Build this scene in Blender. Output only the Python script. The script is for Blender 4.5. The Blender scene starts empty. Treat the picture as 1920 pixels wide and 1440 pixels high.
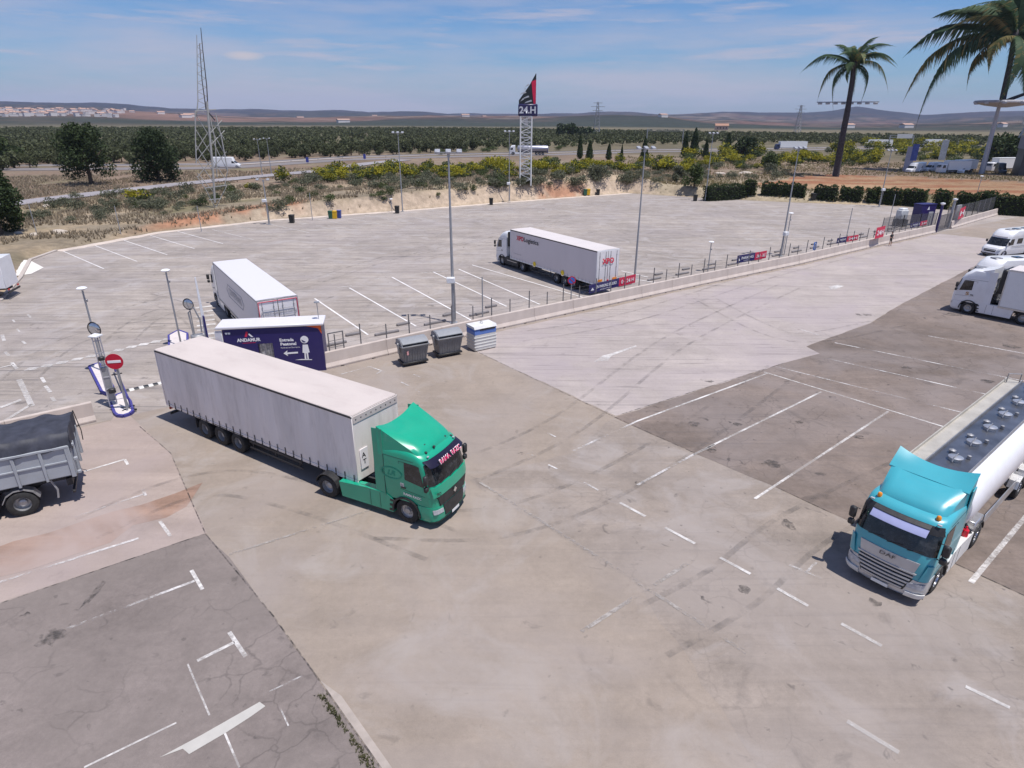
import bpy, bmesh, math, random
import numpy as np
from mathutils import Vector, Matrix, noise
R = math.radians
random.seed(7)
rng = np.random.default_rng(11)
scene = bpy.context.scene
col = scene.collection

# ------------------------------------------------------------ camera
CAM_H, PITCH, ROLL, FPX = 14.582, R(22.985), R(0.2885), 1178.6
_f = np.array([0, math.cos(PITCH), -math.sin(PITCH)])
_r = np.array([1.0, 0, 0])
_u = np.cross(_r, _f)
RV = math.cos(ROLL)*_r + math.sin(ROLL)*_u
UV = -math.sin(ROLL)*_r + math.cos(ROLL)*_u
cam_data = bpy.data.cameras.new('camera')
cam = bpy.data.objects.new('camera', cam_data)
col.objects.link(cam)
cam.matrix_world = Matrix(((RV[0], UV[0], -_f[0], 0), (RV[1], UV[1], -_f[1], 0),
                           (RV[2], UV[2], -_f[2], CAM_H), (0, 0, 0, 1)))
cam_data.sensor_width = 36
cam_data.lens = FPX/1920*36
cam_data.clip_end = 30000
cam_data.clip_start = 0.1
scene.camera = cam

# ------------------------------------------------------------ light
SUN_EL, SUN_AZ = R(72), math.atan2(-0.53, 0.85)      # azimuth of the sun as an angle in the xy plane
world = bpy.data.worlds.new("World")
scene.world = world
world.use_nodes = True
nt = world.node_tree
for n in list(nt.nodes):
    nt.nodes.remove(n)
out = nt.nodes.new('ShaderNodeOutputWorld')
bg = nt.nodes.new('ShaderNodeBackground')
sky = nt.nodes.new('ShaderNodeTexSky')
sky.sky_type = 'NISHITA'
sky.sun_disc = False
sky.sun_elevation = SUN_EL
sky.sun_rotation = R(90) - SUN_AZ
sky.air_density = 1.0
sky.dust_density = 0.6
sky.ozone_density = 1.6
SKY_STRENGTH = 0.07
bg.inputs['Strength'].default_value = SKY_STRENGTH
tc = nt.nodes.new('ShaderNodeTexCoord')
def nmap(sc, loc=(0, 0, 0), rot=(0, 0, 0)):
    m = nt.nodes.new('ShaderNodeMapping')
    m.inputs['Scale'].default_value = sc
    m.inputs['Location'].default_value = loc
    m.inputs['Rotation'].default_value = rot
    nt.links.new(tc.outputs['Generated'], m.inputs['Vector'])
    return m
def nnoise(m, scale, detail, rough, lo, hi):
    t = nt.nodes.new('ShaderNodeTexNoise')
    t.inputs['Scale'].default_value = scale
    t.inputs['Detail'].default_value = detail
    t.inputs['Roughness'].default_value = rough
    nt.links.new(m.outputs['Vector'], t.inputs['Vector'])
    r = nt.nodes.new('ShaderNodeMapRange')
    r.inputs['From Min'].default_value = lo
    r.inputs['From Max'].default_value = hi
    nt.links.new(t.outputs['Fac'], r.inputs['Value'])
    return r
veil = nnoise(nmap((1.1, 1.1, 9), (0.3, 0.1, 0.35), (0, R(3), 0)), 1.3, 6, .6, .47, .66)
wisp = nnoise(nmap((2.0, 2.0, 22), (1.3, 2.1, 0.0), (0, R(4), 0)), 1.7, 7, .62, .52, .66)
mx = nt.nodes.new('ShaderNodeMath'); mx.operation = 'MAXIMUM'
nt.links.new(veil.outputs[0], mx.inputs[0]); nt.links.new(wisp.outputs[0], mx.inputs[1])
ml = nt.nodes.new('ShaderNodeMath'); ml.operation = 'MULTIPLY'; ml.inputs[1].default_value = 0.72
nt.links.new(mx.outputs[0], ml.inputs[0])
mixc = nt.nodes.new('ShaderNodeMix'); mixc.data_type = 'RGBA'
nt.links.new(ml.outputs[0], mixc.inputs['Factor'])
tint = nt.nodes.new('ShaderNodeMix'); tint.data_type = 'RGBA'; tint.blend_type = 'MULTIPLY'
tint.inputs['Factor'].default_value = 1
tint.inputs['B'].default_value = (.74, 1.10, 1.60, 1)
nt.links.new(sky.outputs['Color'], tint.inputs['A'])
nt.links.new(tint.outputs['Result'], mixc.inputs['A'])
mixc.inputs['B'].default_value = (7.6, 7.3, 8.8, 1)
# the one small white cloud low on the left
def dotv(v, off):
    d = nt.nodes.new('ShaderNodeVectorMath'); d.operation = 'DOT_PRODUCT'; d.inputs[1].default_value = v
    nt.links.new(tc.outputs['Generated'], d.inputs[0])
    m = nt.nodes.new('ShaderNodeMath'); m.operation = 'MULTIPLY_ADD'; m.inputs[1].default_value = 1; m.inputs[2].default_value = off
    nt.links.new(d.outputs['Value'], m.inputs[0]); return m
CLD = np.array([-505/1178.6, 0, 613/1178.6]); 
_e = _f+_r*CLD[0]+_u*CLD[2]; _e = _e/np.linalg.norm(_e)
_h = np.cross(_e, np.array([0, 0, 1.0])); _h /= np.linalg.norm(_h); _v = np.cross(_h, _e)
hx = dotv(tuple(_h), 0); vx = dotv(tuple(_v), 0)
def sc_(n, k):
    a = nt.nodes.new('ShaderNodeMath'); a.operation = 'MULTIPLY'; a.inputs[1].default_value = 1/k; nt.links.new(n.outputs[0], a.inputs[0])
    b = nt.nodes.new('ShaderNodeMath'); b.operation = 'MULTIPLY'; nt.links.new(a.outputs[0], b.inputs[0]); nt.links.new(a.outputs[0], b.inputs[1]); return b
qa, qb = sc_(hx, .024), sc_(vx, .0055)
qs = nt.nodes.new('ShaderNodeMath'); qs.operation = 'ADD'; nt.links.new(qa.outputs[0], qs.inputs[0]); nt.links.new(qb.outputs[0], qs.inputs[1])
qr = nt.nodes.new('ShaderNodeMapRange'); qr.inputs['From Min'].default_value = .1; qr.inputs['From Max'].default_value = 1.35; qr.inputs['To Min'].default_value = .8; qr.inputs['To Max'].default_value = 0
nt.links.new(qs.outputs[0], qr.inputs['Value'])
front_ = dotv(tuple(_e), 0); fr_ = nt.nodes.new('ShaderNodeMath'); fr_.operation = 'GREATER_THAN'; fr_.inputs[1].default_value = 0; nt.links.new(front_.outputs[0], fr_.inputs[0])
qm = nt.nodes.new('ShaderNodeMath'); qm.operation = 'MULTIPLY'; nt.links.new(qr.outputs[0], qm.inputs[0]); nt.links.new(fr_.outputs[0], qm.inputs[1])
mixd = nt.nodes.new('ShaderNodeMix'); mixd.data_type = 'RGBA'; nt.links.new(qm.outputs[0], mixd.inputs['Factor'])
nt.links.new(mixc.outputs['Result'], mixd.inputs['A']); mixd.inputs['B'].default_value = (9.0, 8.2, 8.6, 1)
nt.links.new(mixd.outputs['Result'], bg.inputs['Color'])
nt.links.new(bg.outputs['Background'], out.inputs['Surface'])

sd = bpy.data.lights.new('sun', 'SUN')
sd.energy = 4.9
sd.angle = R(0.53)
sd.color = (1.0, 0.955, 0.90)
so = bpy.data.objects.new('sun', sd)
col.objects.link(so)
sdir = Vector((math.cos(SUN_EL)*math.cos(SUN_AZ), math.cos(SUN_EL)*math.sin(SUN_AZ), math.sin(SUN_EL)))
so.rotation_euler = sdir.to_track_quat('Z', 'Y').to_euler()
so.location = (0, 0, 60)
scene.view_settings.view_transform = 'Standard'
scene.view_settings.look = 'None'
scene.view_settings.gamma = 1
scene.view_settings.exposure = 0.0
scene.view_settings.use_curve_mapping = False
scene.render.engine = 'CYCLES'
scene.cycles.volume_bounces = 0
scene.cycles.max_bounces = 6
scene.cycles.transparent_max_bounces = 12

# ------------------------------------------------------------ survey helpers (photo pixel -> place on the ground)
def ray(px, py):
    d = _f + RV*(px-960)/FPX + UV*(720-py)/FPX
    return d/np.linalg.norm(d)
def G(px, py, z=0.0):
    d = ray(px, py)
    t = (CAM_H-z)/(-d[2])
    return (d[0]*t, d[1]*t)
def proj(P):
    d = np.array(P, float)-np.array([0, 0, CAM_H])
    z = d@_f
    return 960+FPX*(d@RV)/z, 720-FPX*(d@UV)/z

# ------------------------------------------------------------ materials
MATS = {}
def rgb(r, g, b):
    f = lambda c: (c/255/12.92) if c/255 <= .04045 else ((c/255+.055)/1.055)**2.4
    return (f(r), f(g), f(b))
def mat(name, color, rough=.6, metal=0.0, var=0.12, scale=3.0, dirt_or_sheen=0.0, dirt_or_sheen_col=(.10, .08, .06), spec=.5, coat=0.0,
        bump=0.0, bscale=30, stretch=None, alpha=1.0, emit=None, trans=0.0):
    if name in MATS:
        return MATS[name]
    m = bpy.data.materials.new(name); m.use_nodes = True
    t = m.node_tree; N = t.nodes; L = t.links
    b = N['Principled BSDF']
    b.inputs['Roughness'].default_value = rough
    b.inputs['Metallic'].default_value = metal
    b.inputs['Specular IOR Level'].default_value = spec
    b.inputs['Coat Weight'].default_value = coat
    if trans: b.inputs['Transmission Weight'].default_value = trans
    c = N.new('ShaderNodeTexCoord')
    mp = N.new('ShaderNodeMapping'); L.new(c.outputs['Object'], mp.inputs[0])
    if stretch: mp.inputs['Scale'].default_value = stretch
    n1 = N.new('ShaderNodeTexNoise'); n1.inputs['Scale'].default_value = scale; n1.inputs['Detail'].default_value = 6
    L.new(mp.outputs[0], n1.inputs['Vector'])
    mr = N.new('ShaderNodeMapRange'); mr.inputs['From Min'].default_value = .3; mr.inputs['From Max'].default_value = .7
    mr.inputs['To Min'].default_value = 1-var; mr.inputs['To Max'].default_value = 1+var
    L.new(n1.outputs['Fac'], mr.inputs['Value'])
    vm = N.new('ShaderNodeVectorMath'); vm.operation = 'SCALE'
    vm.inputs[0].default_value = color
    L.new(mr.outputs[0], vm.inputs['Scale'])
    last = vm.outputs[0]
    if dirt_or_sheen > 0:
        n2 = N.new('ShaderNodeTexNoise'); n2.inputs['Scale'].default_value = scale*1.7; n2.inputs['Detail'].default_value = 8
        n2.inputs['Roughness'].default_value = .7
        L.new(mp.outputs[0], n2.inputs['Vector'])
        r2 = N.new('ShaderNodeMapRange'); r2.inputs['From Min'].default_value = .5; r2.inputs['From Max'].default_value = .78
        r2.inputs['To Max'].default_value = dirt_or_sheen
        L.new(n2.outputs['Fac'], r2.inputs['Value'])
        x = N.new('ShaderNodeMix'); x.data_type = 'RGBA'
        L.new(r2.outputs[0], x.inputs['Factor']); L.new(last, x.inputs['A']); x.inputs['B'].default_value = (*dirt_or_sheen_col, 1)
        last = x.outputs['Result']
    L.new(last, b.inputs['Base Color'])
    if bump:
        nb = N.new('ShaderNodeTexNoise'); nb.inputs['Scale'].default_value = bscale; nb.inputs['Detail'].default_value = 5
        L.new(mp.outputs[0], nb.inputs['Vector'])
        bp = N.new('ShaderNodeBump'); bp.inputs['Strength'].default_value = bump; bp.inputs['Distance'].default_value = .02
        L.new(nb.outputs['Fac'], bp.inputs['Height']); L.new(bp.outputs[0], b.inputs['Normal'])
    MATS[name] = m
    return m
def foliage(name, c1, c2, scale=1.2, trans=.25):
    m = bpy.data.materials.new(name); m.use_nodes = True
    t = m.node_tree; N = t.nodes; L = t.links
    b = N['Principled BSDF']; b.inputs['Roughness'].default_value = .65; b.inputs['Specular IOR Level'].default_value = .25
    g = N.new('ShaderNodeNewGeometry')
    oi = N.new('ShaderNodeObjectInfo')
    n1 = N.new('ShaderNodeTexNoise'); n1.inputs['Scale'].default_value = scale; n1.inputs['Detail'].default_value = 4
    L.new(g.outputs['Position'], n1.inputs['Vector'])
    mr = N.new('ShaderNodeMapRange'); mr.inputs['From Min'].default_value = .3; mr.inputs['From Max'].default_value = .7
    L.new(n1.outputs['Fac'], mr.inputs['Value'])
    ad = N.new('ShaderNodeMath'); ad.operation = 'MULTIPLY_ADD'; ad.inputs[1].default_value = .45; 
    L.new(oi.outputs['Random'], ad.inputs[0])
    m2 = N.new('ShaderNodeMath'); m2.operation = 'MULTIPLY'; m2.inputs[1].default_value = .3
    L.new(g.outputs['Random Per Island'], m2.inputs[0]); 
    m3 = N.new('ShaderNodeMath'); m3.operation = 'MULTIPLY_ADD'; m3.inputs[1].default_value = .4
    L.new(mr.outputs[0], m3.inputs[0]); L.new(m2.outputs[0], m3.inputs[2]); L.new(m3.outputs[0], ad.inputs[2])
    x = N.new('ShaderNodeMix'); x.data_type = 'RGBA'
    L.new(ad.outputs[0], x.inputs['Factor']); x.inputs['A'].default_value = (*c1, 1); x.inputs['B'].default_value = (*c2, 1)
    L.new(x.outputs['Result'], b.inputs['Base Color'])
    tr = N.new('ShaderNodeBsdfTranslucent'); L.new(x.outputs['Result'], tr.inputs['Color'])
    ms = N.new('ShaderNodeMixShader'); ms.inputs[0].default_value = trans
    L.new(b.outputs[0], ms.inputs[1]); L.new(tr.outputs[0], ms.inputs[2])
    L.new(ms.outputs[0], N['Material Output'].inputs['Surface'])
    MATS[name] = m
    return m
def pavement(name, base, var=.10, streak=.10, stain=.0, crack=.0, ang=38, tintc=None, tint_amt=.0, rough=.85, tread=0.0, tint2=None, staincol=(.05, .045, .045)):
    m = bpy.data.materials.new(name); m.use_nodes = True
    t = m.node_tree; N = t.nodes; L = t.links
    b = N['Principled BSDF']; b.inputs['Roughness'].default_value = rough; b.inputs['Specular IOR Level'].default_value = .25
    c = N.new('ShaderNodeTexCoord')
    def noi(scale, detail, rg, sc=(1, 1, 1), rot=0, lo=.3, hi=.7, tmin=0, tmax=1, dist=0, loc=(0, 0, 0)):
        mp = N.new('ShaderNodeMapping'); mp.inputs['Scale'].default_value = sc; mp.inputs['Rotation'].default_value = (0, 0, rot)
        mp.inputs['Location'].default_value = loc
        mp.vector_type = 'POINT'
        L.new(c.outputs['Object'], mp.inputs[0])
        n = N.new('ShaderNodeTexNoise'); n.inputs['Scale'].default_value = scale; n.inputs['Detail'].default_value = detail
        n.inputs['Roughness'].default_value = rg; n.inputs['Distortion'].default_value = dist
        L.new(mp.outputs[0], n.inputs['Vector'])
        r = N.new('ShaderNodeMapRange'); r.inputs['From Min'].default_value = lo; r.inputs['From Max'].default_value = hi
        r.inputs['To Min'].default_value = tmin; r.inputs['To Max'].default_value = tmax
        L.new(n.outputs['Fac'], r.inputs['Value'])
        return r.outputs[0]
    def mul(a, b_):
        k = N.new('ShaderNodeMath'); k.operation = 'MULTIPLY'
        L.new(a, k.inputs[0])
        if isinstance(b_, float): k.inputs[1].default_value = b_
        else: L.new(b_, k.inputs[1])
        return k.outputs[0]
    a = noi(.09, 5, .6, lo=.36, hi=.64, tmin=1-var*1.2, tmax=1+var*1.1, dist=.6)
    a = mul(a, noi(.6, 7, .68, lo=.36, hi=.64, tmin=1-var*1.1, tmax=1+var*.9, dist=.5))
    a = mul(a, noi(5, 6, .7, lo=.35, hi=.65, tmin=1-var*.7, tmax=1+var*.6))
    a = mul(a, noi(38, 4, .75, lo=.35, hi=.65, tmin=.90, tmax=1.08))
    if streak:
        a = mul(a, noi(.55, 6, .6, sc=(.09, 1.3, 1), rot=-R(ang), lo=.38, hi=.63, tmin=1-streak, tmax=1+streak*.6, dist=.4))
        a = mul(a, noi(1.0, 5, .6, sc=(.10, 2.2, 1), rot=-R(ang-24), lo=.35, hi=.68, tmin=1-streak*.6, tmax=1+streak*.4, dist=.5))
    vm = N.new('ShaderNodeVectorMath'); vm.operation = 'SCALE'; vm.inputs[0].default_value = base
    L.new(a, vm.inputs['Scale']); last = vm.outputs[0]
    def mixin(fac, colr):
        nonlocal last
        x = N.new('ShaderNodeMix'); x.data_type = 'RGBA'
        L.new(fac, x.inputs['Factor']); L.new(last, x.inputs['A']); x.inputs['B'].default_value = (*colr, 1)
        last = x.outputs['Result']
    if tint2: mixin(noi(.22, 6, .65, lo=.50, hi=.68, tmax=.7, dist=1.4, loc=(8, 1, 0)), tint2)
    if tintc:
        mixin(noi(.13, 4, .6, lo=.42, hi=.66, tmax=tint_amt, dist=.8, loc=(3, 7, 0)), tintc)
    if stain:
        mixin(noi(.42, 6, .62, lo=.60, hi=.72, tmax=stain*.6, dist=1.2, loc=(11, 3, 0)), staincol)
        mixin(noi(1.3, 5, .6, lo=.64, hi=.71, tmax=stain, dist=.8, loc=(5, 9, 0)), staincol)
        mixin(noi(3.2, 3, .5, lo=.70, hi=.74, tmax=stain, loc=(1, 2, 0)), staincol)
    if tread:
        mixin(noi(2.4, 3, .5, sc=(.05, 1.7, 1), rot=-R(ang+8), lo=.60, hi=.70, tmax=tread, dist=1.1, loc=(7, 2, 0)), (.11, .10, .105))
        mixin(noi(2.0, 3, .5, sc=(.045, 1.5, 1), rot=-R(ang-50), lo=.61, hi=.70, tmax=tread, dist=1.6, loc=(2, 8, 0)), (.11, .10, .105))
    if crack:
        mp = N.new('ShaderNodeMapping'); L.new(c.outputs['Object'], mp.inputs[0])
        nn = N.new('ShaderNodeTexNoise'); nn.inputs['Scale'].default_value = 1.2; nn.inputs['Detail'].default_value = 5
        L.new(mp.outputs[0], nn.inputs['Vector'])
        ad = N.new('ShaderNodeVectorMath'); ad.operation = 'MULTIPLY_ADD'; ad.inputs[1].default_value = (.9, .9, .9)
        L.new(nn.outputs['Color'], ad.inputs[0]); L.new(mp.outputs[0], ad.inputs[2])
        v = N.new('ShaderNodeTexVoronoi'); v.feature = 'DISTANCE_TO_EDGE'; v.inputs['Scale'].default_value = .85
        L.new(ad.outputs[0], v.inputs['Vector'])
        r = N.new('ShaderNodeMapRange'); r.inputs['From Min'].default_value = 0; r.inputs['From Max'].default_value = .035
        r.inputs['To Min'].default_value = crack; r.inputs['To Max'].default_value = 0
        L.new(v.outputs['Distance'], r.inputs['Value'])
        mixin(mul(r.outputs[0], noi(.25, 3, .5, lo=.45, hi=.62)), (.04, .035, .035))
    L.new(last, b.inputs['Base Color'])
    nb = N.new('ShaderNodeTexNoise'); nb.inputs['Scale'].default_value = 45; nb.inputs['Detail'].default_value = 4
    L.new(c.outputs['Object'], nb.inputs['Vector'])
    bp = N.new('ShaderNodeBump'); bp.inputs['Strength'].default_value = .25; bp.inputs['Distance'].default_value = .01
    L.new(nb.outputs['Fac'], bp.inputs['Height']); L.new(bp.outputs[0], b.inputs['Normal'])
    MATS[name] = m
    return m
def worn_paint(name, color, wear=.45):
    m = bpy.data.materials.new(name); m.use_nodes = True
    t = m.node_tree; N = t.nodes; L = t.links
    b = N['Principled BSDF']; b.inputs['Roughness'].default_value = .7; b.inputs['Base Color'].default_value = (*color, 1)
    c = N.new('ShaderNodeTexCoord')
    n = N.new('ShaderNodeTexNoise'); n.inputs['Scale'].default_value = 5; n.inputs['Detail'].default_value = 8; n.inputs['Roughness'].default_value = .75
    L.new(c.outputs['Object'], n.inputs['Vector'])
    n2 = N.new('ShaderNodeTexNoise'); n2.inputs['Scale'].default_value = .5; n2.inputs['Detail'].default_value = 2
    L.new(c.outputs['Object'], n2.inputs['Vector'])
    ad = N.new('ShaderNodeMath'); ad.operation = 'ADD'; L.new(n.outputs['Fac'], ad.inputs[0]); L.new(n2.outputs['Fac'], ad.inputs[1])
    r = N.new('ShaderNodeMapRange'); r.inputs['From Min'].default_value = .80+.0; r.inputs['From Max'].default_value = 1.12
    r.inputs['To Min'].default_value = 1.0; r.inputs['To Max'].default_value = 1-wear*1.5
    L.new(ad.outputs[0], r.inputs['Value'])
    tr = N.new('ShaderNodeBsdfTransparent'); ms = N.new('ShaderNodeMixShader')
    L.new(r.outputs[0], ms.inputs[0]); L.new(tr.outputs[0], ms.inputs[1]); L.new(b.outputs[0], ms.inputs[2])
    L.new(ms.outputs[0], N['Material Output'].inputs['Surface'])
    MATS[name] = m
    return m

def film(name, color, amt, scale=2.5):
    m = bpy.data.materials.new(name); m.use_nodes = True
    t = m.node_tree; N = t.nodes; L = t.links
    b = N['Principled BSDF']; b.inputs['Roughness'].default_value = .8; b.inputs['Base Color'].default_value = (*color, 1)
    c = N.new('ShaderNodeTexCoord')
    n = N.new('ShaderNodeTexNoise'); n.inputs['Scale'].default_value = scale; n.inputs['Detail'].default_value = 7; n.inputs['Roughness'].default_value = .7
    L.new(c.outputs['Object'], n.inputs['Vector'])
    r = N.new('ShaderNodeMapRange'); r.inputs['From Min'].default_value = .42; r.inputs['From Max'].default_value = .66; r.inputs['To Max'].default_value = amt
    L.new(n.outputs['Fac'], r.inputs['Value'])
    tr = N.new('ShaderNodeBsdfTransparent'); ms = N.new('ShaderNodeMixShader')
    L.new(r.outputs[0], ms.inputs[0]); L.new(tr.outputs[0], ms.inputs[1]); L.new(b.outputs[0], ms.inputs[2]); L.new(ms.outputs[0], N['Material Output'].inputs['Surface'])
    MATS[name] = m
    return m
# ------------------------------------------------------------ object helpers
def tag(o, label=None, cat=None, group=None, kind=None):
    if label: o['label'] = label
    if cat: o['category'] = cat
    if group: o['group'] = group
    if kind: o['kind'] = kind
    return o
def empty(name, loc, rz=0.0, label=None, cat=None, group=None):
    o = bpy.data.objects.new(name, None); col.objects.link(o)
    o.empty_display_size = .3
    o.location = (loc[0], loc[1], loc[2] if len(loc) > 2 else 0); o.rotation_euler = (0, 0, rz)
    return tag(o, label, cat, group)
def copy_tree(o, parent=None):
    c = o.copy(); col.objects.link(c); c.parent = parent
    for ch in list(o.children):
        copy_tree(ch, c)
    return c
class MB:
    def __init__(s): s.v = []; s.f = []; s.m = []
    def add(s, vs, fs, mi=0):
        o = len(s.v); s.v += [tuple(p) for p in vs]; s.f += [tuple(i+o for i in f) for f in fs]; s.m += [mi]*len(fs)
        return s
    def box(s, c, size, mi=0, bev=0.0, rz=0.0, M=None):
        hx, hy, hz = size[0]/2, size[1]/2, size[2]/2
        b = min(bev, hx*.9, hy*.9, hz*.9)
        vs = []; fs = []
        if b <= 0:
            vs = [(x, y, z) for x in (-hx, hx) for y in (-hy, hy) for z in (-hz, hz)]
            fs = [(0, 1, 3, 2), (4, 6, 7, 5), (0, 4, 5, 1), (2, 3, 7, 6), (0, 2, 6, 4), (1, 5, 7, 3)]
        else:
            idx = {}
            for sx in (-1, 1):
                for sy in (-1, 1):
                    for sz in (-1, 1):
                        for a in range(3):
                            p = [sx*(hx-b), sy*(hy-b), sz*(hz-b)]
                            p[a] = (sx*hx, sy*hy, sz*hz)[a]
                            idx[(sx, sy, sz, a)] = len(vs); vs.append(tuple(p))
            def q(*k): fs.append(tuple(idx[i] for i in k))
            for sg in (-1, 1):
                q((sg, -1, -1, 0), (sg, 1, -1, 0), (sg, 1, 1, 0), (sg, -1, 1, 0))
                q((-1, sg, -1, 1), (1, sg, -1, 1), (1, sg, 1, 1), (-1, sg, 1, 1))
                q((-1, -1, sg, 2), (1, -1, sg, 2), (1, 1, sg, 2), (-1, 1, sg, 2))
            for a in (-1, 1):
                for c_ in (-1, 1):
                    q((a, c_, -1, 0), (a, c_, 1, 0), (a, c_, 1, 1), (a, c_, -1, 1))
                    q((a, -1, c_, 0), (a, 1, c_, 0), (a, 1, c_, 2), (a, -1, c_, 2))
                    q((-1, a, c_, 1), (1, a, c_, 1), (1, a, c_, 2), (-1, a, c_, 2))
                    for d in (-1, 1):
                        q((a, c_, d, 0), (a, c_, d, 1), (a, c_, d, 2))
        cs, sn = math.cos(rz), math.sin(rz)
        if M is not None:
            vs = [tuple(M @ Vector(p)) for p in vs]
        vs = [(c[0]+p[0]*cs-p[1]*sn, c[1]+p[0]*sn+p[1]*cs, c[2]+p[2]) for p in vs]
        return s.add(vs, fs, mi)
    def cyl(s, p0, p1, r0, r1=None, n=12, mi=0, caps=True):
        r1 = r0 if r1 is None else r1
        p0 = Vector(p0); p1 = Vector(p1); d = (p1-p0).normalized()
        a = d.orthogonal().normalized(); b = d.cross(a)
        vs = []
        for p, r in ((p0, r0), (p1, r1)):
            for i in range(n):
                t = 2*math.pi*i/n
                vs.append(p+(a*math.cos(t)+b*math.sin(t))*r)
        fs = [(i, (i+1) % n, n+(i+1) % n, n+i) for i in range(n)]
        if caps: fs += [tuple(range(n-1, -1, -1)), tuple(range(n, 2*n))]
        return s.add(vs, fs, mi)
    def tube(s, pts, r, n=8, mi=0):
        pts = [Vector(p) for p in pts]
        vs = []; fs = []
        rr = r if isinstance(r, (list, tuple)) else [r]*len(pts)
        prev = None
        for k, p in enumerate(pts):
            d = (pts[min(k+1, len(pts)-1)]-pts[max(k-1, 0)]).normalized()
            a = d.orthogonal().normalized() if prev is None else (prev-d*prev.dot(d)).normalized()
            prev = a; b = d.cross(a)
            for i in range(n):
                t = 2*math.pi*i/n
                vs.append(p+(a*math.cos(t)+b*math.sin(t))*rr[k])
        for k in range(len(pts)-1):
            for i in range(n):
                fs.append((k*n+i, k*n+(i+1) % n, (k+1)*n+(i+1) % n, (k+1)*n+i))
        fs += [tuple(range(n-1, -1, -1)), tuple(range((len(pts)-1)*n, len(pts)*n))]
        return s.add(vs, fs, mi)
    def lathe(s, prof, o=(0, 0, 0), ax='z', n=20, mi=0, caps=True):
        vs = []; fs = []
        for r, h in prof:
            for i in range(n):
                t = 2*math.pi*i/n; c, q = math.cos(t)*r, math.sin(t)*r
                vs.append({'z': (o[0]+c, o[1]+q, o[2]+h), 'y': (o[0]+c, o[1]+h, o[2]+q), 'x': (o[0]+h, o[1]+c, o[2]+q)}[ax])
        for k in range(len(prof)-1):
            for i in range(n):
                fs.append((k*n+i, k*n+(i+1) % n, (k+1)*n+(i+1) % n, (k+1)*n+i))
        if caps: fs += [tuple(range(n-1, -1, -1)), tuple(range((len(prof)-1)*n, len(prof)*n))]
        return s.add(vs, fs, mi)
    def prism(s, poly, z0, z1, mi=0, plane='xy'):
        n = len(poly)
        def P(a, b, c): return {'xy': (a, b, c), 'xz': (a, c, b), 'yz': (c, a, b)}[plane]
        vs = [P(a, b, z0) for a, b in poly]+[P(a, b, z1) for a, b in poly]
        fs = [tuple(range(n-1, -1, -1)), tuple(range(n, 2*n))]+[(i, (i+1) % n, n+(i+1) % n, n+i) for i in range(n)]
        return s.add(vs, fs, mi)
    def sheet(s, fn, nu, nv, thick=None, mi=0):
        """grid surface fn(u,v)->point; with thick, closed shell pushed along vector thick"""
        A = [fn(i/nu, j/nv) for i in range(nu+1) for j in range(nv+1)]
        w = nv+1
        fs = [(i*w+j, (i+1)*w+j, (i+1)*w+j+1, i*w+j+1) for i in range(nu) for j in range(nv)]
        if thick is None: return s.add(A, fs, mi)
        t = Vector(thick); B = [tuple(Vector(p)+t) for p in A]; k = len(A)
        fs2 = [tuple(x+k for x in reversed(f)) for f in fs]
        rim = []
        for i in range(nu):
            rim.append((i*w, (i+1)*w, (i+1)*w+k, i*w+k)); rim.append((i*w+nv, i*w+nv+k, (i+1)*w+nv+k, (i+1)*w+nv))
        for j in range(nv):
            rim.append((j, j+k, j+1+k, j+1)); rim.append((nu*w+j, nu*w+j+1, nu*w+j+1+k, nu*w+j+k))
        return s.add(A+B, fs+fs2+rim, mi)
    def mesh(s, name, mats, smooth=40, M=None):
        me = bpy.data.meshes.new(name)
        vs = s.v if M is None else [tuple(M @ Vector(p)) for p in s.v]
        me.from_pydata(vs, [], s.f)
        for m in (mats if isinstance(mats, (list, tuple)) else [mats]): me.materials.append(m)
        if len(set(s.m)) > 1: me.polygons.foreach_set('material_index', s.m)
        bm = bmesh.new(); bm.from_mesh(me); bmesh.ops.recalc_face_normals(bm, faces=bm.faces); bm.to_mesh(me); bm.free()
        if smooth:
            me.polygons.foreach_set('use_smooth', [True]*len(me.polygons)); me.set_sharp_from_angle(angle=R(smooth))
        me.update()
        return me
    def build(s, name, mats, parent=None, smooth=40, M=None, loc=None):
        o = bpy.data.objects.new(name, s.mesh(name, mats, smooth, M)); col.objects.link(o)
        if parent is not None: o.parent = parent
        if loc is not None: o.location = loc
        return o
def link(name, me, parent=None, loc=(0, 0, 0), rz=0.0, M=None):
    o = bpy.data.objects.new(name, me); col.objects.link(o); o.parent = parent
    if M is not None: o.matrix_local = M
    else: o.location = loc; o.rotation_euler = (0, 0, rz)
    return o
def text(s, name, m, origin, right, up, height, width=None, depth=.004, parent=None, bold=0.0, M=None, centre=False, shear=0.0):
    c = bpy.data.curves.new('lettering', 'FONT'); c.body = s; c.size = 1; c.extrude = 0; c.offset = bold; c.resolution_u = 3; c.shear = shear
    to = bpy.data.objects.new('lettering', c); col.objects.link(to)
    bpy.context.view_layer.update()
    dg = bpy.context.evaluated_depsgraph_get()
    me = bpy.data.meshes.new_from_object(to.evaluated_get(dg))
    bpy.data.objects.remove(to)
    co = np.empty(len(me.vertices)*3); me.vertices.foreach_get('co', co); co = co.reshape(-1, 3)
    mn, mxx = co.min(0), co.max(0)
    r = Vector(right).normalized(); u = Vector(up).normalized(); n = r.cross(u)
    sy = height/max(1e-6, (mxx[1]-mn[1])); sx = sy if width is None else width/(mxx[0]-mn[0])
    for v in me.vertices:
        x = (v.co.x-mn[0])*sx; y = (v.co.y-mn[1])*sy
        if centre: x -= (mxx[0]-mn[0])*sx/2
        p = Vector(origin)+r*x+u*y+n*depth
        v.co = p if M is None else M @ p
    me.materials.clear(); me.materials.append(m)
    o = bpy.data.objects.new(name, me); col.objects.link(o); o.parent = parent
    return o

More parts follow.
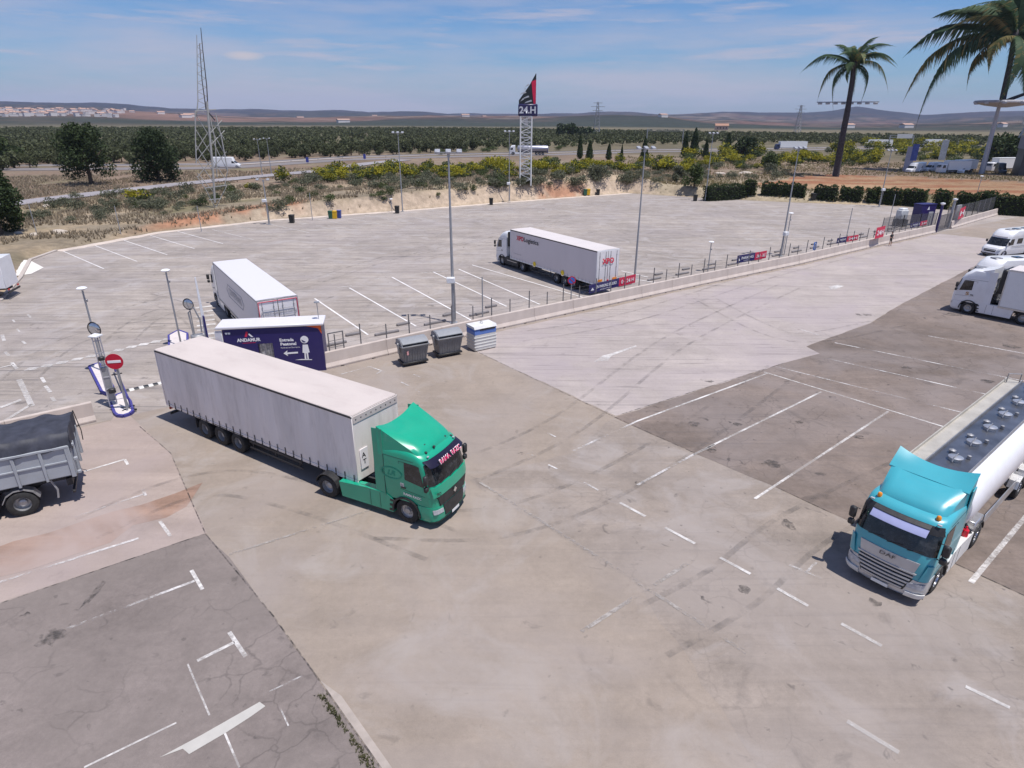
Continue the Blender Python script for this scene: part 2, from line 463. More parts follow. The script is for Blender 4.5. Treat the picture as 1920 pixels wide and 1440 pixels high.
# ------------------------------------------------------------ terrain
def _h2(ix, iy, s):
    n = (ix*374761393+iy*668265263+s*1442695041) & 0xffffffff
    n = (n ^ (n >> 13))*1274126177 & 0xffffffff
    return ((n ^ (n >> 16)) & 0xffff)/65535.0
def vnoise(x, y, s=0):
    x = np.asarray(x, float); y = np.asarray(y, float)
    ix = np.floor(x).astype(np.int64); iy = np.floor(y).astype(np.int64)
    fx = x-ix; fy = y-iy; fx = fx*fx*(3-2*fx); fy = fy*fy*(3-2*fy)
    a = _h2(ix, iy, s); b = _h2(ix+1, iy, s); c = _h2(ix, iy+1, s); d = _h2(ix+1, iy+1, s)
    return (a*(1-fx)+b*fx)*(1-fy)+(c*(1-fx)+d*fx)*fy
def fbm(x, y, sc, o=4, s=0):
    t = 0; a = .5; k = 1.0/sc; w = 0
    for i in range(o):
        t = t+a*vnoise(np.asarray(x)*k, np.asarray(y)*k, s+i); w += a; a *= .5; k *= 2.03
    return t/w
def sm(a, b, x):
    t = np.clip((x-a)/(b-a), 0, 1); return t*t*(3-2*t)
FAR_EDGE = [(-43.5, 51.8), (-47.7, 60.0), (-52.6, 68.3), (-53.2, 73.4), (-48.0, 86.7), (-37.4, 97.7), (-18.6, 109.1), (-0.2, 122.2), (24.5, 137.8),
            (40.7, 128.1), (54.2, 122.8), (67.5, 119.4), (76.0, 114.5), (87.2, 109.0), (135, 92), (220, 60)]
LOT = FAR_EDGE+[(260, 40), (220, -80), (-160, -80), (-150, 20), (-75, 47.5)]
LOTA = np.array(LOT)
def lot_dist(x, y):
    x = np.asarray(x, float); y = np.asarray(y, float)
    n = len(LOTA); best = np.full(x.shape, 1e18); ins = np.zeros(x.shape, bool)
    for i in range(n):
        ax, ay = LOTA[i]; bx, by = LOTA[(i+1) % n]
        dx, dy = bx-ax, by-ay
        t = np.clip(((x-ax)*dx+(y-ay)*dy)/(dx*dx+dy*dy), 0, 1)
        best = np.minimum(best, (x-ax-t*dx)**2+(y-ay-t*dy)**2)
        c = ((ay > y) != (by > y)) & (x < (bx-ax)*(y-ay)/((by-ay) if by != ay else 1e-9)+ax)
        ins ^= c
    d = np.sqrt(best)
    return np.where(ins, -d, d)
BX = [-200, -60, -53, -48, -40, -33, -18, 0, 24, 27, 32, 45, 70, 120, 300]
BH = [.2, .4, .6, .9, 1.3, 2.0, 2.6, 3.1, 3.5, 3.2, 1.9, 1.0, .5, .4, .3]
def az_px(az): return 960+FPX*np.tan(np.clip(az, -1.2, 1.2))/math.cos(PITCH)
def yh(px): return 220.1+.005*(px-960)
MIDX = [-600, 0, 200, 330, 420, 560, 700, 960, 1150, 1230, 1320, 1500, 1700, 1920, 2600]
MIDY = [206, 209, 211, 217, 224, 226, 222, 222, 219, 222, 230, 234, 236, 232, 228]
FARX = [-900, -300, 0, 60, 130, 200, 260, 330, 400, 480, 560, 640, 690, 740, 820, 960, 1090, 1140, 1180, 1240, 1280, 1350, 1420, 1500, 1560, 1600, 1640, 1690, 1730, 1780, 1840, 1920, 2100, 2600]
FARY = [200, 193, 192, 193, 197, 199, 203, 205, 207, 208, 209, 209, 212, 211, 214, 216, 214, 211, 212, 217, 216, 211, 213, 214, 212, 208, 211, 214, 218, 214, 211, 210, 208, 212]
def terr(x, y):
    x = np.asarray(x, float); y = np.asarray(y, float)
    r = np.hypot(x, y); az = np.arctan2(x, np.maximum(y, 1e-3)); px = az_px(az)
    d = lot_dist(x, y)
    Hb = np.interp(x, BX, BH)
    jag = (fbm(x, y, 3.0, 3, 5)-.5)
    face = sm(.35, 2.0+Hb*.25, d+jag*.7)
    h = Hb*face*(1-sm(14, 40, d))
    h = h+face*(fbm(x, y, 9, 3, 9)-.5)*.9*(1-sm(22, 42, d))*np.clip(Hb/2, .2, 1)
    h = np.where(d < .4, -.06, h)
    cz = np.cos(np.clip(az, -1.2, 1.2))
    mid = 14.58+(yh(px)-np.interp(px, MIDX, MIDY))*cz/1391*2500
    farh = 14.58+(yh(px)-np.interp(px, FARX, FARY)+1.0)*cz/1391*7200
    behind = sm(-200, 300, y)
    n1 = fbm(x, y, 420, 4, 21)-.5; n2 = fbm(x, y, 1500, 4, 31)-.5
    h = h+sm(950, 2400, r)*(mid+n1*22)*behind+(r > 950)*n1*8*sm(950, 1500, r)
    rid = np.abs(fbm(x, y, 900, 4, 41)-.5)*2
    h = h+sm(3000, 7000, r)*(farh-mid)*behind+sm(2900, 5200, r)*(1-sm(6500, 7000, r))*n2*60*behind-sm(3200, 4500, r)*(1-sm(6000, 7100, r))*rid*35*behind
    return h
def h1(x, y): return float(terr(np.array([x]), np.array([y]))[0])
def hit(px, py, tmax=1500):
    d = ray(px, py)
    t = np.concatenate([np.arange(20, 400, .25), np.arange(400, tmax, 3.0)])
    P = np.array([0, 0, CAM_H])[None]+d[None]*t[:, None]
    hh = terr(P[:, 0], P[:, 1])
    hh = np.where(lot_dist(P[:, 0], P[:, 1]) < .4, 0, hh)
    k = np.argmax(P[:, 2] <= hh)
    if P[k, 2] > hh[k]: k = len(t)-1
    return (float(P[k, 0]), float(P[k, 1]), float(hh[k]))

# polar grid: fine across the view, coarse behind
angs = np.concatenate([np.arange(-180, -52, 6), np.arange(-52, 52.01, .22), np.arange(58, 180, 6)])
rads = np.concatenate([[0.5, 20, 45], np.arange(55, 64, 3), np.arange(64, 190, .62), 190*1.022**np.arange(0, 185)])
rads = rads[rads < 11500]
AA, RR = np.meshgrid(np.radians(angs), rads, indexing='ij')
TX = (RR*np.sin(AA)); TY = (RR*np.cos(AA))
TZ = terr(TX.ravel(), TY.ravel()).reshape(TX.shape)
na, nr = TX.shape
ids = np.arange(na*nr).reshape(na, nr)
nx = np.roll(ids, -1, axis=0)
quads = np.stack([ids[:, :-1], ids[:, 1:], nx[:, 1:], nx[:, :-1]], -1).reshape(-1, 4)
me = bpy.data.meshes.new('terrain')
me.from_pydata(np.stack([TX.ravel(), TY.ravel(), TZ.ravel()], -1).tolist(), [], quads.tolist())
# land cover colours
x = TX.ravel(); y = TY.ravel(); r = np.hypot(x, y); d = lot_dist(x, y)
Hb = np.interp(x, BX, BH)
def C(c): return np.array(c)[None]
def mixc_(a, b, t): return a*(1-t[:, None])+b*t[:, None]
f1 = fbm(x, y, 6, 4, 51); f2 = fbm(x, y, 28, 4, 61); f3 = fbm(x, y, 1.6, 3, 71)
colr = np.repeat(C((.25, .205, .15)), len(x), 0)                    # dry grass
colr = mixc_(colr, C((.33, .26, .18)), sm(.45, .65, f1))
colr = mixc_(colr, C((.15, .135, .075)), sm(.5, .68, f2)*.8)
face = sm(.2, .8, d)*(1-sm(2.2, 3.6, d+f3*1.2))
colr = mixc_(colr, C((.47, .37, .28)), face*sm(.8, 2.0, Hb))
redband = face*(sm(4, 6, x)*(1-sm(13, 16, x)))*.8
redleft = sm(.3, 1.5, d)*(1-sm(6, 11, d))*sm(-52, -47, x)*(1-sm(-36, -32, x))*sm(.25, .42, f1)
colr = mixc_(colr, C((.36, .17, .10)), np.clip(redband*sm(.3, .6, f3)+redleft*.85, 0, 1))
# pale stony ground right of the corner
stony = sm(27, 31, x)*(1-sm(56, 64, x))*sm(.2, .8, d)*(1-sm(9, 16, d))
colr = mixc_(colr, C((.36, .30, .21)), stony*.8)
# brown verge beyond the access road
verge = sm(40, 60, d)*(1-sm(330, 420, r))
colr = mixc_(colr, C((.19, .135, .105)), verge*sm(.25, .5, f1)*.8)
# red field on the right
def in_poly(x, y, P):
    P = np.array(P); ins = np.zeros(x.shape, bool)
    for i in range(len(P)):
        ax, ay = P[i]; bx, by = P[(i+1) % len(P)]
        ins ^= ((ay > y) != (by > y)) & (x < (bx-ax)*(y-ay)/((by-ay) if by != ay else 1e-9)+ax)
    return ins
FIELD = [G(1390, 352), G(1480, 333), G(1560, 328), G(1700, 331), G(1930, 342), (260, 165), (230, 110), G(1930, 376), G(1640, 365)]
fld = in_poly(x+(f1-.5)*6, y+(f3-.5)*4, FIELD).astype(float)
fx = fbm(x*.25+y*.1, y, 5, 4, 81)
fcol = mixc_(np.repeat(C((.25, .115, .065)), len(x), 0), C((.31, .20, .12)), sm(.42, .6, fx))
colr = colr*(1-fld[:, None]*.95)+fcol*fld[:, None]*.95
# olive grove floor
gr = sm(255, 330, r+ (x*0.05))*(1-sm(1200, 1500, r))
colr = mixc_(colr, C((.13, .115, .075)), gr*.85)
# far country
farm = sm(1000, 1300, r)
g1 = fbm(x, y*.55, 260, 4, 91); g2 = fbm(x, y, 700, 4, 95); g3 = fbm(x*.6, y, 90, 3, 99)
g4 = fbm(x*.35+y*.1, y*.9, 38, 4, 103); g5 = fbm(x*.5, y, 130, 4, 107)
fc = np.repeat(C((.052, .045, .040)), len(x), 0)
fc = mixc_(fc, C((.135, .078, .065)), sm(.48, .60, g1)*.9)
fc = mixc_(fc, C((.24, .19, .155)), sm(.60, .68, g3)*.6)
fc = mixc_(fc, C((.020, .024, .020)), sm(.50, .58, g5)*.85)
fc = mixc_(fc, C((.17, .115, .09)), sm(.60, .68, g4)*.5)
fc = mixc_(fc, C((.028, .034, .028)), sm(.52, .62, g2)*.8)
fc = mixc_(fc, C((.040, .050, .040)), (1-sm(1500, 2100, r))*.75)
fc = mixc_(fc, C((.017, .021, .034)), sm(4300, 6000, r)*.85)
leftr = sm(1700, 2100, r)*(1-sm(3200, 4200, r))*sm(.15, .45, -x/np.maximum(y, 1))
fc = mixc_(fc, C((.21, .125, .10)), leftr*.75*sm(.38, .55, g1))
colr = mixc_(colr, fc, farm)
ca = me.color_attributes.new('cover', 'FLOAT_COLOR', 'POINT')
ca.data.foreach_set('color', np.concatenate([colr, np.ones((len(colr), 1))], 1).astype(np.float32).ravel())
me.polygons.foreach_set('use_smooth', [True]*len(me.polygons))
tm = bpy.data.materials.new('land'); tm.use_nodes = True
t_ = tm.node_tree; N_ = t_.nodes; L_ = t_.links; b_ = N_['Principled BSDF']
b_.inputs['Roughness'].default_value = .95; b_.inputs['Specular IOR Level'].default_value = .1
at_ = N_.new('ShaderNodeAttribute'); at_.attribute_name = 'cover'
ge_ = N_.new('ShaderNodeNewGeometry')
def _nn(scale, det, lo, hi, a, b):
    n = N_.new('ShaderNodeTexNoise'); n.inputs['Scale'].default_value = scale; n.inputs['Detail'].default_value = det; n.inputs['Roughness'].default_value = .65
    L_.new(ge_.outputs['Position'], n.inputs['Vector'])
    q = N_.new('ShaderNodeMapRange'); q.inputs['From Min'].default_value = lo; q.inputs['From Max'].default_value = hi
    q.inputs['To Min'].default_value = a; q.inputs['To Max'].default_value = b
    L_.new(n.outputs['Fac'], q.inputs['Value']); return q.outputs[0]
m1_ = N_.new('ShaderNodeMath'); m1_.operation = 'MULTIPLY'; L_.new(_nn(1.1, 6, .3, .7, .72, 1.25), m1_.inputs[0]); L_.new(_nn(.02, 5, .3, .7, .8, 1.2), m1_.inputs[1])
v_ = N_.new('ShaderNodeVectorMath'); v_.operation = 'SCALE'; L_.new(at_.outputs['Color'], v_.inputs[0]); L_.new(m1_.outputs[0], v_.inputs['Scale'])
L_.new(v_.outputs[0], b_.inputs['Base Color'])
bp_ = N_.new('ShaderNodeBump'); bp_.inputs['Strength'].default_value = .5; bp_.inputs['Distance'].default_value = .2
L_.new(_nn(2.2, 6, 0, 1, 0, 1), bp_.inputs['Height']); L_.new(bp_.outputs[0], b_.inputs['Normal'])
me.materials.append(tm)
terrain = bpy.data.objects.new('ground', me); col.objects.link(terrain); tag(terrain, 'dry grassy land running to brown hills on the horizon', kind='structure')

# haze: one closed box of thin air
hz = MB(); hz.box((0, 0, 150), (24600, 24600, 340))
hzo = hz.build('haze', [], smooth=0)
hm = bpy.data.materials.new('haze'); hm.use_nodes = True
ht = hm.node_tree
for n in list(ht.nodes):
    if n.type != 'OUTPUT_MATERIAL': ht.nodes.remove(n)
pv = ht.nodes.new('ShaderNodeVolumePrincipled')
pv.inputs['Color'].default_value = (.66, .74, 1.0, 1)
pv.inputs['Density'].default_value = .00006
pv.inputs['Anisotropy'].default_value = 0.0
ht.links.new(pv.outputs[0], ht.nodes['Material Output'].inputs['Volume'])
hzo.data.materials.append(hm)
tag(hzo, 'thin blue haze over the plain', kind='stuff')

# ------------------------------------------------------------ paved ground
def slab(name, pts, z, m, parent=None, label=None, kind='structure', wobble=0.0, depth=0):
    """flat sheet; wobble roughens its edges"""
    P = []
    n = len(pts)
    for i in range(n):
        a = pts[i]; b = pts[(i+1) % n]
        L = math.dist(a, b); k = max(1, int(L/.8)) if wobble else 1
        if k > 200: k = 200
        for j in range(k):
            t = j/k; p = [a[0]+(b[0]-a[0])*t, a[1]+(b[1]-a[1])*t]
            if wobble and j:
                p[0] += (random.random()-.5)*wobble; p[1] += (random.random()-.5)*wobble
            P.append(p)
    bm = bmesh.new(); vs = [bm.verts.new((p[0], p[1], z)) for p in P]
    f = bm.faces.new(vs); bmesh.ops.triangulate(bm, faces=[f])
    bmesh.ops.recalc_face_normals(bm, faces=bm.faces)
    if bm.faces[0:1] and bm.faces[:][0].normal.z < 0: bmesh.ops.reverse_faces(bm, faces=bm.faces)
    me = bpy.data.meshes.new(name); bm.to_mesh(me); bm.free(); me.materials.append(m)
    o = bpy.data.objects.new(name, me); col.objects.link(o); o.parent = parent
    if parent is None: tag(o, label, kind=kind)
    return o
M_CONC = pavement('forecourt concrete', (0.293, 0.242, 0.201), var=.07, streak=.05, stain=.22, crack=.05, tread=.05, tint2=(.345, .305, .28), tintc=(.30, .258, .238), tint_amt=.6)
M_LOT = pavement('lot asphalt', (0.346, 0.301, 0.269), var=.10, streak=.13, stain=.45, tread=.62, tint2=(.41, .375, .365), crack=.10, tintc=(.30, .265, .265), tint_amt=.4, ang=32)
M_PALE = pavement('pale concrete', (0.389, 0.338, 0.315), var=.07, streak=.06, stain=.25, tread=.40, tintc=(.35, .30, .31), tint_amt=.7, ang=20)
M_DARK = pavement('dark asphalt', (0.194, 0.154, 0.132), var=.13, streak=.10, stain=.65, crack=.35, tread=.2, tintc=(.24, .205, .195), tint_amt=.7, ang=38)
M_CRACK = pavement('cracked asphalt', (0.213, 0.179, 0.166), var=.12, streak=.05, stain=.35, crack=.42, tintc=(.21, .18, .165), tint_amt=.5)
M_MIXD = pavement('stained concrete', (0.281, 0.235, 0.201), var=.10, streak=.08, stain=.45, crack=.15, tintc=(.31, .268, .245), tint_amt=.6, tread=.10, tint2=(.345, .31, .295))
M_LEFT = pavement('left lane concrete', (0.367, 0.297, 0.261), var=.06, streak=.10, stain=.15, crack=.08, ang=24, tintc=(.34, .28, .27), tint_amt=.6)
M_CLAY = pavement('clay stained concrete', (0.316, 0.204, 0.153), var=.10, streak=.25, stain=.05, ang=24, tintc=(.355, .28, .255), tint_amt=1.0, tint2=(.36, .285, .26))

lot = slab('pavement', LOT, 0.0, M_LOT, label='streaked pale asphalt of the truck park')
WALLPTS = [(-11.6, 36.5), (-1.4, 44.5), (17.9, 58.6), (31.2, 68.0), (46.3, 79.6), (59.0, 89.1)]
near = [(-200, -60), (200, -60), (200, 60), G(1920, 405), (59.0, 89.1), (46.3, 79.6), (31.2, 68.0), (17.9, 58.6), (-1.4, 44.5), (-11.6, 36.5), (-16.5, 32.5), (-20.6, 29.6), (-40, 14.5), (-120, -20)]
near = [p for p in near]
slab('forecourt', near, .004, M_CONC, label='beige concrete forecourt around the green truck')
slab('concrete_apron', [G(885, 655), G(1155, 780), G(1470, 681), G(1537, 663), G(1512, 650), G(1632, 606), (33.5, 52.5), (52.5, 70.0), (64, 84), (59.3, 88.6), (46.5, 79.2), (31.4, 67.6), (18.1, 58.2), (-1.2, 44.1)], .008, M_PALE,
     label='pale concrete lane beside the long wall', wobble=.16)
slab('asphalt_bay', [G(1152, 783), G(1307, 852), G(1447, 910), G(1558, 962), G(1790, 1057), G(1920, 1117), (40, -6), (120, 45), (70, 66), G(1900, 470), (52.5, 70.0), (33.5, 52.5), G(1632, 606), G(1512, 650), G(1537, 663), G(1470, 681)], .012, M_DARK,
     label='dark oil stained asphalt under the marked bays', wobble=.10)
slab('stained_strip', [G(1152, 783), G(1307, 852), G(1447, 910), G(1558, 962), G(1790, 1057), G(1920, 1117), (40, -6), (24, -30), (14, -10), G(1420, 1440), G(1205, 1105), G(880, 900), G(1075, 850)], .006, M_MIXD,
     label='stained concrete strip in front of the blue truck', wobble=.3)
slab('left_lane', [(-60, -12), (-60, 6), (-40, 14.6), (-20.8, 29.2), G(228, 765), G(320, 850), G(388, 1000), G(0, 1130), (-40, 2)], .008, M_LEFT, label='pinkish concrete lane behind the tipper')
slab('clay_stain', [G(-300, 1150), G(-40, 1040), G(90, 1000), G(210, 960), G(330, 925), G(380, 905), G(350, 950), G(250, 985), G(140, 1040), G(0, 1082), G(-300, 1210)], .012, M_CLAY, label='red clay tracked across the left lane', wobble=.9)
slab('cracked_asphalt', [G(0, 1132), G(385, 1001), G(430, 1045), G(512, 1155), G(600, 1280), G(650, 1350), G(712, 1440), (-1.0, 6), (2, -8), (-60, -30), (-60, -8)], .012, M_CRACK,
     label='grey cracked asphalt in the bottom left corner', wobble=.08)
# pale screed edge beside the cracked asphalt
slab('screed_edge', [G(600, 1276), G(716, 1441), (-0.9, 6), (-.6, 6), G(735, 1440), G(640, 1305)], .016, mat('screed', (.36, .31, .275), .9, bump=.2), label='pale screed along the asphalt edge')
# concrete gutter round the lot's far edge
cr = MB()
def offset_path(P, w):
    out_ = []
    for i, p in enumerate(P):
        a = Vector(P[max(i-1, 0)]); b = Vector(P[min(i+1, len(P)-1)]); dd = (b-a).normalized()
        out_.append((p[0]-dd.y*w, p[1]+dd.x*w))
    return out_
P0 = FAR_EDGE[3:9]
A_ = offset_path(P0, -1.1); B_ = offset_path(P0, .35)
slab('gutter', A_+B_[::-1], .010, mat('gutter concrete', (.55, .47, .41), .9, var=.15, scale=.6, dirt_or_sheen=.4, dirt_or_sheen_col=(.35, .28, .22), bump=.3), label='pale concrete gutter at the foot of the bank', wobble=.3)
kb = MB()
KP = [FAR_EDGE[0], FAR_EDGE[1], FAR_EDGE[2], FAR_EDGE[3]]
for a, b in zip(KP[:-1], KP[1:]):
    L = math.dist(a, b); an = math.atan2(b[1]-a[1], b[0]-a[0])
    kb.box(((a[0]+b[0])/2, (a[1]+b[1])/2, .07), (L, .35, .16), bev=.02, rz=an)
tag(kb.build('kerb', mat('kerb stone', (.46, .40, .36), .9, bump=.3)), 'grey kerb at the left corner of the truck park', kind='structure')

# ------------------------------------------------------------ painted markings (children of the pavement)
PW = worn_paint('white road paint', (.66, .63, .61), .50)
PWF = worn_paint('faded road paint', (.62, .59, .58), .66)
PF = worn_paint('ghost road paint', (.36, .325, .30), .8)
PY = worn_paint('bright road paint', (.62, .59, .57), .42)
def stripe(a, b, w=.12, z=.022, m=PW, name='painted_line'):
    a = Vector(a); b = Vector(b); d = (b-a).normalized(); n = Vector((-d.y, d.x))*w/2
    L = (b-a).length; k = max(1, min(30, int(L/1.2)))
    mb = MB(); P = []
    for i in range(k+1):
        c = a+(b-a)*(i/k); wob = 1+(random.random()-.5)*.12
        P += [(c.x+n.x*wob, c.y+n.y*wob, z), (c.x-n.x*wob, c.y-n.y*wob, z)]
    mb.add(P, [(2*i, 2*i+1, 2*i+3, 2*i+2) for i in range(k)])
    return mb.build(name, m, lot, smooth=0)
def pst(x0, y0, x1, y1, w=.12, m=PW): return stripe(G(x0, y0), G(x1, y1), w, m=m)
# near right bays
for q in [(1195, 790, 1440, 700), (1075, 846, 1195, 790), (1300, 853, 1540, 735), (1415, 936, 1665, 772), (1433, 698, 1770, 801), (1455, 688, 1812, 776), (1530, 668, 1872, 745),
          (1565, 643, 1935, 718), (1740, 630, 1930, 665), (1500, 618, 1540, 630)]:
    pst(*q, m=PWF if q[0] in (1075, 1455, 1530, 1565, 1740, 1500) else PW)
pst(1195, 910, 1300, 853, m=PWF); pst(1300, 853, 1340, 834)
pst(1820, 1093, 1935, 955, w=.17)
for q in [(1162, 943, 1210, 969), (1247, 990, 1303, 1020), (1350, 1046, 1407, 1077), (1457, 1104, 1515, 1137), (1577, 1170, 1653, 1212), (1810, 1288, 1893, 1328)]: pst(*q, w=.13, m=PY)
pst(1588, 1353, 1685, 1412, w=.14, m=PY)
pst(1090, 1185, 1300, 1050, w=.15, m=PF); pst(1130, 1050, 1400, 1225, w=.15, m=PF); pst(900, 905, 1130, 1050, w=.13, m=PF); pst(1480, 1060, 1540, 1085, w=.1, m=PWF); pst(1510, 1075, 1530, 1055, w=.1, m=PWF)
pst(430, 1040, 700, 955, w=.12, m=PF)
# forecourt ghost marks behind the green cab
for q in [(693, 688, 720, 697), (775, 702, 790, 709), (752, 717, 767, 724), (779, 731, 787, 736), (706, 701, 716, 696), (640, 702, 693, 688), (1018, 808, 1042, 820), (1028, 872, 1045, 880), (990, 850, 1000, 855), (1095, 905, 1122, 920)]: pst(*q, w=.1, m=PWF)
# left lane
for q in [(157, 885, 234, 862), (234, 862, 240, 872), (140, 970, 270, 927), (268, 918, 273, 930), (300, 978, 320, 1006), (0, 1092, 260, 1010), (125, 1180, 365, 1090), (359, 1070, 380, 1106), (370, 1240, 440, 1205), (430, 1186, 461, 1232)]:
    pst(*q, w=.12, m=PWF if q[0] in (140, 268, 125, 0) else PW)
pst(352, 1246, 393, 1342, w=.05); pst(158, 1440, 331, 1356, w=.06, m=PY); pst(422, 1376, 449, 1440, w=.05); pst(490, 1305, 567, 1268, w=.05, m=PWF); pst(524, 1325, 541, 1362, w=.04, m=PWF)
slab('painted_patch', [G(300, 1421), G(380, 1378), G(487, 1317), G(498, 1325), G(470, 1345), G(425, 1374), G(355, 1415), G(343, 1405)], .022, mat('cream paint', (.45, .43, .40), .8, var=.05), parent=lot)
# arrow on the pale lane
ar = [G(1112, 680), G(1130, 667), G(1140, 665), G(1192, 648), G(1194, 650), G(1146, 668), G(1140, 677), G(1124, 677)]
slab('painted_arrow', ar, .022, PY, parent=lot)
slab('painted_arrow', [G(1553, 538), G(1572, 534), G(1582, 537), G(1565, 543), G(1556, 543)], .022, PY, parent=lot)
# crossing of square dashes at the entrance
for cx_, cy_ in [(60, 692), (89, 686), (117, 680), (145, 674), (172, 668), (198, 663), (223, 657), (247, 651), (270, 646), (293, 641), (315, 636), (337, 630)]:
    c = G(cx_, cy_); slab('painted_block', [(c[0]-.28, c[1]-.32), (c[0]+.30, c[1]-.18), (c[0]+.26, c[1]+.34), (c[0]-.32, c[1]+.2)], .022, PY, parent=lot)
# left area marks
for q in [(0, 765, 40, 750, .28), (36, 712, 60, 762, .28), (0, 795, 60, 758, .2), (22, 680, 32, 692, .2), (0, 690, 26, 684, .15), (78, 708, 84, 718, .18), (85, 724, 95, 736, .18), (97, 745, 103, 753, .18), (10, 660, 17, 668, .18),
          (4, 628, 8, 640, .2), (52, 590, 58, 596, .15), (42, 640, 48, 645, .15), (32, 617, 37, 623, .12), (24, 600, 28, 605, .12)]:
    pst(*q[:4], w=q[4], m=PY)
# zebra behind the second island
for i in range(9):
    pst(366+i*.8, 578+i*8.4, 398+i*1.6, 574+i*8.4, w=.45, m=PY)
PS_ = worn_paint('stall paint', (.78, .75, .74), .16)
# stalls along the fence
u_ = Vector((.795, .607)); v_n = Vector((-.607, .795))
def wall_at(s):
    """point at distance s along the long wall"""
    P = WALLPTS
    for a, b in zip(P[:-1], P[1:]):
        L = math.dist(a, b)
        if s <= L: return Vector(a)+(Vector(b)-Vector(a))*(s/L)
        s -= L
    a, b = P[-2], P[-1]; d_ = (Vector(b)-Vector(a)).normalized(); return Vector(b)+d_*s
stall_dir = Vector((-.56, .828))
for q in [(590, 560, 690, 628), (655, 540, 780, 612), (735, 520, 893, 606), (812, 510, 950, 575), (860, 505, 1012, 571), (885, 497, 1100, 560), (1165, 508, 1215, 520), (1165, 520, 1260, 535)]:
    pst(*q, w=.15, m=PS_)
for k in range(6, 24):
    p = wall_at(16+4.15*k)+Vector((-.6, .8))*2.0
    stripe(p, p+stall_dir*14, .10, m=PWF)
for (a, b) in [((520, 552), (570, 546)), ((575, 545), (620, 541)), ((622, 541), (660, 536)), ((700, 524), (735, 519)), ((790, 512), (840, 508))]: pst(*a, *b, w=.10, m=PWF)
# stalls on the far side
FE = [Vector(p) for p in FAR_EDGE[3:9]]
def edge_at(s):
    for a, b in zip(FE[:-1], FE[1:]):
        L = (b-a).length
        if s <= L: return a+(b-a)*(s/L)
        s -= L
    return FE[-1]
for k in range(30):
    p = edge_at(.5+3.9*k); d_ = Vector((.75, -.665))
    stripe(p+d_*1.2, p+d_*14.5, .12, m=PS_ if k < 5 else PW)
stripe(G(70, 520), G(420, 470), .10, m=PWF)

DJ = film('dark joint', (.05, .045, .043), .9, 3)
OIL = film('oil film', (.06, .055, .053), .75, 2.2)
TYR = film('tyre rubber mark', (.09, .085, .085), .26, .9)
for q in [(885, 655, 1152, 782), (1152, 782, 1307, 852), (1447, 910, 1558, 962), (1790, 1057, 1920, 1117), (320, 850, 385, 1000), (262, 800, 320, 850), (0, 1132, 385, 1001), (385, 1001, 512, 1155), (512, 1155, 600, 1278), (600, 1278, 712, 1438), (1155, 780, 1470, 681)]:
    stripe(G(q[0], q[1]), G(q[2], q[3]), .05, .019, DJ, 'joint')
def blotch(px_, py_, rx, ry, m=OIL, name='oil_stain'):
    c = G(px_, py_); k = math.hypot(*c)/1391; g = random.Random(int(px_*7+py_)); n = 14; P = []
    for i in range(n):
        a = 2*math.pi*i/n; q = 1+g.uniform(-.35, .35); P.append((c[0]+math.cos(a)*rx*k*q, c[1]+math.sin(a)*ry*k*1.6*q))
    slab(name, P, .020, m, parent=lot)
for q in [(1300, 795, 20, 7), (1383, 796, 9, 5), (1230, 764, 8, 4), (1335, 846, 12, 6), (1445, 870, 22, 10), (1500, 792, 9, 5), (1610, 820, 10, 5), (1850, 715, 14, 6), (1895, 650, 16, 8), (1700, 690, 10, 4), (1330, 715, 10, 4), (1560, 745, 8, 3), (95, 1195, 26, 16),
          (45, 1157, 12, 7), (180, 1110, 9, 26), (1320, 1125, 7, 10), (1395, 1105, 14, 9), (1640, 1130, 12, 8), (1480, 985, 12, 12), (1200, 905, 14, 5), (980, 850, 12, 4), (1700, 850, 9, 4), (1620, 590, 14, 5), (1790, 590, 20, 6), (1850, 560, 16, 5)]: blotch(*q)
def arc(pts, w=.22):
    P = [Vector(G(*p)) for p in pts]; Q = []
    for i in range(len(P)-1):
        p0 = P[max(i-1, 0)]; p1, p2 = P[i], P[i+1]; p3 = P[min(i+2, len(P)-1)]
        for k in range(8):
            t = k/8; Q.append(.5*((2*p1)+(p2-p0)*t+(2*p0-5*p1+4*p2-p3)*t*t+(3*p1-p0-3*p2+p3)*t**3))
    Q.append(P[-1])
    for off in (0, 1.95):
        V = []
        for i, p in enumerate(Q):
            d_ = (Q[min(i+1, len(Q)-1)]-Q[max(i-1, 0)]).normalized(); n_ = Vector((-d_.y, d_.x)); c = p+n_*off
            V += [(*(c+n_*w/2), .0195), (*(c-n_*w/2), .0195)]
        mb = MB(); mb.add(V, [(2*i, 2*i+1, 2*i+3, 2*i+2) for i in range(len(Q)-1)]); mb.build('tyre_mark', TYR, lot, smooth=0)
arc([(250, 640), (330, 585), (520, 555), (800, 470), (1060, 420)]); arc([(60, 720), (160, 640), (330, 610), (420, 640)]); arc([(240, 560), (330, 590), (420, 690)]); arc([(420, 470), (620, 500), (860, 470), (1100, 400)])
arc([(900, 900), (1100, 800), (1300, 640), (1500, 540)]); arc([(700, 1010), (980, 1000), (1250, 880), (1500, 700)]); arc([(1250, 1230), (1420, 1130), (1560, 1010), (1800, 880)]); 
arc([(980, 640), (1200, 600), (1450, 520), (1650, 470)]); arc([(180, 1010), (380, 930), (560, 960), (800, 1050)]); arc([(1300, 560), (1480, 640), (1700, 610)]); arc([(1000, 470), (1250, 450), (1500, 420)])

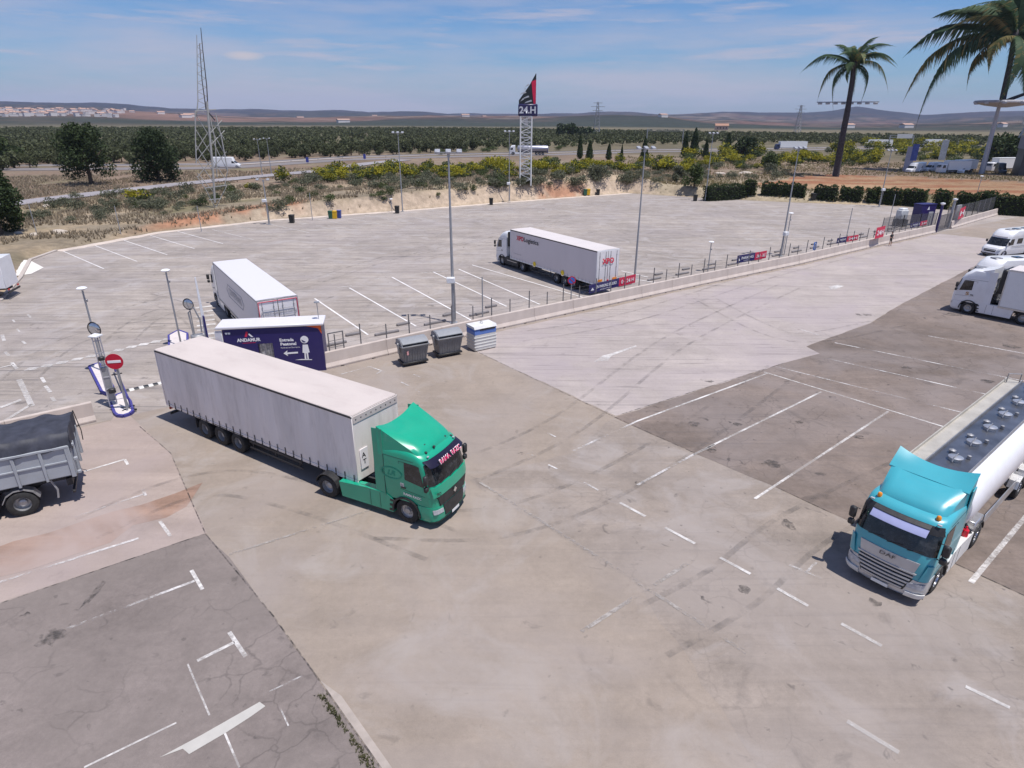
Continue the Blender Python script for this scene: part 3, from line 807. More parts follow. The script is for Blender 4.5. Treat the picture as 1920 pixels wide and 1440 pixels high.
# ------------------------------------------------------------ shared vehicle materials
RUB = mat('tyre rubber', (.025, .024, .024), .85, var=.3, scale=8, dirt_or_sheen=.5, dirt_or_sheen_col=(.09, .08, .07), bump=.2)
RIMM = mat('wheel steel', (.42, .42, .43), .45, .6, dirt_or_sheen=.5, scale=9)
RIMC = mat('polished rim', (.75, .75, .77), .2, 1.0, dirt_or_sheen=.2, scale=9)
BLK = mat('black plastic', (.022, .022, .024), .5, var=.3, dirt_or_sheen=.35, dirt_or_sheen_col=(.08, .07, .065), scale=5)
CHS = mat('chassis paint', (.03, .03, .033), .65, var=.3, dirt_or_sheen=.5, dirt_or_sheen_col=(.10, .09, .08), scale=4)
GLS = mat('windscreen glass', (.012, .014, .016), .07, var=.5, scale=2.2, spec=.55, coat=.15, dirt_or_sheen=.55, dirt_or_sheen_col=(.13, .13, .135))  # pale patches imitate reflections on the panes, painted into the glass colour
GREYM = mat('grey metal', (.33, .33, .345), .45, .5, dirt_or_sheen=.3, scale=6)
ALU = mat('aluminium', (.62, .62, .63), .35, .8, dirt_or_sheen=.25, scale=3)
CHROME = mat('chrome', (.8, .8, .82), .12, 1.0, var=.05)
WHT = mat('white vehicle paint', (.74, .74, .76), .35, var=.04, coat=.4, dirt_or_sheen=.10, dirt_or_sheen_col=(.45, .42, .38), scale=2)
LAMP = mat('lamp lens', (.42, .43, .46), .12, var=.2, scale=14, coat=1)
AMBER = mat('amber lens', (.75, .26, .02), .2, var=.1)
REDL = mat('red lens', (.5, .02, .02), .25, var=.1)
SEAM = mat('panel gap', (.02, .03, .03), .8)
CURT = mat('grubby curtain', (.76, .70, .665), .65, var=.10, scale=.9, dirt_or_sheen=.62, dirt_or_sheen_col=(.42, .37, .34), stretch=(1.3, 1.3, .25))
CURTR = mat('dusty roof sheet', (.54, .475, .445), .75, var=.05, scale=.7, dirt_or_sheen=.5, dirt_or_sheen_col=(.42, .35, .33), stretch=(.5, 1.2, 1))
PLATE = mat('number plate', (.75, .75, .75), .4, var=.02)
INK = mat('dark ink', (.02, .02, .025), .5)
REDI = mat('red ink', (.62, .02, .06), .5)

def make_wheel_meshes():
    t = MB(); t.lathe([(.285, -.10), (.29, -.15), (.44, -.155), (.495, -.13), (.51, -.08), (.51, .08), (.495, .13), (.44, .155), (.29, .15), (.285, .10)], ax='y', n=28, caps=False)
    for k in range(36):                                # tread ribs
        a = 2*math.pi*k/36
        t.box((math.cos(a)*.509, 0, math.sin(a)*.509), (.02, .20, .02))
    tyre = t.mesh('wheel', RUB, 30)
    r = MB(); r.lathe([(.30, -.05), (.30, .12), (.275, .13), (.265, .06), (.20, .03), (.12, .03), (.11, .10), (.06, .11)], ax='y', n=24)
    for k in range(10):
        a = 2*math.pi*k/10; r.cyl((math.cos(a)*.165, .03, math.sin(a)*.165), (math.cos(a)*.165, .065, math.sin(a)*.165), .016, n=6)
    rim = r.mesh('rim', RIMM, 30)
    r = MB(); r.lathe([(.30, -.05), (.30, .12), (.275, .13), (.262, -.02), (.19, -.08), (.15, -.08), (.14, .03), (.10, .05), (.05, .055)], ax='y', n=24)
    for k in range(10):
        a = 2*math.pi*k/10; r.cyl((math.cos(a)*.17, -.08, math.sin(a)*.17), (math.cos(a)*.17, -.04, math.sin(a)*.17), .016, n=6)
    deep = r.mesh('rim', RIMM, 30)
    chrome = deep.copy(); chrome.materials[0] = RIMC
    crf = rim.copy(); crf.materials[0] = RIMC
    return tyre, rim, deep, crf, chrome
TYRE, RIM, RIMD, RIMCF, RIMCD = make_wheel_meshes()
def wheel(root, M, x, y, r=.51, dual=False, rim=None, deep=False, w=1.0):
    side = 1 if y > 0 else -1
    S = Matrix.Diagonal((r/.51, w*(1.9 if dual else 1.0), r/.51, 1))
    B = M @ Matrix.Translation((x, y, r)) @ (Matrix.Identity(4) if side > 0 else Matrix.Rotation(math.pi, 4, 'Z'))
    o = link('wheel', TYRE, root, M=B @ S)
    rm = rim or (RIMD if deep else RIM)
    k = (.155*1.9-.155)/1.9 if dual else 0
    link('rim', rm, o, M=Matrix.Translation((0, k, 0)) @ Matrix.Diagonal((1, 1/(1.9 if dual else 1), 1, 1)))
    return o

# ------------------------------------------------------------ cab geometry
class Cab:
    """levels: (z, x_front, half_width, corner radius, bulge); x_rear constant"""
    def __init__(s, levels, xr, M):
        s.L = levels; s.xr = xr; s.M = M
    def at(s, z):
        L = s.L
        if z <= L[0][0]: return L[0][1:]
        for a, b in zip(L[:-1], L[1:]):
            if z <= b[0]:
                t = (z-a[0])/(b[0]-a[0]); return tuple(a[i]+(b[i]-a[i])*t for i in range(1, 5))
        return L[-1][1:]
    def fx(s, y, z):
        xf, hw, r, bu = s.at(z); ay = min(abs(y), hw)
        x = xf-bu*(ay/hw)**2
        if ay > hw-r: x -= r-math.sqrt(max(0, r*r-(ay-(hw-r))**2))
        return x
    def outline(s, z):
        xf, hw, r, bu = s.at(z); P = []
        for t in (0, .33, .66, 1): P.append((s.xr+(xf-bu-r-s.xr)*t, hw))
        for a in (22, 45, 67): P.append((xf-bu-r+r*math.sin(R(a)), hw-r+r*math.cos(R(a))))
        for t in (1, .66, .33, 0, -.33, -.66, -1): y = (hw-r)*t; P.append((xf-bu*(y/hw)**2, y))
        for a in (67, 45, 22): P.append((xf-bu-r+r*math.sin(R(a)), -hw+r-r*math.cos(R(a))))
        for t in (1, .66, .33, 0): P.append((s.xr+(xf-bu-r-s.xr)*t, -hw))
        return P
    def body(s, name, m, root, z0, z1, n=None, cap=True, xr=None, grow=0.0):
        zs = sorted(set([z0, z1]+[l[0] for l in s.L if z0 < l[0] < z1]+[z0+(z1-z0)*k/(n or 3) for k in range(1, (n or 3))]))
        keep = s.xr
        if xr is not None: s.xr = xr
        mb = MB(); vs = []; k = None
        for z in zs:
            P = s.outline(z); k = len(P)
            vs += [(p[0]+(grow if p[0] > s.xr+.01 else 0), p[1]*(1+grow), z) for p in P]
        fs = []
        for i in range(len(zs)-1):
            for j in range(k): fs.append((i*k+j, i*k+(j+1) % k, (i+1)*k+(j+1) % k, (i+1)*k+j))
        fs += [tuple(range(k)), tuple(range((len(zs)-1)*k, len(zs)*k))]
        mb.add(vs, fs); s.xr = keep
        return mb.build(name, m, root, M=s.M, smooth=35)
    def front(s, name, m, root, c, off=.012, th=.02, n=(8, 5), mb=None, mi=0):
        """c: four (y,z) corners; follows the front face"""
        own = mb is None
        mb = mb or MB()
        def fn(u, v):
            y = (c[0][0]*(1-u)+c[1][0]*u)*(1-v)+(c[3][0]*(1-u)+c[2][0]*u)*v
            z = (c[0][1]*(1-u)+c[1][1]*u)*(1-v)+(c[3][1]*(1-u)+c[2][1]*u)*v
            hw = s.at(z)[1]
            yy = y if abs(y) <= hw else math.copysign(hw, y)
            sc = 1+off/hw*(abs(yy)/hw)**4
            return (s.fx(yy, z)+off, yy*sc, z)
        mb.sheet(fn, n[0], n[1], (-th, 0, 0), mi)
        return mb.build(name, m, root, M=s.M) if own else mb
    def side(s, name, m, root, sg, c, off=.010, th=.02, n=(4, 4), mb=None, mi=0):
        own = mb is None
        mb = mb or MB()
        def fn(u, v):
            x = (c[0][0]*(1-u)+c[1][0]*u)*(1-v)+(c[3][0]*(1-u)+c[2][0]*u)*v
            z = (c[0][1]*(1-u)+c[1][1]*u)*(1-v)+(c[3][1]*(1-u)+c[2][1]*u)*v
            xf, hw, r, bu = s.at(z)
            y = hw; xs = xf-bu-r
            if x > xs: y = hw-r+math.sqrt(max(0, r*r-min(x-xs, r)**2))
            return (x, sg*(y+off), z)
        mb.sheet(fn, n[0], n[1], (0, -sg*th, 0), mi)
        return mb.build(name, m, root, M=s.M) if own else mb

def roof_fairing(root, M, m, x0, x1, z0, z1, zb, hw0, hw1, horn=.12, n=8, name='roof_fairing', droop=.10, hump=.6):
    """deflector rising from x0 (front) to x1 (rear)"""
    mb = MB(); vs = []; K = None
    for i in range(n+1):
        t = i/n; x = x0+(x1-x0)*t; hw = hw0+(hw1-hw0)*t**.7
        zt = z0+(z1-z0)*(t**hump)
        P = [(-hw, zb)]
        m_ = 12
        for k in range(m_+1):
            v = -1+2*k/m_; y = hw*.985*math.copysign(abs(v)**.85, v)
            z = zt-droop*(1-t)*abs(v)**2.2+horn*t**2*(abs(v)**2-.5)-(.10*(abs(v) > .99)*(1-t*.6))
            P.append((y, max(z, zb+.004)))
        P.append((hw, zb)); K = len(P)
        vs += [(x, p[0], p[1]) for p in P]
    fs = []
    for i in range(n):
        for j in range(K): fs.append((i*K+j, i*K+(j+1) % K, (i+1)*K+(j+1) % K, (i+1)*K+j))
    fs += [tuple(range(K)), tuple(range(n*K, (n+1)*K))]
    mb.add(vs, fs)
    return mb.build(name, m, root, M=M, smooth=50)

def mirror(root, M, x, sg, y, z, m, h=.42, arm=True, low=True):
    mb = MB(); mb.box((x, sg*(y+.16), z), (.16, .22, h), bev=.05)
    if low: mb.box((x, sg*(y+.15), z-h/2-.17), (.15, .20, .22), bev=.04)
    if arm: mb.tube([(x-.05, sg*(y-.03), z+h/2-.04), (x-.02, sg*(y+.1), z+h/2-.02), (x-.02, sg*(y+.1), z-h/2-.2), (x-.05, sg*(y-.03), z-h/2-.2)], .02, 6)
    return mb.build('mirror', m, root, M=M)

def tractor(root, M, style, paint, skirt=None, lower=None, wb=3.8, rims=None, text_visor=None, hi=True, fair=True):
    """tractor unit, front bumper at x=0, heading +x. Returns Cab"""
    skirt = skirt or paint; lower = lower or paint
    if style == 'renault':
        L = [(.98, -.03, 1.20, .22, .10), (1.55, -.03, 1.24, .24, .10), (1.95, -.08, 1.25, .26, .10), (2.78, -.36, 1.24, .26, .10), (2.98, -.48, 1.23, .28, .12), (3.12, -.72, 1.19, .30, .16), (3.20, -1.0, 1.10, .30, .2)]
    elif style == 'daf':
        L = [(.98, -.02, 1.20, .20, .13), (1.45, -.02, 1.24, .24, .14), (1.9, -.07, 1.25, .26, .14), (2.72, -.36, 1.23, .28, .14), (2.92, -.48, 1.21, .30, .14), (3.02, -.62, 1.17, .30, .16), (3.07, -.85, 1.10, .30, .2)]
    elif style == 'volvo':
        L = [(.98, -.02, 1.20, .20, .10), (1.5, -.02, 1.24, .24, .11), (1.95, -.10, 1.25, .28, .12), (2.72, -.45, 1.23, .28, .14), (3.05, -.72, 1.21, .30, .16), (3.38, -1.02, 1.16, .34, .18), (3.55, -1.35, 1.05, .36, .2), (3.60, -1.6, .95, .36, .2)]
    else:
        L = [(.98, -.02, 1.20, .18, .08), (1.5, -.02, 1.24, .20, .09), (1.95, -.08, 1.25, .24, .10), (2.80, -.34, 1.24, .26, .10), (3.15, -.50, 1.22, .28, .12), (3.5, -.85, 1.15, .32, .16), (3.62, -1.25, 1.02, .34, .2)]
    cab = Cab(L, -2.32, M)
    zt = L[-1][0]
    cab.body('cab', paint, root, .98, zt, 4)
    # front lower panel and bumper
    lowL = [(.26, -.06, 1.12, .20, .16), (.36, .02, 1.20, .22, .16), (.62, .04, 1.23, .24, .16), (.98, .0, 1.22, .24, .12)]
    lc = Cab(lowL, -.86, M)
    lc.body('bumper', lower, root, .26, .975, 3)
    # bonnet panel, grille, glass
    wz0, wz1 = (1.93, 2.76) if style != 'volvo' else (1.95, 2.70)
    cab.front('windscreen', GLS, root, [(-1.215, wz0), (1.215, wz0), (1.17, wz1), (-1.17, wz1)], off=.012, n=(14, 4))
    for sg in (-1, 1):
        sw = cab.side('side_window', GLS, root, sg, [(-1.36, 1.98), (-.50, 1.84), (-.70, 2.68), (-1.36, 2.72)] if style != 'volvo' else [(-1.40, 1.95), (-.60, 1.85), (-.80, 2.62), (-1.36, 2.66)])
        sm_ = MB()
        for c in ([(-1.62, 1.02), (-1.605, 1.02), (-1.605, 2.72), (-1.62, 2.72)], [(-1.62, 2.71), (-.52, 2.70), (-.52, 2.715), (-1.62, 2.725)], [(-2.3, 2.84), (-.5, 2.80), (-.5, 2.815), (-2.3, 2.855)],
                  [(-1.6, 1.52), (-.30, 1.40), (-.30, 1.415), (-1.6, 1.535)]):
            cab.side('', None, None, sg, c, off=.004, th=.01, n=(4, 1), mb=sm_)
        sm_.build('door_seam', SEAM, root, M=M)
        hd = MB(); cab.side('', None, None, sg, [(-1.55, 1.58), (-1.34, 1.58), (-1.34, 1.64), (-1.55, 1.64)], off=.03, th=.03, n=(1, 1), mb=hd)
        hd.build('door_handle', BLK, root, M=M)
        mirror(root, M, -.30, sg, 1.25, 2.30, BLK)
        # arches, steps and skirts
        ar = MB()
        pts = [(-1.4+.66*math.cos(R(a)), .50+.66*math.sin(R(a))) for a in range(-8, 189, 14)]
        pin = [(-1.4+.585*math.cos(R(a)), .50+.585*math.sin(R(a))) for a in range(-8, 189, 14)]
        for i in range(len(pts)-1):
            q = [pts[i], pts[i+1], pin[i+1], pin[i]]
            ar.prism(q, sg*.86, sg*1.262, plane='xz')
        ar.build('wheel_arch', BLK, root, M=M)
        sk = MB(); sk.prism([(-2.02, .32), (-2.02, .92), (-2.28, 1.10), (-3.25, 1.10), (-wb-.72, .98), (-wb-.62, .32)], sg*.90, sg*1.235, plane='xz')
        sk.build('side_skirt', skirt, root, M=M)
        for k in range(3):
            st = MB(); st.box((-2.10+.03*k, sg*1.24, .42+.22*k), (.20, .03, .10), bev=.01); st.build('step', BLK, root, M=M)
        for x_s in (-3.1, -2.62):
            sl = MB(); sl.box((x_s, sg*1.237, .70), (.012, .01, .7)); sl.build('skirt_seam', SEAM, root, M=M)
        wheel(root, M, -1.4, sg*1.06, rim=rims and rims[0])
        wheel(root, M, -1.4-wb, sg*.94, dual=True, deep=True, rim=rims and rims[1])
        mg = MB()
        x0 = -1.4-wb
        for a in range(10, 170, 16):
            p = [(x0+.60*math.cos(R(b)), .51+.60*math.sin(R(b))) for b in (a, a+16)]+[(x0+.57*math.cos(R(b)), .51+.57*math.sin(R(b))) for b in (a+16, a)]
            mg.prism(p, sg*.62, sg*1.25, plane='xz')
        mg.build('mudguard', BLK, root, M=M)
        hl = MB(); lc.front('', None, None, [(sg*.72, .66), (sg*1.16, .70), (sg*1.18, .90), (sg*.74, .84)], off=.02, n=(6, 2), mb=hl)
        hl.build('headlight', LAMP, root, M=M)
    ch = MB()
    for sg in (-1, 1): ch.box((-3.4, sg*.42, .86), (5.4, .09, .28))
    ch.box((-2.0, 0, .62), (3.2, .8, .3)); ch.box((-1.4-wb, 0, .51), (.14, 1.7, .14)); ch.box((-1.4, 0, .5), (.12, 1.8, .12)); ch.box((-2.62, 0, 1.3), (.12, 1.6, .9))
    ch.build('chassis', CHS, root, M=M)
    fw = MB(); fw.lathe([(.1, 1.00), (.50, 1.02), (.52, 1.08), (.48, 1.10), (.12, 1.10)], (-1.4-wb+.1, 0, 0), n=20); fw.build('fifth_wheel', CHS, root, M=M)
    pl = MB(); pl.box((.065, 0, .40), (.012, .52, .12), bev=.004); pl.build('number_plate', PLATE, root, M=M)
    wp = MB()
    for y in (-.75, -.15, .45): wp.tube([(cab.fx(y, 1.92)+.03, y, 1.92), (cab.fx(y+.4, 2.0)+.035, y+.45, 2.02)], .012, 5)
    wp.build('wiper', BLK, root, M=M)
    return cab, lc

def box_trailer(root, M, side_m, roof_m, door_m, L=13.6, frame_m=None, straps=True, axles=(-7.9, -9.2, -10.5), H=4.0, zf=1.12, W=2.55, reefer=False, guards=True, front_m=None, rail=BLK, strapm=None, folds=.012):
    frame_m = frame_m or side_m; hw = W/2
    b = MB(); b.box((-L/2, 0, H-.02), (L, W, .04), bev=.012)
    def rf(u, v): return (-L+.03+(L-.06)*u, -hw+.04+(W-.08)*v, H+.003+.012*math.sin(u*60)*0+.015*math.sin(math.pi*v))
    b.sheet(rf, 24, 4)
    b.build('roof', roof_m, root, M=M)
    for sg in (-1, 1):
        c = MB()
        def fn(u, v, sg=sg):
            x = -L+.06+(L-.12)*u; z = zf+.02+(H-.13-zf)*v
            w = folds*(math.sin(x*5.3+sg)+.6*math.sin(x*11.7+1.3*v))*(.3+.7*math.sin(math.pi*v))
            return (x, sg*(hw-.015+w), z)
        c.sheet(fn, 90 if folds > .005 else 12, 6, (0, -sg*.03, 0))
        c.build('side_curtain' if straps else 'side_wall', side_m, root, M=M, smooth=60)
        r = MB(); r.box((-L/2, sg*(hw-.01), H-.075), (L, .05, .075), bev=.01); r.build('top_rail', rail, root, M=M)
        r = MB(); r.box((-L/2, sg*(hw-.02), zf-.06), (L, .05, .14), bev=.01); r.build('bottom_rail', frame_m, root, M=M)
        if straps:
            s_ = MB(); n = int(L/.52)
            for k in range(n): x = -L+.3+k*(L-.5)/(n-1); s_.box((x, sg*(hw+.012), zf+.04), (.04, .015, .34)); s_.box((x, sg*(hw+.02), zf-.08), (.06, .03, .07))
            tag(s_.build('straps', strapm or CHS, root, M=M), kind='stuff')
        if guards:
            g = MB()
            for z in (.50, .80): g.box((-5.3, sg*(hw-.10), z), (3.6, .03, .12), bev=.008)
            for x in (-3.7, -5.3, -6.9): g.box((x, sg*(hw-.14), .80), (.06, .05, .62))
            g.build('side_guard', ALU if not straps else CHS, root, M=M)
        lg = MB(); lg.box((-2.6, sg*.75, .72), (.14, .14, .8)); lg.box((-2.6, sg*.75, .30), (.3, .26, .04)); lg.build('landing_leg', CHS, root, M=M)
        for x in axles:
            wheel(root, M, x, sg*1.10, r=.50, deep=True, w=1.25)
        mg = MB()
        for x in axles: mg.box((x, sg*1.10, 1.045), (1.1, .38, .03))
        mg.box((axles[-1]-.62, sg*1.1, .72), (.02, .4, .6))
        mg.build('mudguard', BLK, root, M=M)
        for y0 in (0,):
            d = MB(); d.box((-L-.015, sg*hw/2, (H+zf)/2-.02), (.05, hw-.05, H-zf-.14), bev=.012); do = d.build('rear_door', door_m, root, M=M)
            k = MB()
            for y in (.28, .98): k.cyl((-L-.06, sg*y, zf+.02), (-L-.06, sg*y, H-.12), .018, n=8); 
            for y in (.28, .98):
                for z in (zf+.5, 2.4, H-.5): k.box((-L-.06, sg*y, z), (.05, .07, .07))
            kr = k.mesh('lock_rod', GREYM, 30, M=M); link('lock_rod', kr, do)
    f = MB(); f.box((-.03, 0, (H+zf)/2-.03), (.06, W-.02, H-zf), bev=.02); f.build('front_wall', front_m or frame_m, root, M=M)
    e = MB(); e.box((-L-.0, 0, H-.05), (.07, W, .10), bev=.01); e.build('header_bar', frame_m, root, M=M)
    for sg in (-1, 1):
        e = MB(); e.box((-L, sg*(hw-.03), (H+zf)/2), (.08, .07, H-zf), bev=.01); e.build('corner_post', frame_m, root, M=M)
        e = MB(); e.box((-.04, sg*(hw-.03), (H+zf)/2), (.09, .08, H-zf), bev=.02); e.build('corner_post', frame_m, root, M=M)
    e = MB(); e.box((-L, 0, zf-.07), (.08, W, .16), bev=.01); e.build('rear_sill', frame_m, root, M=M)
    c = MB()
    for sg in (-1, 1): c.box((-L/2-.3, sg*.45, zf-.20), (L-1.2, .10, .28))
    for x in np.arange(-L+.8, -.6, 1.5): c.box((float(x), 0, zf-.10), (.08, W-.2, .10))
    for x in axles: c.box((x, 0, .5), (.13, 2.0, .13))
    c.box((-1.2, 0, zf-.1), (2.2, 1.2, .1)); c.box((-L+.1, 0, .55), (.10, W-.1, .12), bev=.01)
    c.box((-L+.25, .5, .8), (.06, .06, .5)); c.box((-L+.25, -.5, .8), (.06, .06, .5))
    c.cyl((-11.8 if L > 13 else -L+1.2, -.7, .75), (-11.8 if L > 13 else -L+1.2, .7, .75), .16, n=12)
    c.build('underframe', CHS, root, M=M)
    for sg in (-1, 1):
        t = MB(); t.box((-L+.03, sg*.98, .80), (.05, .42, .12), bev=.01); t.build('tail_light', REDL, root, M=M)
def T(x, y=0, z=0, rz=0): return Matrix.Translation((x, y, z)) @ Matrix.Rotation(rz, 4, 'Z')

# ============================================================ GREEN TRUCK
GREEN = mat('green truck paint', (.008, .335, .20), .30, var=.05, scale=1.5, coat=.6, dirt_or_sheen=.12, dirt_or_sheen_col=(.05, .30, .19), bump=0)
GREEND = mat('dark green decal', (.008, .26, .17), .4)
yawT = R(-32.75)
gk = Vector((-6.81, 23.62))
root = empty('articulated_truck', (gk.x, gk.y, 0), yawT, 'green cabbed articulated truck with grubby pale curtain trailer turning on the forecourt', 'truck')
_o = Matrix.Rotation(-yawT, 3, 'Z') @ Vector((-7.05+6.81, 23.3-23.62, 0))
Mtr = T(_o.x, _o.y, 0, R(-26.3)-yawT) @ T(1.4+3.95)
cab, lc = tractor(root, Mtr, 'renault', GREEN, wb=3.95)
Rf = roof_fairing(root, Mtr, GREEN, -.62, -2.55, 3.08, 3.86, 2.80, 1.10, 1.24, horn=.26, droop=.14)
# side air deflectors behind the cab
for sg in (-1, 1):
    m_ = MB(); m_.sheet(lambda u, v, sg=sg: (-2.30-.50*u, sg*(1.235-.03*u), 1.02+2.86*v-.05*u*v), 3, 3, (0, -sg*.03, 0)); m_.build('side_deflector', GREEN, root, M=Mtr)
    s_ = MB(); s_.box((-2.31, sg*1.243, 1.95), (.018, .02, 1.8)); s_.build('deflector_seam', SEAM, root, M=Mtr)
cab.front('grille_surround', BLK, root, [(-.80, 1.02), (.80, 1.02), (1.14, 1.60), (-1.14, 1.60)], off=.02, n=(10, 3)).name = 'lower_windscreen_trim'
g_ = MB(); cab.front('', None, None, [(-.86, 1.00), (.86, 1.00), (1.0, 1.42), (-1.0, 1.42)], off=.045, th=.03, n=(10, 3), mb=g_); g_.build('grille', BLK, root, M=Mtr)
p_ = MB(); cab.front('', None, None, [(-1.16, 1.44), (1.16, 1.44), (1.20, 1.88), (-1.20, 1.88)], off=.05, th=.04, n=(12, 3), mb=p_); p_.build('bonnet_panel', GREEN, root, M=Mtr)
p_ = MB(); lc.front('', None, None, [(-.62, .46), (.62, .46), (.72, .96), (-.72, .96)], off=.03, th=.03, n=(8, 3), mb=p_); p_.build('lower_grille', BLK, root, M=Mtr)
p_ = MB(); lc.front('', None, None, [(-1.15, .27), (1.15, .27), (1.18, .35), (-1.18, .35)], off=.04, th=.05, n=(12, 1), mb=p_); p_.build('splitter', BLK, root, M=Mtr)
em = MB(); em.lathe([(.03, 0), (.12, .01), (.12, .02)], (.06, 0, 1.28), ax='x', n=4); em.build('badge', CHROME, root, M=Mtr)
# sun visor with the lettering
vz = MB()
def fvis(u, v):
    y = -1.16+2.32*u; z = 2.68+.20*v
    return (cab.fx(y, z)+.03+.22*(1-v), y*1.0, z)
vz.sheet(fvis, 12, 2, (-.01, 0, .02)); vz.build('sun_visor', mat('tinted visor', (.015, .012, .03), .2, var=.1), root, M=Mtr)
PINK = mat('white vinyl', (.85, .80, .82), .5, var=.02)
bk = MB(); bk.box((cab.fx(0, 2.72)+.165, .0, 2.70), (.012, 1.30, .20), M=None)
REDO = mat('crimson vinyl', (.60, .01, .10), .5)
text('RAMA  RAZC', 'lettering', PINK, (cab.fx(0, 2.70)+.265, -.70, 2.685), (0, 1, 0), (-.75, 0, 1), .20, 1.45, parent=root, bold=.05, M=Mtr, depth=.03)
text('RAMA  RAZC', 'lettering', REDO, (cab.fx(0, 2.70)+.272, -.685, 2.70), (0, 1, 0), (-.75, 0, 1), .17, 1.42, parent=root, bold=.005, M=Mtr, depth=.036)
text('RAMA RAZC', 'lettering', PINK, (-1.45, -1.262, 1.30), (1, 0, -.04), (0, 0, 1), .11, .80, parent=root, bold=.02, M=Mtr, depth=.004)
text('90', 'lettering', INK, (cab.fx(-1.05, 1.5)+.06, -1.12, 1.52), (.35, .93, 0), (0, 0, 1), .16, parent=root, bold=.02, M=Mtr, depth=.02)
# oval emblem on the sleeper side
ov = MB()
for i in range(28):
    a0, a1 = 2*math.pi*i/28, 2*math.pi*(i+1)/28
    def q(a, k): return (-1.97+.50*k*math.cos(a), -1.262, 2.12+.26*(1-(1-k)*1.6)*math.sin(a))
    ov.add([q(a0, 1), q(a1, 1), q(a1, .88), q(a0, .88)], [(0, 1, 2, 3)])
ov.build('oval_emblem', GREEND, root, M=Mtr)
text('LR', 'lettering', GREEND, (-2.16, -1.256, 2.01), (1, 0, 0), (0, 0, 1), .22, .36, parent=root, bold=.03, M=Mtr, depth=.006, shear=.3)
st_ = MB(); st_.box((-1.50, -1.255, 1.72), (.17, .01, .14)); st_.build('sticker', mat('grey sticker', (.42, .42, .42), .6, var=.4, scale=30), root, M=Mtr)
# roof aerials, horns and beacons
rh = MB(); rh.tube([(-.95, -.48, 3.22), (-.95, .28, 3.22)], .022, 8); 
for y in (-.55, .30): rh.box((-.95, y, 3.24), (.22, .13, .09), bev=.02)
rh.build('air_horn_bar', BLK, root, M=Mtr)
for (x, y, z) in [(-.66, -.78, 3.06), (-.72, .62, 3.08), (-.62, .92, 2.99), (-.60, -.32, 3.11)]:
    r_ = MB(); r_.box((x, y, z+.02), (.10, .09, .09), bev=.02); r_.build('marker_lamp', BLK, root, M=Mtr)
for y in (-.9, .9):
    r_ = MB(); r_.box((-.50, y, 3.0), (.06, .10, .05), bev=.01); r_.build('roof_lamp', LAMP, root, M=Mtr)
Mg = T(1.6)
box_trailer(root, Mg, CURT, CURTR, CURT, strapm=CHS, folds=.020)
fh = MB(); fh.box((.012, 0, 3.80), (.03, 2.48, .30), bev=.01); fh.build('front_flap', CURTR, root, M=Mg)
ey = MB()
for k in range(9): ey.cyl((.03, -1.1+k*.275, 3.80), (.036, -1.1+k*.275, 3.80), .028, n=8)
ey.build('eyelets', BLK, root, M=Mg)['kind'] = 'stuff'
sg_ = MB(); sg_.box((.03, -.85, 2.0), (.03, .42, .9), bev=.01); sg_.build('front_placard', PINK, root, M=Mg)
text('A', 'lettering', INK, (.046, -1.0, 2.05), (0, 1, 0), (0, 0, 1), .22, parent=root, bold=.02, M=Mg)
text('T', 'lettering', INK, (.046, -.95, 1.75), (0, 1, 0), (0, 0, 1), .22, parent=root, bold=.02, M=Mg)
ho = MB()
for y in (-.3, -.1, .15): ho.tube([(.0, y, 1.7), (.35, y-.1, 1.35), (.7, y, 1.25), (.85, y, 1.5)], .025, 6)
ho.build('air_hose', REDL, root, M=Mg)

# ============================================================ BLUE TANKER TRUCK
TURQ = mat('turquoise truck paint', (.055, .365, .44), .30, var=.04, scale=1.5, coat=.6, dirt_or_sheen=.08, dirt_or_sheen_col=(.12, .38, .42))
SILV = mat('silver bumper paint', (.50, .50, .51), .35, .35, var=.06, coat=.4)
WSK = mat('white skirt paint', (.70, .69, .67), .4, var=.06, dirt_or_sheen=.2, scale=2)
root = empty('tanker_truck', (12.3, 16.75, 0), R(219.6), 'turquoise cabbed tanker truck with polished tank at the right edge', 'truck')
I4 = Matrix.Identity(4)
cab, lc = tractor(root, I4, 'daf', TURQ, skirt=WSK, lower=SILV, wb=3.8, rims=(RIMCF, RIMCD))
roof_fairing(root, I4, TURQ, -.78, -2.62, 3.04, 3.84, 2.75, .98, 1.20, horn=.24, droop=.14, hump=.62)
lip = MB(); lip.sheet(lambda u, v: (-1.95-.66*v, -1.20+2.4*u, 3.55+.38*v+.25*(abs(2*u-1)**2-.5)*v+.02), 12, 3, (0, 0, .05)); lip.build('fairing_lip', TURQ, root)
for sg in (-1, 1):
    m_ = MB(); m_.sheet(lambda u, v, sg=sg: (-2.30-.45*u, sg*(1.235-.03*u), 1.02+2.55*v), 3, 3, (0, -sg*.03, 0)); m_.build('side_deflector', TURQ, root)
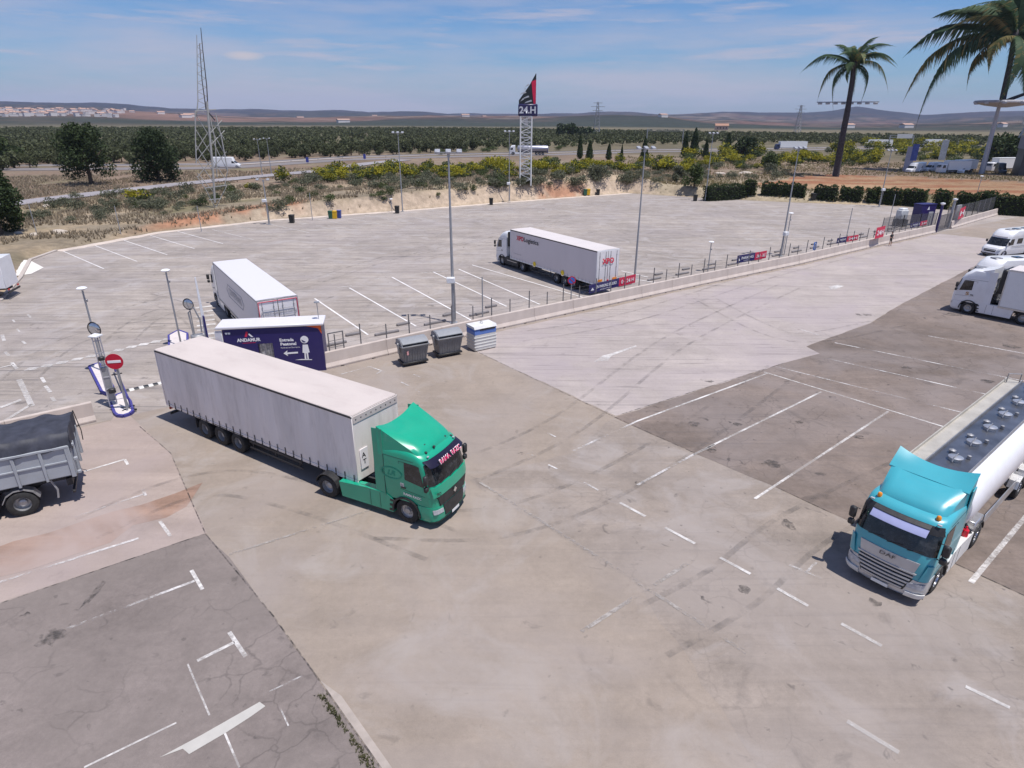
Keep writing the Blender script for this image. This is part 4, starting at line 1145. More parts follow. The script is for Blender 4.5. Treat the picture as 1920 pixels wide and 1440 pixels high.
# grille: silver panel with name, slats below
g_ = MB(); cab.front('', None, None, [(-.82, 1.22), (.82, 1.22), (.90, 1.62), (-.90, 1.62)], off=.035, th=.03, n=(10, 2), mb=g_); g_.build('grille_panel', SILV, root)
text('DAF', 'lettering', mat('chrome lettering', (.10, .10, .11), .3, .6), (cab.fx(0, 1.45)+.05, -.24, 1.44), (0, 1, 0), (-.05, 0, 1), .12, .48, parent=root, bold=.01, depth=.012)
g_ = MB(); lc.front('', None, None, [(-.66, .50), (.66, .50), (.84, .98), (-.84, .98)], off=.012, th=.02, n=(10, 2), mb=g_); g_.build('grille_opening', BLK, root)
g_ = MB(); cab.front('', None, None, [(-.80, .99), (.80, .99), (.82, 1.21), (-.82, 1.21)], off=.025, th=.02, n=(10, 2), mb=g_); g_.build('upper_grille_opening', BLK, root)
for k in range(6):
    z = .55+k*.125
    w = .62+.05*k
    src = cab if z > .98 else lc
    s_ = MB(); src.front('', None, None, [(-w, z), (w, z), (w+.02, z+.055), (-w-.02, z+.055)], off=.065, th=.05, n=(10, 1), mb=s_); s_.build('grille_slat', SILV, root)
for sg in (-1, 1):
    c_ = MB(); lc.front('', None, None, [(sg*.70, .30), (sg*1.18, .32), (sg*1.20, .52), (sg*.74, .50)], off=.05, th=.05, n=(6, 2), mb=c_); c_.build('bumper_corner', WSK, root)
    c_ = MB(); cab.front('', None, None, [(sg*.98, 1.02), (sg*1.19, 1.02), (sg*1.22, 1.62), (sg*1.10, 1.62)], off=.04, th=.05, n=(4, 3), mb=c_); c_.build('corner_deflector', TURQ, root)
    ab = MB(); ab.lathe([(.07, 0), (.075, .10), (.05, .14), (.01, .15)], (-.72, sg*.88, 3.0), n=12); ab.build('beacon', AMBER, root)
    ab = MB(); ab.box((-.52, sg*1.0, 2.95), (.07, .13, .05), bev=.01); ab.build('roof_lamp', LAMP, root)
p_ = MB(); lc.front('', None, None, [(-1.12, .27), (1.12, .27), (1.15, .33), (-1.15, .33)], off=.035, th=.04, n=(12, 1), mb=p_); p_.build('splitter', CHROME, root)
hdz = MB(); cab.front('', None, None, [(-1.20, 2.60), (1.20, 2.60), (1.13, 2.86), (-1.13, 2.86)], off=.02, th=.02, n=(14, 2), mb=hdz); hdz.build('black_header', BLK, root)
vz = MB()
vz.sheet(lambda u, v: (cab.fx(-.84+1.68*u, 2.6)+.10+.20*(1-v), -.84+1.68*u, 2.58+.20*v), 12, 2, (-.01, 0, .02)); vz.build('sun_visor', mat('lilac visor', (.36, .38, .60), .15, var=.05), root)
vt = MB()
vt.sheet(lambda u, v: (cab.fx(-.84+1.68*u, 2.8)+.04+.17*(1-v), -.84+1.68*u, 2.79+.07*v), 12, 2, (-.01, 0, .02)); vt.build('visor_top', BLK, root)
dh = MB(); dh.box((-.55, .15, 1.98), (.3, 1.7, .02)); dh.box((-.32, .75, 2.03), (.02, .38, .22), M=Matrix.Rotation(R(-50), 4, 'Y')); dh.build('dashboard_paper', mat('papers', (.4, .4, .42), .7, var=.5, scale=5), root)
# tank trailer
tank_white = mat('white tank paint', (.76, .76, .80), .25, var=.03, coat=.6)
tank_top = mat('polished tank top', (.20, .205, .225), .28, .75, var=.3, scale=1.2, dirt_or_sheen=.3, dirt_or_sheen_col=(.12, .12, .13))
WALK = mat('walkway metal', (.48, .45, .40), .55, .3, dirt_or_sheen=.5, scale=1.2, dirt_or_sheen_col=(.25, .23, .20))
Mt = T(-3.15)
LT = 12.6
def tank_ring(x, sc=1.0, n=36):
    P = []
    for i in range(n):
        a = 2*math.pi*i/n; c, s_ = math.cos(a), math.sin(a)
        P.append((x, 1.24*sc*math.copysign(abs(c)**.85, c), 2.30+1.02*sc*math.copysign(abs(s_)**.9, s_)))
    return P
tb = MB(); vs = []; xs = [(-.0, .55), (-.05, .80), (-.16, .95), (-.35, 1.0)]+[(-.35-(LT-.7)*k/10, 1.0) for k in range(1, 11)]+[(-LT+.16, .95), (-LT+.05, .80), (-LT, .55)]
for x_, s_ in xs: vs += tank_ring(x_, s_)
n = 36; fs = [tuple(range(n)), tuple(range((len(xs)-1)*n, len(xs)*n))]
for i in range(len(xs)-1):
    for j in range(n): fs.append((i*n+j, i*n+(j+1) % n, (i+1)*n+(j+1) % n, (i+1)*n+j))
tb.add(vs, fs); tb.build('tank', tank_white, root, M=Mt, smooth=40)
sp = MB(); sp.sheet(lambda u, v: (-.30-(LT-.6)*u, -.62+1.24*v, 3.345+.03*math.sin(math.pi*v)-.035*abs(2*v-1)**2), 8, 6, (0, 0, -.03)); sp.build('spill_tray', tank_top, root, M=Mt)
for sg in (-1, 1):
    cb = MB(); cb.box((-LT/2, sg*.64, 3.33), (LT-.5, .035, .17), bev=.006); cb.build('coaming', GREYM, root, M=Mt)
    if sg < 0:
        wk = MB(); wk.box((-LT/2, sg*.93, 3.29), (LT-.5, .50, .04), bev=.006); wk.box((-LT/2, sg*1.19, 3.36), (LT-.5, .04, .16), bev=.006); wk.build('walkway', WALK, root, M=Mt)
        hr = MB()
        for k in range(5): x_ = -.5-k*.0; 
        hr.tube([(-.35, sg*1.19, 3.42), (-LT+.4, sg*1.19, 3.42)], .018, 6)
        hr.build('handrail', GREYM, root, M=Mt)
rw = MB(); rw.tube([(-LT+.9, -1.1, 3.3), (-LT+.9, -1.1, 3.75), (-LT+.5, -.7, 3.75), (-LT+.5, -.7, 3.3)], .025, 6); rw.tube([(-LT+.7, .3, 3.3), (-LT+.7, .3, 3.75), (-LT+.7, .7, 3.75), (-LT+.7, .7, 3.3)], .025, 6); rw.build('grab_rail', GREYM, root, M=Mt)
for k in range(6):
    x_ = -1.45-k*1.9
    mn_ = MB(); mn_.lathe([(.21, 0), (.21, .10), (.24, .11), (.24, .135), (.17, .16), (.05, .18)], (x_, .02, 3.37), n=24); mo = mn_.build('manhole', ALU, root, M=Mt)
    b_k = MB(); b_k.tube([(x_-.34, .02, 3.42), (x_-.2, .02, 3.57), (x_+.2, .02, 3.57), (x_+.34, .02, 3.42)], .02, 6)
    link('clamp_bar', b_k.mesh('clamp_bar', GREYM, 30, M=Mt), mo)
    vv = MB(); vv.lathe([(.10, 0), (.10, .10), (.12, .11), (.02, .16)], (x_-.55, -.25, 3.37), n=14); vv.build('vent_valve', GREYM, root, M=Mt); vv = MB(); vv.lathe([(.07, 0), (.07, .12), (.02, .14)], (x_-.5, .30, 3.37), n=12); vv.build('vent_valve', GREYM, root, M=Mt)
un = MB()
for sg in (-1, 1): un.box((-LT/2, sg*.5, 1.05), (LT-1, .12, .28))
for x_ in (-.9, -4, -7.5, -8.9, -10.2): un.box((x_, 0, 1.35), (.16, 1.9, .35))
for x_ in (-7.3, -8.6, -9.9): un.box((x_, 0, .5), (.13, 2.0, .13))
un.build('underframe', mat('galvanised', (.38, .38, .38), .5, .5, dirt_or_sheen=.4), root, M=Mt)
for sg in (-1, 1):
    for x_ in (-7.3, -8.6, -9.9): wheel(root, Mt, x_, sg*1.08, r=.51, rim=RIMCD, w=1.25)
    gd = MB(); gd.box((-4.7, sg*1.16, .86), (3.9, .04, .45), bev=.02); gd.build('side_guard', ALU, root, M=Mt)
    lg = MB(); lg.box((-2.6, sg*.75, .75), (.14, .14, .8)); lg.box((-2.6, sg*.75, .3), (.3, .25, .04)); lg.build('landing_leg', CHS, root, M=Mt)
    mm = MB()
    for x_ in (-7.3, -8.6, -9.9):
        for a in range(10, 170, 32):
            p = [(x_+.60*math.cos(R(b)), .51+.60*math.sin(R(b))) for b in (a, a+32)]+[(x_+.58*math.cos(R(b)), .51+.58*math.sin(R(b))) for b in (a+32, a)]
            mm.prism(p, sg*.9, sg*1.27, plane='xz')
    mm.build('mudguard', ALU, root, M=Mt)
fe = MB(); fe.cyl((-.75, 1.10, .75), (-.75, 1.10, 1.30), .10, n=14); fe.lathe([(.10, 0), (.04, .06), (.03, .14)], (-.75, 1.10, 1.30), n=12); fe.build('fire_extinguisher', mat('extinguisher red', (.62, .01, .03), .3), root, M=Mt)
pp = MB(); pp.tube([(-1.1, .9, 1.4), (-1.1, 1.15, 1.1), (-1.4, 1.2, .8), (-2.2, 1.2, .75)], .05, 8); pp.tube([(-.4, .8, 1.2), (-.2, 1.0, .95), (.2, .9, 1.2)], .03, 6); pp.build('hose', BLK, root, M=Mt)
pc = MB(); pc.box((-1.9, 1.0, 1.05), (.9, .4, .5), bev=.03); pc.build('valve_cabinet', ALU, root, M=Mt)

# ============================================================ XPO TRUCK
GREYC = mat('clean grey curtain', (.64, .585, .60), .5, var=.03, scale=.8, dirt_or_sheen=.15, dirt_or_sheen_col=(.40, .37, .38), stretch=(1, 1, .3))
WROOF = mat('white roof sheet', (.60, .55, .54), .6, var=.03, scale=.6, dirt_or_sheen=.25, dirt_or_sheen_col=(.62, .54, .48))
WDOOR = mat('white door paint', (.72, .70, .71), .4, var=.03, dirt_or_sheen=.15, dirt_or_sheen_col=(.5, .46, .44))
yX = R(123.8); nX = Vector((-math.sin(yX), math.cos(yX))); dX = Vector((math.cos(yX), math.sin(yX)))
rc = Vector((7.30, 54.34))-nX*1.275
fr = rc+dX*16.65
root = empty('curtain_side_truck', (fr.x, fr.y, 0), yX, 'white truck with grey XPO curtain trailer parked beyond the long wall', 'truck')
cab, lc = tractor(root, I4, 'volvo', WHT, skirt=CHS, lower=WHT)
Mx = T(-3.05)
box_trailer(root, Mx, GREYC, WROOF, WDOOR, frame_m=WHT, strapm=mat('white strap', (.62, .60, .60), .6), folds=.004)
SX = 1.30
text('XPO', 'lettering', REDI, (-1.2, SX, 3.10), (-1, 0, 0), (0, 0, 1), .46, 1.25, parent=root, bold=.03, M=Mx)
text('Logistics', 'lettering', INK, (-2.52, SX, 2.98), (-1, 0, 0), (0, 0, 1), .58, 2.45, parent=root, bold=.012, M=Mx)
text('www.xpo.com', 'lettering', mat('grey ink', (.25, .25, .27), .5), (-.7, SX, 1.62), (-1, 0, 0), (0, 0, 1), .10, 1.4, parent=root, M=Mx)
text('XPO', 'lettering', REDI, (-13.68, .72, 2.80), (0, -1, 0), (0, 0, 1), .50, 1.35, parent=root, bold=.035, M=Mx, depth=.03)
YEL = mat('yellow placard', (.75, .55, .02), .5)
for x_ in (-4.4, -8.9):
    y_ = MB(); y_.cyl((x_, 1.30, 1.22), (x_, 1.31, 1.22), .24, n=16); y_.build('yellow_disc', YEL, root, M=Mx)
ORG = mat('orange marker board', (.80, .28, .03), .5, var=.3, scale=6)
for y_ in (-.85, .85):
    o_ = MB(); o_.box((-13.68, y_, 1.38), (.02, .50, .20)); o_.build('marker_board', ORG, root, M=Mx)
p_ = MB(); p_.box((-13.68, -.05, 1.30), (.02, .16, .16)); p_.build('speed_plate', REDI, root, M=Mx)
tk = MB(); tk.cyl((-2.4, .9, .72), (-4.2, .9, .72), .34, n=18); tk.build('fuel_tank', ALU, root)
p_ = MB(); p_.box((-2.55, 0, 2.9), (.1, 2.4, 1.5)); p_.build('rear_cab_trim', BLK, root)

# ============================================================ HAULIER TRUCK (left middle)
WBOX = mat('white box wall', (.74, .70, .70), .45, var=.03, dirt_or_sheen=.12, dirt_or_sheen_col=(.5, .47, .47))
WBR = mat('bright white roof', (.66, .64, .67), .4, var=.02)
yC = R(124.3); dC = Vector((math.cos(yC), math.sin(yC)))
fr = Vector((-14.9, 38.7))+dC*16.65
root = empty('box_trailer_truck', (fr.x, fr.y, 0), yC, 'white box trailer truck seen from behind, partly hidden by the navy booth', 'truck')
cab, lc = tractor(root, I4, 'volvo', WHT, skirt=WHT, lower=WHT)
box_trailer(root, Mx, WBOX, WBR, WBOX, frame_m=GREYM, straps=False, folds=0, rail=GREYM)
GI = mat('grey print', (.33, .33, .36), .6)
text('CONTETRANS', 'lettering', GI, (-5.0, SX-.015, 2.52), (-1, 0, 0), (0, 0, 1), .50, 3.9, parent=root, bold=.01, M=Mx)
def hexline(root, M, pts, w, m, name):
    mb = MB()
    n_ = len(pts)
    for i in range(n_):
        a, b = Vector(pts[i]), Vector(pts[(i+1) % n_]); mb.tube([a, b], w, 4)
    return mb.build(name, m, root, M=M)
hexline(root, Mx, [(-4.3, SX-.02, 2.75), (-4.8, SX-.02, 3.2), (-9.1, SX-.02, 3.2), (-9.6, SX-.02, 2.75), (-9.1, SX-.02, 2.3), (-4.8, SX-.02, 2.3)], .014, GI, 'printed_frame')
text('www.contetrans.com', 'lettering', GI, (-13.66, .92, 3.02), (0, -1, 0), (0, 0, 1), .20, 1.85, parent=root, bold=.02, M=Mx, depth=.02)
hexline(root, Mx, [(-13.68, 1.12, 3.1), (-13.68, .92, 3.32), (-13.68, -.92, 3.32), (-13.68, -1.12, 3.1), (-13.68, -.92, 2.88), (-13.68, .92, 2.88)], .012, GI, 'printed_frame')
for (a, b) in [((1.2, 1.25), (1.2, 3.86)), ((1.2, 3.86), (.03, 3.86)), ((-.03, 3.86), (-1.2, 3.86)), ((-1.2, 3.86), (-1.2, 1.25))]:
    r_ = MB(); r_.tube([(-13.67, a[0], a[1]), (-13.67, b[0], b[1])], .025, 4); r_.build('red_tape', mat('red tape', (.62, .02, .06), .5), root, M=Mx)

# ============================================================ WHITE REFRIGERATED TRUCK (right)
yR = R(128.4); dR = Vector((math.cos(yR), math.sin(yR)))
root = empty('refrigerated_truck', (37.0, 51.3, 0), yR, 'white truck with refrigerated trailer parked beside the motorhomes at right', 'truck')
cab, lc = tractor(root, I4, 'scania', WHT, skirt=WHT, lower=WHT, wb=3.7)
roof_fairing(root, I4, WHT, -1.05, -2.45, 3.50, 3.84, 2.9, 1.0, 1.2, horn=.06, droop=.18)
for sg in (-1, 1):
    m_ = MB(); m_.sheet(lambda u, v, sg=sg: (-2.30-.50*u, sg*(1.235-.03*u), 1.02+2.6*v), 3, 3, (0, -sg*.03, 0)); m_.build('side_deflector', WHT, root)
text('S', 'lettering', mat('ochre print', (.5, .25, .08), .5), (-1.0, 1.262, 1.55), (-1, 0, 0), (0, 0, 1), .26, .24, parent=root, bold=.03)
g_ = MB(); cab.front('', None, None, [(-.80, 1.02), (.80, 1.02), (.86, 1.70), (-.86, 1.70)], off=.02, n=(10, 2), mb=g_); g_.build('grille', BLK, root)
p_ = MB(); p_.box((-1.35, 0, 3.66), (.7, .8, .05), bev=.02); p_.build('roof_hatch', GREYM, root)
Mr = T(-3.35)
WREF = mat('white insulated wall', (.78, .78, .78), .35, var=.02, dirt_or_sheen=.05)
box_trailer(root, Mr, WREF, WROOF, WREF, frame_m=ALU, straps=False, folds=0, rail=ALU, H=4.02)
fu = MB(); fu.box((.22, 0, 2.95), (.42, 2.0, 1.9), bev=.10); fu.build('cooling_unit', BLK, root, M=Mr)
mk = MB(); mk.box((-2.0, 1.28, 3.35), (.8, .012, .55)); mk.build('green_sticker', mat('green white print', (.50, .56, .48), .5, var=.5, scale=9), root, M=Mr)
hs = MB()
for y_ in (-.4, 0, .4): hs.tube([(-2.45, y_, 2.2), (-2.7, y_+.1, 1.5), (-3.1, y_, 1.3)], .03, 6)
hs.build('air_hose', GREYM, root)
CAL = None

# ============================================================ TIPPER (left edge)
TIP = mat('grey tipper paint', (.34, .36, .39), .5, var=.08, dirt_or_sheen=.25, dirt_or_sheen_col=(.22, .21, .20), scale=1.5)
TARP = mat('dark tarpaulin', (.035, .037, .052), .65, var=.35, scale=2.2, dirt_or_sheen=.25, dirt_or_sheen_col=(.10, .10, .12), bump=.3, bscale=6)
yD = R(209.7)
root = empty('tipper_trailer', (-17.45-.495*1.25, 21.75+.869*1.25, 0), yD, 'grey ribbed tipper trailer under a dark tarpaulin at the left edge', 'trailer')
LB = 9.0
for sg in (-1, 1):
    b = MB(); b.box((LB/2, sg*1.22, 1.98), (LB, .05, 1.26)); b.build('side_wall', TIP, root)
    b = MB(); b.box((LB/2, sg*1.27, 2.60), (LB, .10, .10), bev=.015); b.build('top_rail', TIP, root)
    b = MB(); b.box((LB/2, sg*1.265, 1.98), (LB, .05, .07), bev=.01); b.build('middle_rail', TIP, root)
    for k in range(11):
        b = MB(); b.box((.06+k*.88, sg*1.275, 1.95), (.10 if k else .16, .075, 1.36), bev=.01); b.build('rib', TIP, root)
b = MB(); b.box((-.02, 0, 1.98), (.06, 2.46, 1.26)); b.build('tailgate', TIP, root)
b = MB(); b.box((LB/2, 0, 1.33), (LB, 2.3, .10)); b.build('floor', TIP, root)
for y_ in (-.8, .0, .8):
    b = MB(); b.box((-.10, y_, 1.95), (.10, .10, 1.3), bev=.01); b.build('tailgate_rib', TIP, root)
for z_ in (2.62, 2.0, 1.4):
    b = MB(); b.box((-.13, 1.18, z_), (.14, .10, .13), bev=.02); b.build('hinge', TIP, root)
tp = MB()
def tarpf(u, v):
    x = -.10+LB*u; a = -1+2*v
    z = 3.22-.10*abs(a)**2-.5*max(0, abs(a)-.86)/.14
    y = 1.30*a
    if abs(a) > .999: z = 2.58
    z += .05*math.sin(x*3.1+a*2)*max(0, abs(a)-.3)+.03*math.sin(x*7.3+a*5)-.05*(math.cos(x*2*math.pi/1.8)*.5+.5)
    if abs(a) > .80: y += .03*math.sin(x*6+z*4)
    return (x, y, z)
tp.sheet(tarpf, 70, 24, (0, 0, -.02)); tp.build('tarpaulin', TARP, root, smooth=70)
tg = MB(); tg.sheet(lambda u, v: (-.12-.02*math.sin(u*15), -1.28+2.56*u, 3.18-.75*v-.10*abs(2*u-1)**2*(1-v)), 16, 4, (.02, 0, 0)); tg.build('tarpaulin_end', TARP, root, smooth=70)
rp = MB(); rp.tube([(-.16, -1.1, 3.15), (-.25, -1.1, 2.2), (-.22, -1.1, 1.75)], .02, 5); rp.build('tie_rope', BLK, root)
c = MB()
for sg in (-1, 1): c.box((4.4, sg*.45, 1.02), (8.6, .12, .34))
for x_ in (1.9, 3.25, 4.6): c.box((x_, 0, .52), (.14, 2.0, .14))
c.box((.35, 0, .85), (.2, 1.6, .3))
c.build('underframe', CHS, root)
for sg in (-1, 1):
    for x_ in (1.95, 3.3, 4.65):
        wheel(root, I4, x_, sg*1.08, r=.53, deep=True, w=1.25)
        mg = MB()
        for a in range(15, 165, 30):
            p = [(x_+.64*math.cos(R(q_)), .53+.64*math.sin(R(q_))) for q_ in (a, a+30)]+[(x_+.61*math.cos(R(q_)), .53+.61*math.sin(R(q_))) for q_ in (a+30, a)]
            mg.prism(p, sg*.86, sg*1.26, plane='xz')
        mg.build('mudguard', GREYM, root)
b = MB(); b.box((.25, 0, .55), (.10, 2.3, .12), bev=.02); b.build('rear_bumper', BLK, root)
b = MB(); b.tube([(.9, 1.05, 1.2), (.75, 1.15, .8), (.80, 1.18, .45)], .04, 6); b.build('support_strut', GREYM, root)

# ============================================================ generic small vehicles
def body_from(root, levels, xr, m, z0, name='body', grow=0):
    c = Cab(levels, xr, I4); c.body(name, m, root, z0, levels[-1][0], 5); return c
def motorhome(name, loc, yaw, label, L=7.0, H=2.95, skylights=(2.2, 3.4, 5.0), group=None):
    r = empty(name, loc, yaw, label, 'motorhome', group)
    lv = [(.32, -.02, 1.05, .25, .12), (.80, .0, 1.10, .30, .18), (1.10, -.18, 1.10, .32, .20), (1.28, -.62, 1.10, .32, .2), (2.15, -1.20, 1.12, .30, .2), (2.30, -1.12, 1.14, .35, .3), (2.62, -1.35, 1.14, .35, .35), (H-.05, -1.75, 1.10, .35, .4), (H, -2.0, 1.0, .35, .4)]
    c = body_from(r, lv, -L, WHT, .32)
    c.front('windscreen', GLS, r, [(-1.06, 1.30), (1.06, 1.30), (1.05, 2.10), (-1.05, 2.10)], off=.012, n=(12, 4))
    g = MB(); c.front('', None, None, [(-.62, .62), (.62, .62), (.70, .90), (-.70, .90)], off=.012, n=(8, 2), mb=g); g.build('grille', BLK, r)
    g = MB(); c.front('', None, None, [(-.95, .34), (.95, .34), (1.0, .46), (-1.0, .46)], off=.012, n=(8, 1), mb=g); g.build('front_apron', BLK, r)
    for sg in (-1, 1):
        g = MB(); c.front('', None, None, [(sg*.74, .78), (sg*1.04, .82), (sg*1.08, 1.02), (sg*.78, .96)], off=.012, n=(4, 2), mb=g); g.build('headlight', LAMP, r)
        c.side('side_window', GLS, r, sg, [(-2.15, 1.42), (-1.35, 1.36), (-1.60, 2.06), (-2.15, 2.06)])
        for x_ in (-3.6, -5.6): c.side('side_window', GLS, r, sg, [(x_, 1.5), (x_+.9, 1.5), (x_+.9, 2.1), (x_, 2.1)])
        mirror(r, I4, -1.15, sg, 1.10, 1.65, BLK, h=.3, low=False)
        for x_ in (-.95, -L+2.0):
            wheel(r, I4, x_, sg*.95, r=.36, w=.8)
            ar = MB(); ar.prism([(x_+.44*math.cos(R(a)), .36+.44*math.sin(R(a))) for a in range(-5, 190, 15)]+[(x_+.38*math.cos(R(a)), .36+.38*math.sin(R(a))) for a in range(185, -6, -15)], sg*.8, sg*1.145, plane='xz'); ar.build('wheel_arch', BLK, r)
        s_ = MB(); s_.box((-L/2-.8, sg*1.143, 1.22), (L-2.2, .008, .05)); s_.build('side_stripe', GREYM, r)
    for x_ in skylights:
        s_ = MB(); s_.box((-x_-.2, .1, H+.04), (.75, .65, .08), bev=.03); s_.build('skylight', GLS if x_ > 3 else GREYM, r)
    return r
motorhome('motorhome', (54.9, 72.8, 0), R(202), 'white motorhome facing the lane, nearest the distant gate')
motorhome('motorhome', (41.6, 56.6, 0), R(190), 'white motorhome roof half hidden behind the refrigerated truck', H=3.05, skylights=(2.0, 4.2, 5.6))

def van(name, loc, yaw, label, m=WHT, L=5.6, H=2.4, cat='van', group=None):
    r = empty(name, loc, yaw, label, cat, group)
    lv = [(.30, -.03, .92, .2, .1), (.75, .0, .96, .25, .14), (1.0, -.15, .96, .28, .16), (1.2, -.75, .96, .28, .14), (1.9, -1.55, .92, .25, .12), (H-.1, -1.9, .86, .25, .12), (H, -2.15, .75, .25, .12)]
    c = body_from(r, lv, -L, m, .30)
    c.front('windscreen', GLS, r, [(-.90, 1.22), (.90, 1.22), (.84, 1.9), (-.84, 1.9)], off=.012, n=(8, 3))
    for sg in (-1, 1):
        c.side('side_window', GLS, r, sg, [(-2.3, 1.25), (-1.25, 1.25), (-1.65, 1.85), (-2.3, 1.85)])
        for x_ in (-.95, -L+1.1): wheel(r, I4, x_, sg*.86, r=.34, w=.7)
    g = MB(); c.front('', None, None, [(-.6, .5), (.6, .5), (.65, .8), (-.65, .8)], off=.012, n=(6, 1), mb=g); g.build('grille', BLK, r)
    return r
def rigid_truck(name, loc, yaw, label, m=WHT, L=8.0, H=3.7, boxm=None, cat='truck', group=None):
    r = empty(name, loc, yaw, label, cat, group)
    lv = [(.35, .0, 1.15, .2, .1), (1.0, .0, 1.18, .22, .1), (1.7, -.05, 1.18, .22, .1), (2.5, -.30, 1.15, .25, .1), (2.75, -.6, 1.05, .3, .15)]
    c = body_from(r, lv, -1.9, m, .35, 'cab')
    c.front('windscreen', GLS, r, [(-1.1, 1.6), (1.1, 1.6), (1.05, 2.4), (-1.05, 2.4)], off=.012, n=(8, 3))
    b = MB(); b.box((-2.2-(L-2.2)/2, 0, (H+1.0)/2), (L-2.2, 2.45, H-1.0), bev=.03); b.build('cargo_box', boxm or m, r)
    e = MB(); e.box((-L/2, 0, .85), (L-.4, .9, .25)); e.build('chassis', CHS, r)
    e = MB(); e.box((-L-.02, 0, .62), (.10, 2.3, .14)); e.build('rear_bumper', BLK, r)
    for sg in (-1, 1):
        c.side('side_window', GLS, r, sg, [(-1.5, 1.6), (-.6, 1.5), (-.7, 2.35), (-1.5, 2.35)])
        e = MB(); e.box((-2.2-(L-2.2)/2, sg*1.235, H-.06), (L-2.2, .02, .08)); e.build('top_rail', GREYM, r)
        e = MB(); e.box((-L-.03, sg*.9, .85), (.05, .3, .12)); e.build('tail_light', REDL, r)
        for x_ in (-1.0, -L+2.0): wheel(r, I4, x_, sg*1.0, r=.46, w=1.0)
    return r
rigid_truck('delivery_truck', (-51.0, 51.2, 0), R(196), 'white delivery truck cut off by the left edge of the picture', L=8.0, H=3.5)

# ============================================================ LONG WALL with its blocks
BLOCK = mat('wall concrete', (.50, .43, .39), .85, var=.08, scale=1.2, dirt_or_sheen=.3, dirt_or_sheen_col=(.36, .29, .24), bump=.3, stretch=(1, 1, .5))
def block_mesh(L):
    mb = MB()
    prof = [(-.30, .07), (-.30, .14), (-.17, .36), (-.11, 1.02), (-.09, 1.05), (.09, 1.05), (.11, 1.02), (.17, .36), (.30, .14), (.30, .07)]
    mb.prism(prof, .008, L-.008, plane='yz')
    for a, b in ((0.02, L*.22), (L*.28, L*.72), (L*.78, L-.02)): mb.box(((a+b)/2, 0, .036), (b-a, .58, .07))
    return mb.mesh('block', BLOCK, 25)
BM4 = block_mesh(4.0)
def barrier(name, pts, label):
    r = empty(name, (pts[0][0], pts[0][1], 0), 0, label, 'wall')
    for a, b in zip(pts[:-1], pts[1:]):
        L = math.dist(a, b); n = max(1, round(L/4)); an = math.atan2(b[1]-a[1], b[0]-a[0])
        for k in range(n):
            t = k/n
            M = Matrix.Translation((a[0]+(b[0]-a[0])*t-pts[0][0], a[1]+(b[1]-a[1])*t-pts[0][1], 0)) @ Matrix.Rotation(an, 4, 'Z') @ Matrix.Diagonal((L/n/4.0, 1, 1, 1))
            link('block', BM4, r, M=M)
    return r
def shift(P, w): return offset_path(P, w)
WP = shift(WALLPTS, .30)
barrier('barrier_wall', WP, 'long low concrete barrier wall between forecourt and truck park')
barrier('barrier_wall', [(-40, 14.9), (-30.0, 22.6), (-21.6, 29.3)], 'short concrete barrier wall behind the tipper')
barrier('barrier_wall', [(63.4, 93.0), (80.3, 107.4)], 'concrete barrier wall beyond the distant gate')

# fence along the wall
FM = mat('galvanised fence steel', (.17, .165, .17), .6, .3, var=.2)
fz = empty('wire_fence', (WP[0][0], WP[0][1], 0), 0, 'wire fence with uneven thin posts along the long wall', 'fence')
def along(P, s):
    for a, b in zip(P[:-1], P[1:]):
        L = math.dist(a, b)
        if s <= L: return (a[0]+(b[0]-a[0])*s/L, a[1]+(b[1]-a[1])*s/L)
        s -= L
    return P[-1]
FP = shift(WALLPTS, .66)
total = sum(math.dist(a, b) for a, b in zip(FP[:-1], FP[1:]))
pa = MB(); pa.box((0, 0, .98), (.055, .055, 1.96)); pam = pa.mesh('post', FM, 0)
pb = MB(); pb.box((0, 0, 1.16), (.06, .06, 2.32)); pb.box((0, 0, .02), (.16, .16, .04)); pbm = pb.mesh('post', FM, 0)
s = 1.0; k = 0; tops = []
while s < total:
    p = along(FP, s); q = (p[0]-fz.location.x, p[1]-fz.location.y)
    link('post', pbm if k % 2 else pam, fz, loc=(q[0], q[1], 0), rz=R(38)); tops.append((q[0], q[1], 2.3 if k % 2 else 1.94))
    s += 1.75+.1*math.sin(k*1.7); k += 1
for z_ in (1.25, 1.55, 1.85):
    w = MB(); w.tube([(t[0], t[1], z_) for t in tops], .007, 4); w.build('wire', FM, fz)
# wheel stops behind the fence
WS = mat('wheel stop concrete', (.20, .185, .19), .85, var=.2, bump=.2, dirt_or_sheen=.3)
w1 = MB(); w1.box((0, 0, .09), (1.9, .22, .18), bev=.04); w1m = w1.mesh('wheel_stop', WS, 30)
w2 = MB(); w2.box((0, 0, .09), (1.15, .22, .18), bev=.04); w2m = w2.mesh('wheel_stop', WS, 30)
for i in range(24):
    for mm_, off, ds, lb in ((w1m, 4.1, 0.0, 'long dark wheel stop lying close behind the wall fence'), (w2m, 5.3, 2.0, 'short dark wheel stop lying further back from the wall fence')):
        p = along(FP, 2.2+i*4.1+ds); 
        if i in (4, 5): continue
        o = link('wheel_stop', mm_, None, loc=(p[0]-.607*(off-.66), p[1]+.795*(off-.66), 0), rz=R(37+random.uniform(-3, 3)))
        where = 'behind the waste containers' if i < 3 else 'at the fence left of the curtain trailer' if i < 7 else 'between curtain trailer and middle mast' if i < 14 else 'between the middle mast and the standing person'
        tag(o, lb.split(' dark')[0]+' dark wheel stop '+('' if off < 5 else 'set back ')+where, 'wheel stop', 'wheel stops along the wall')

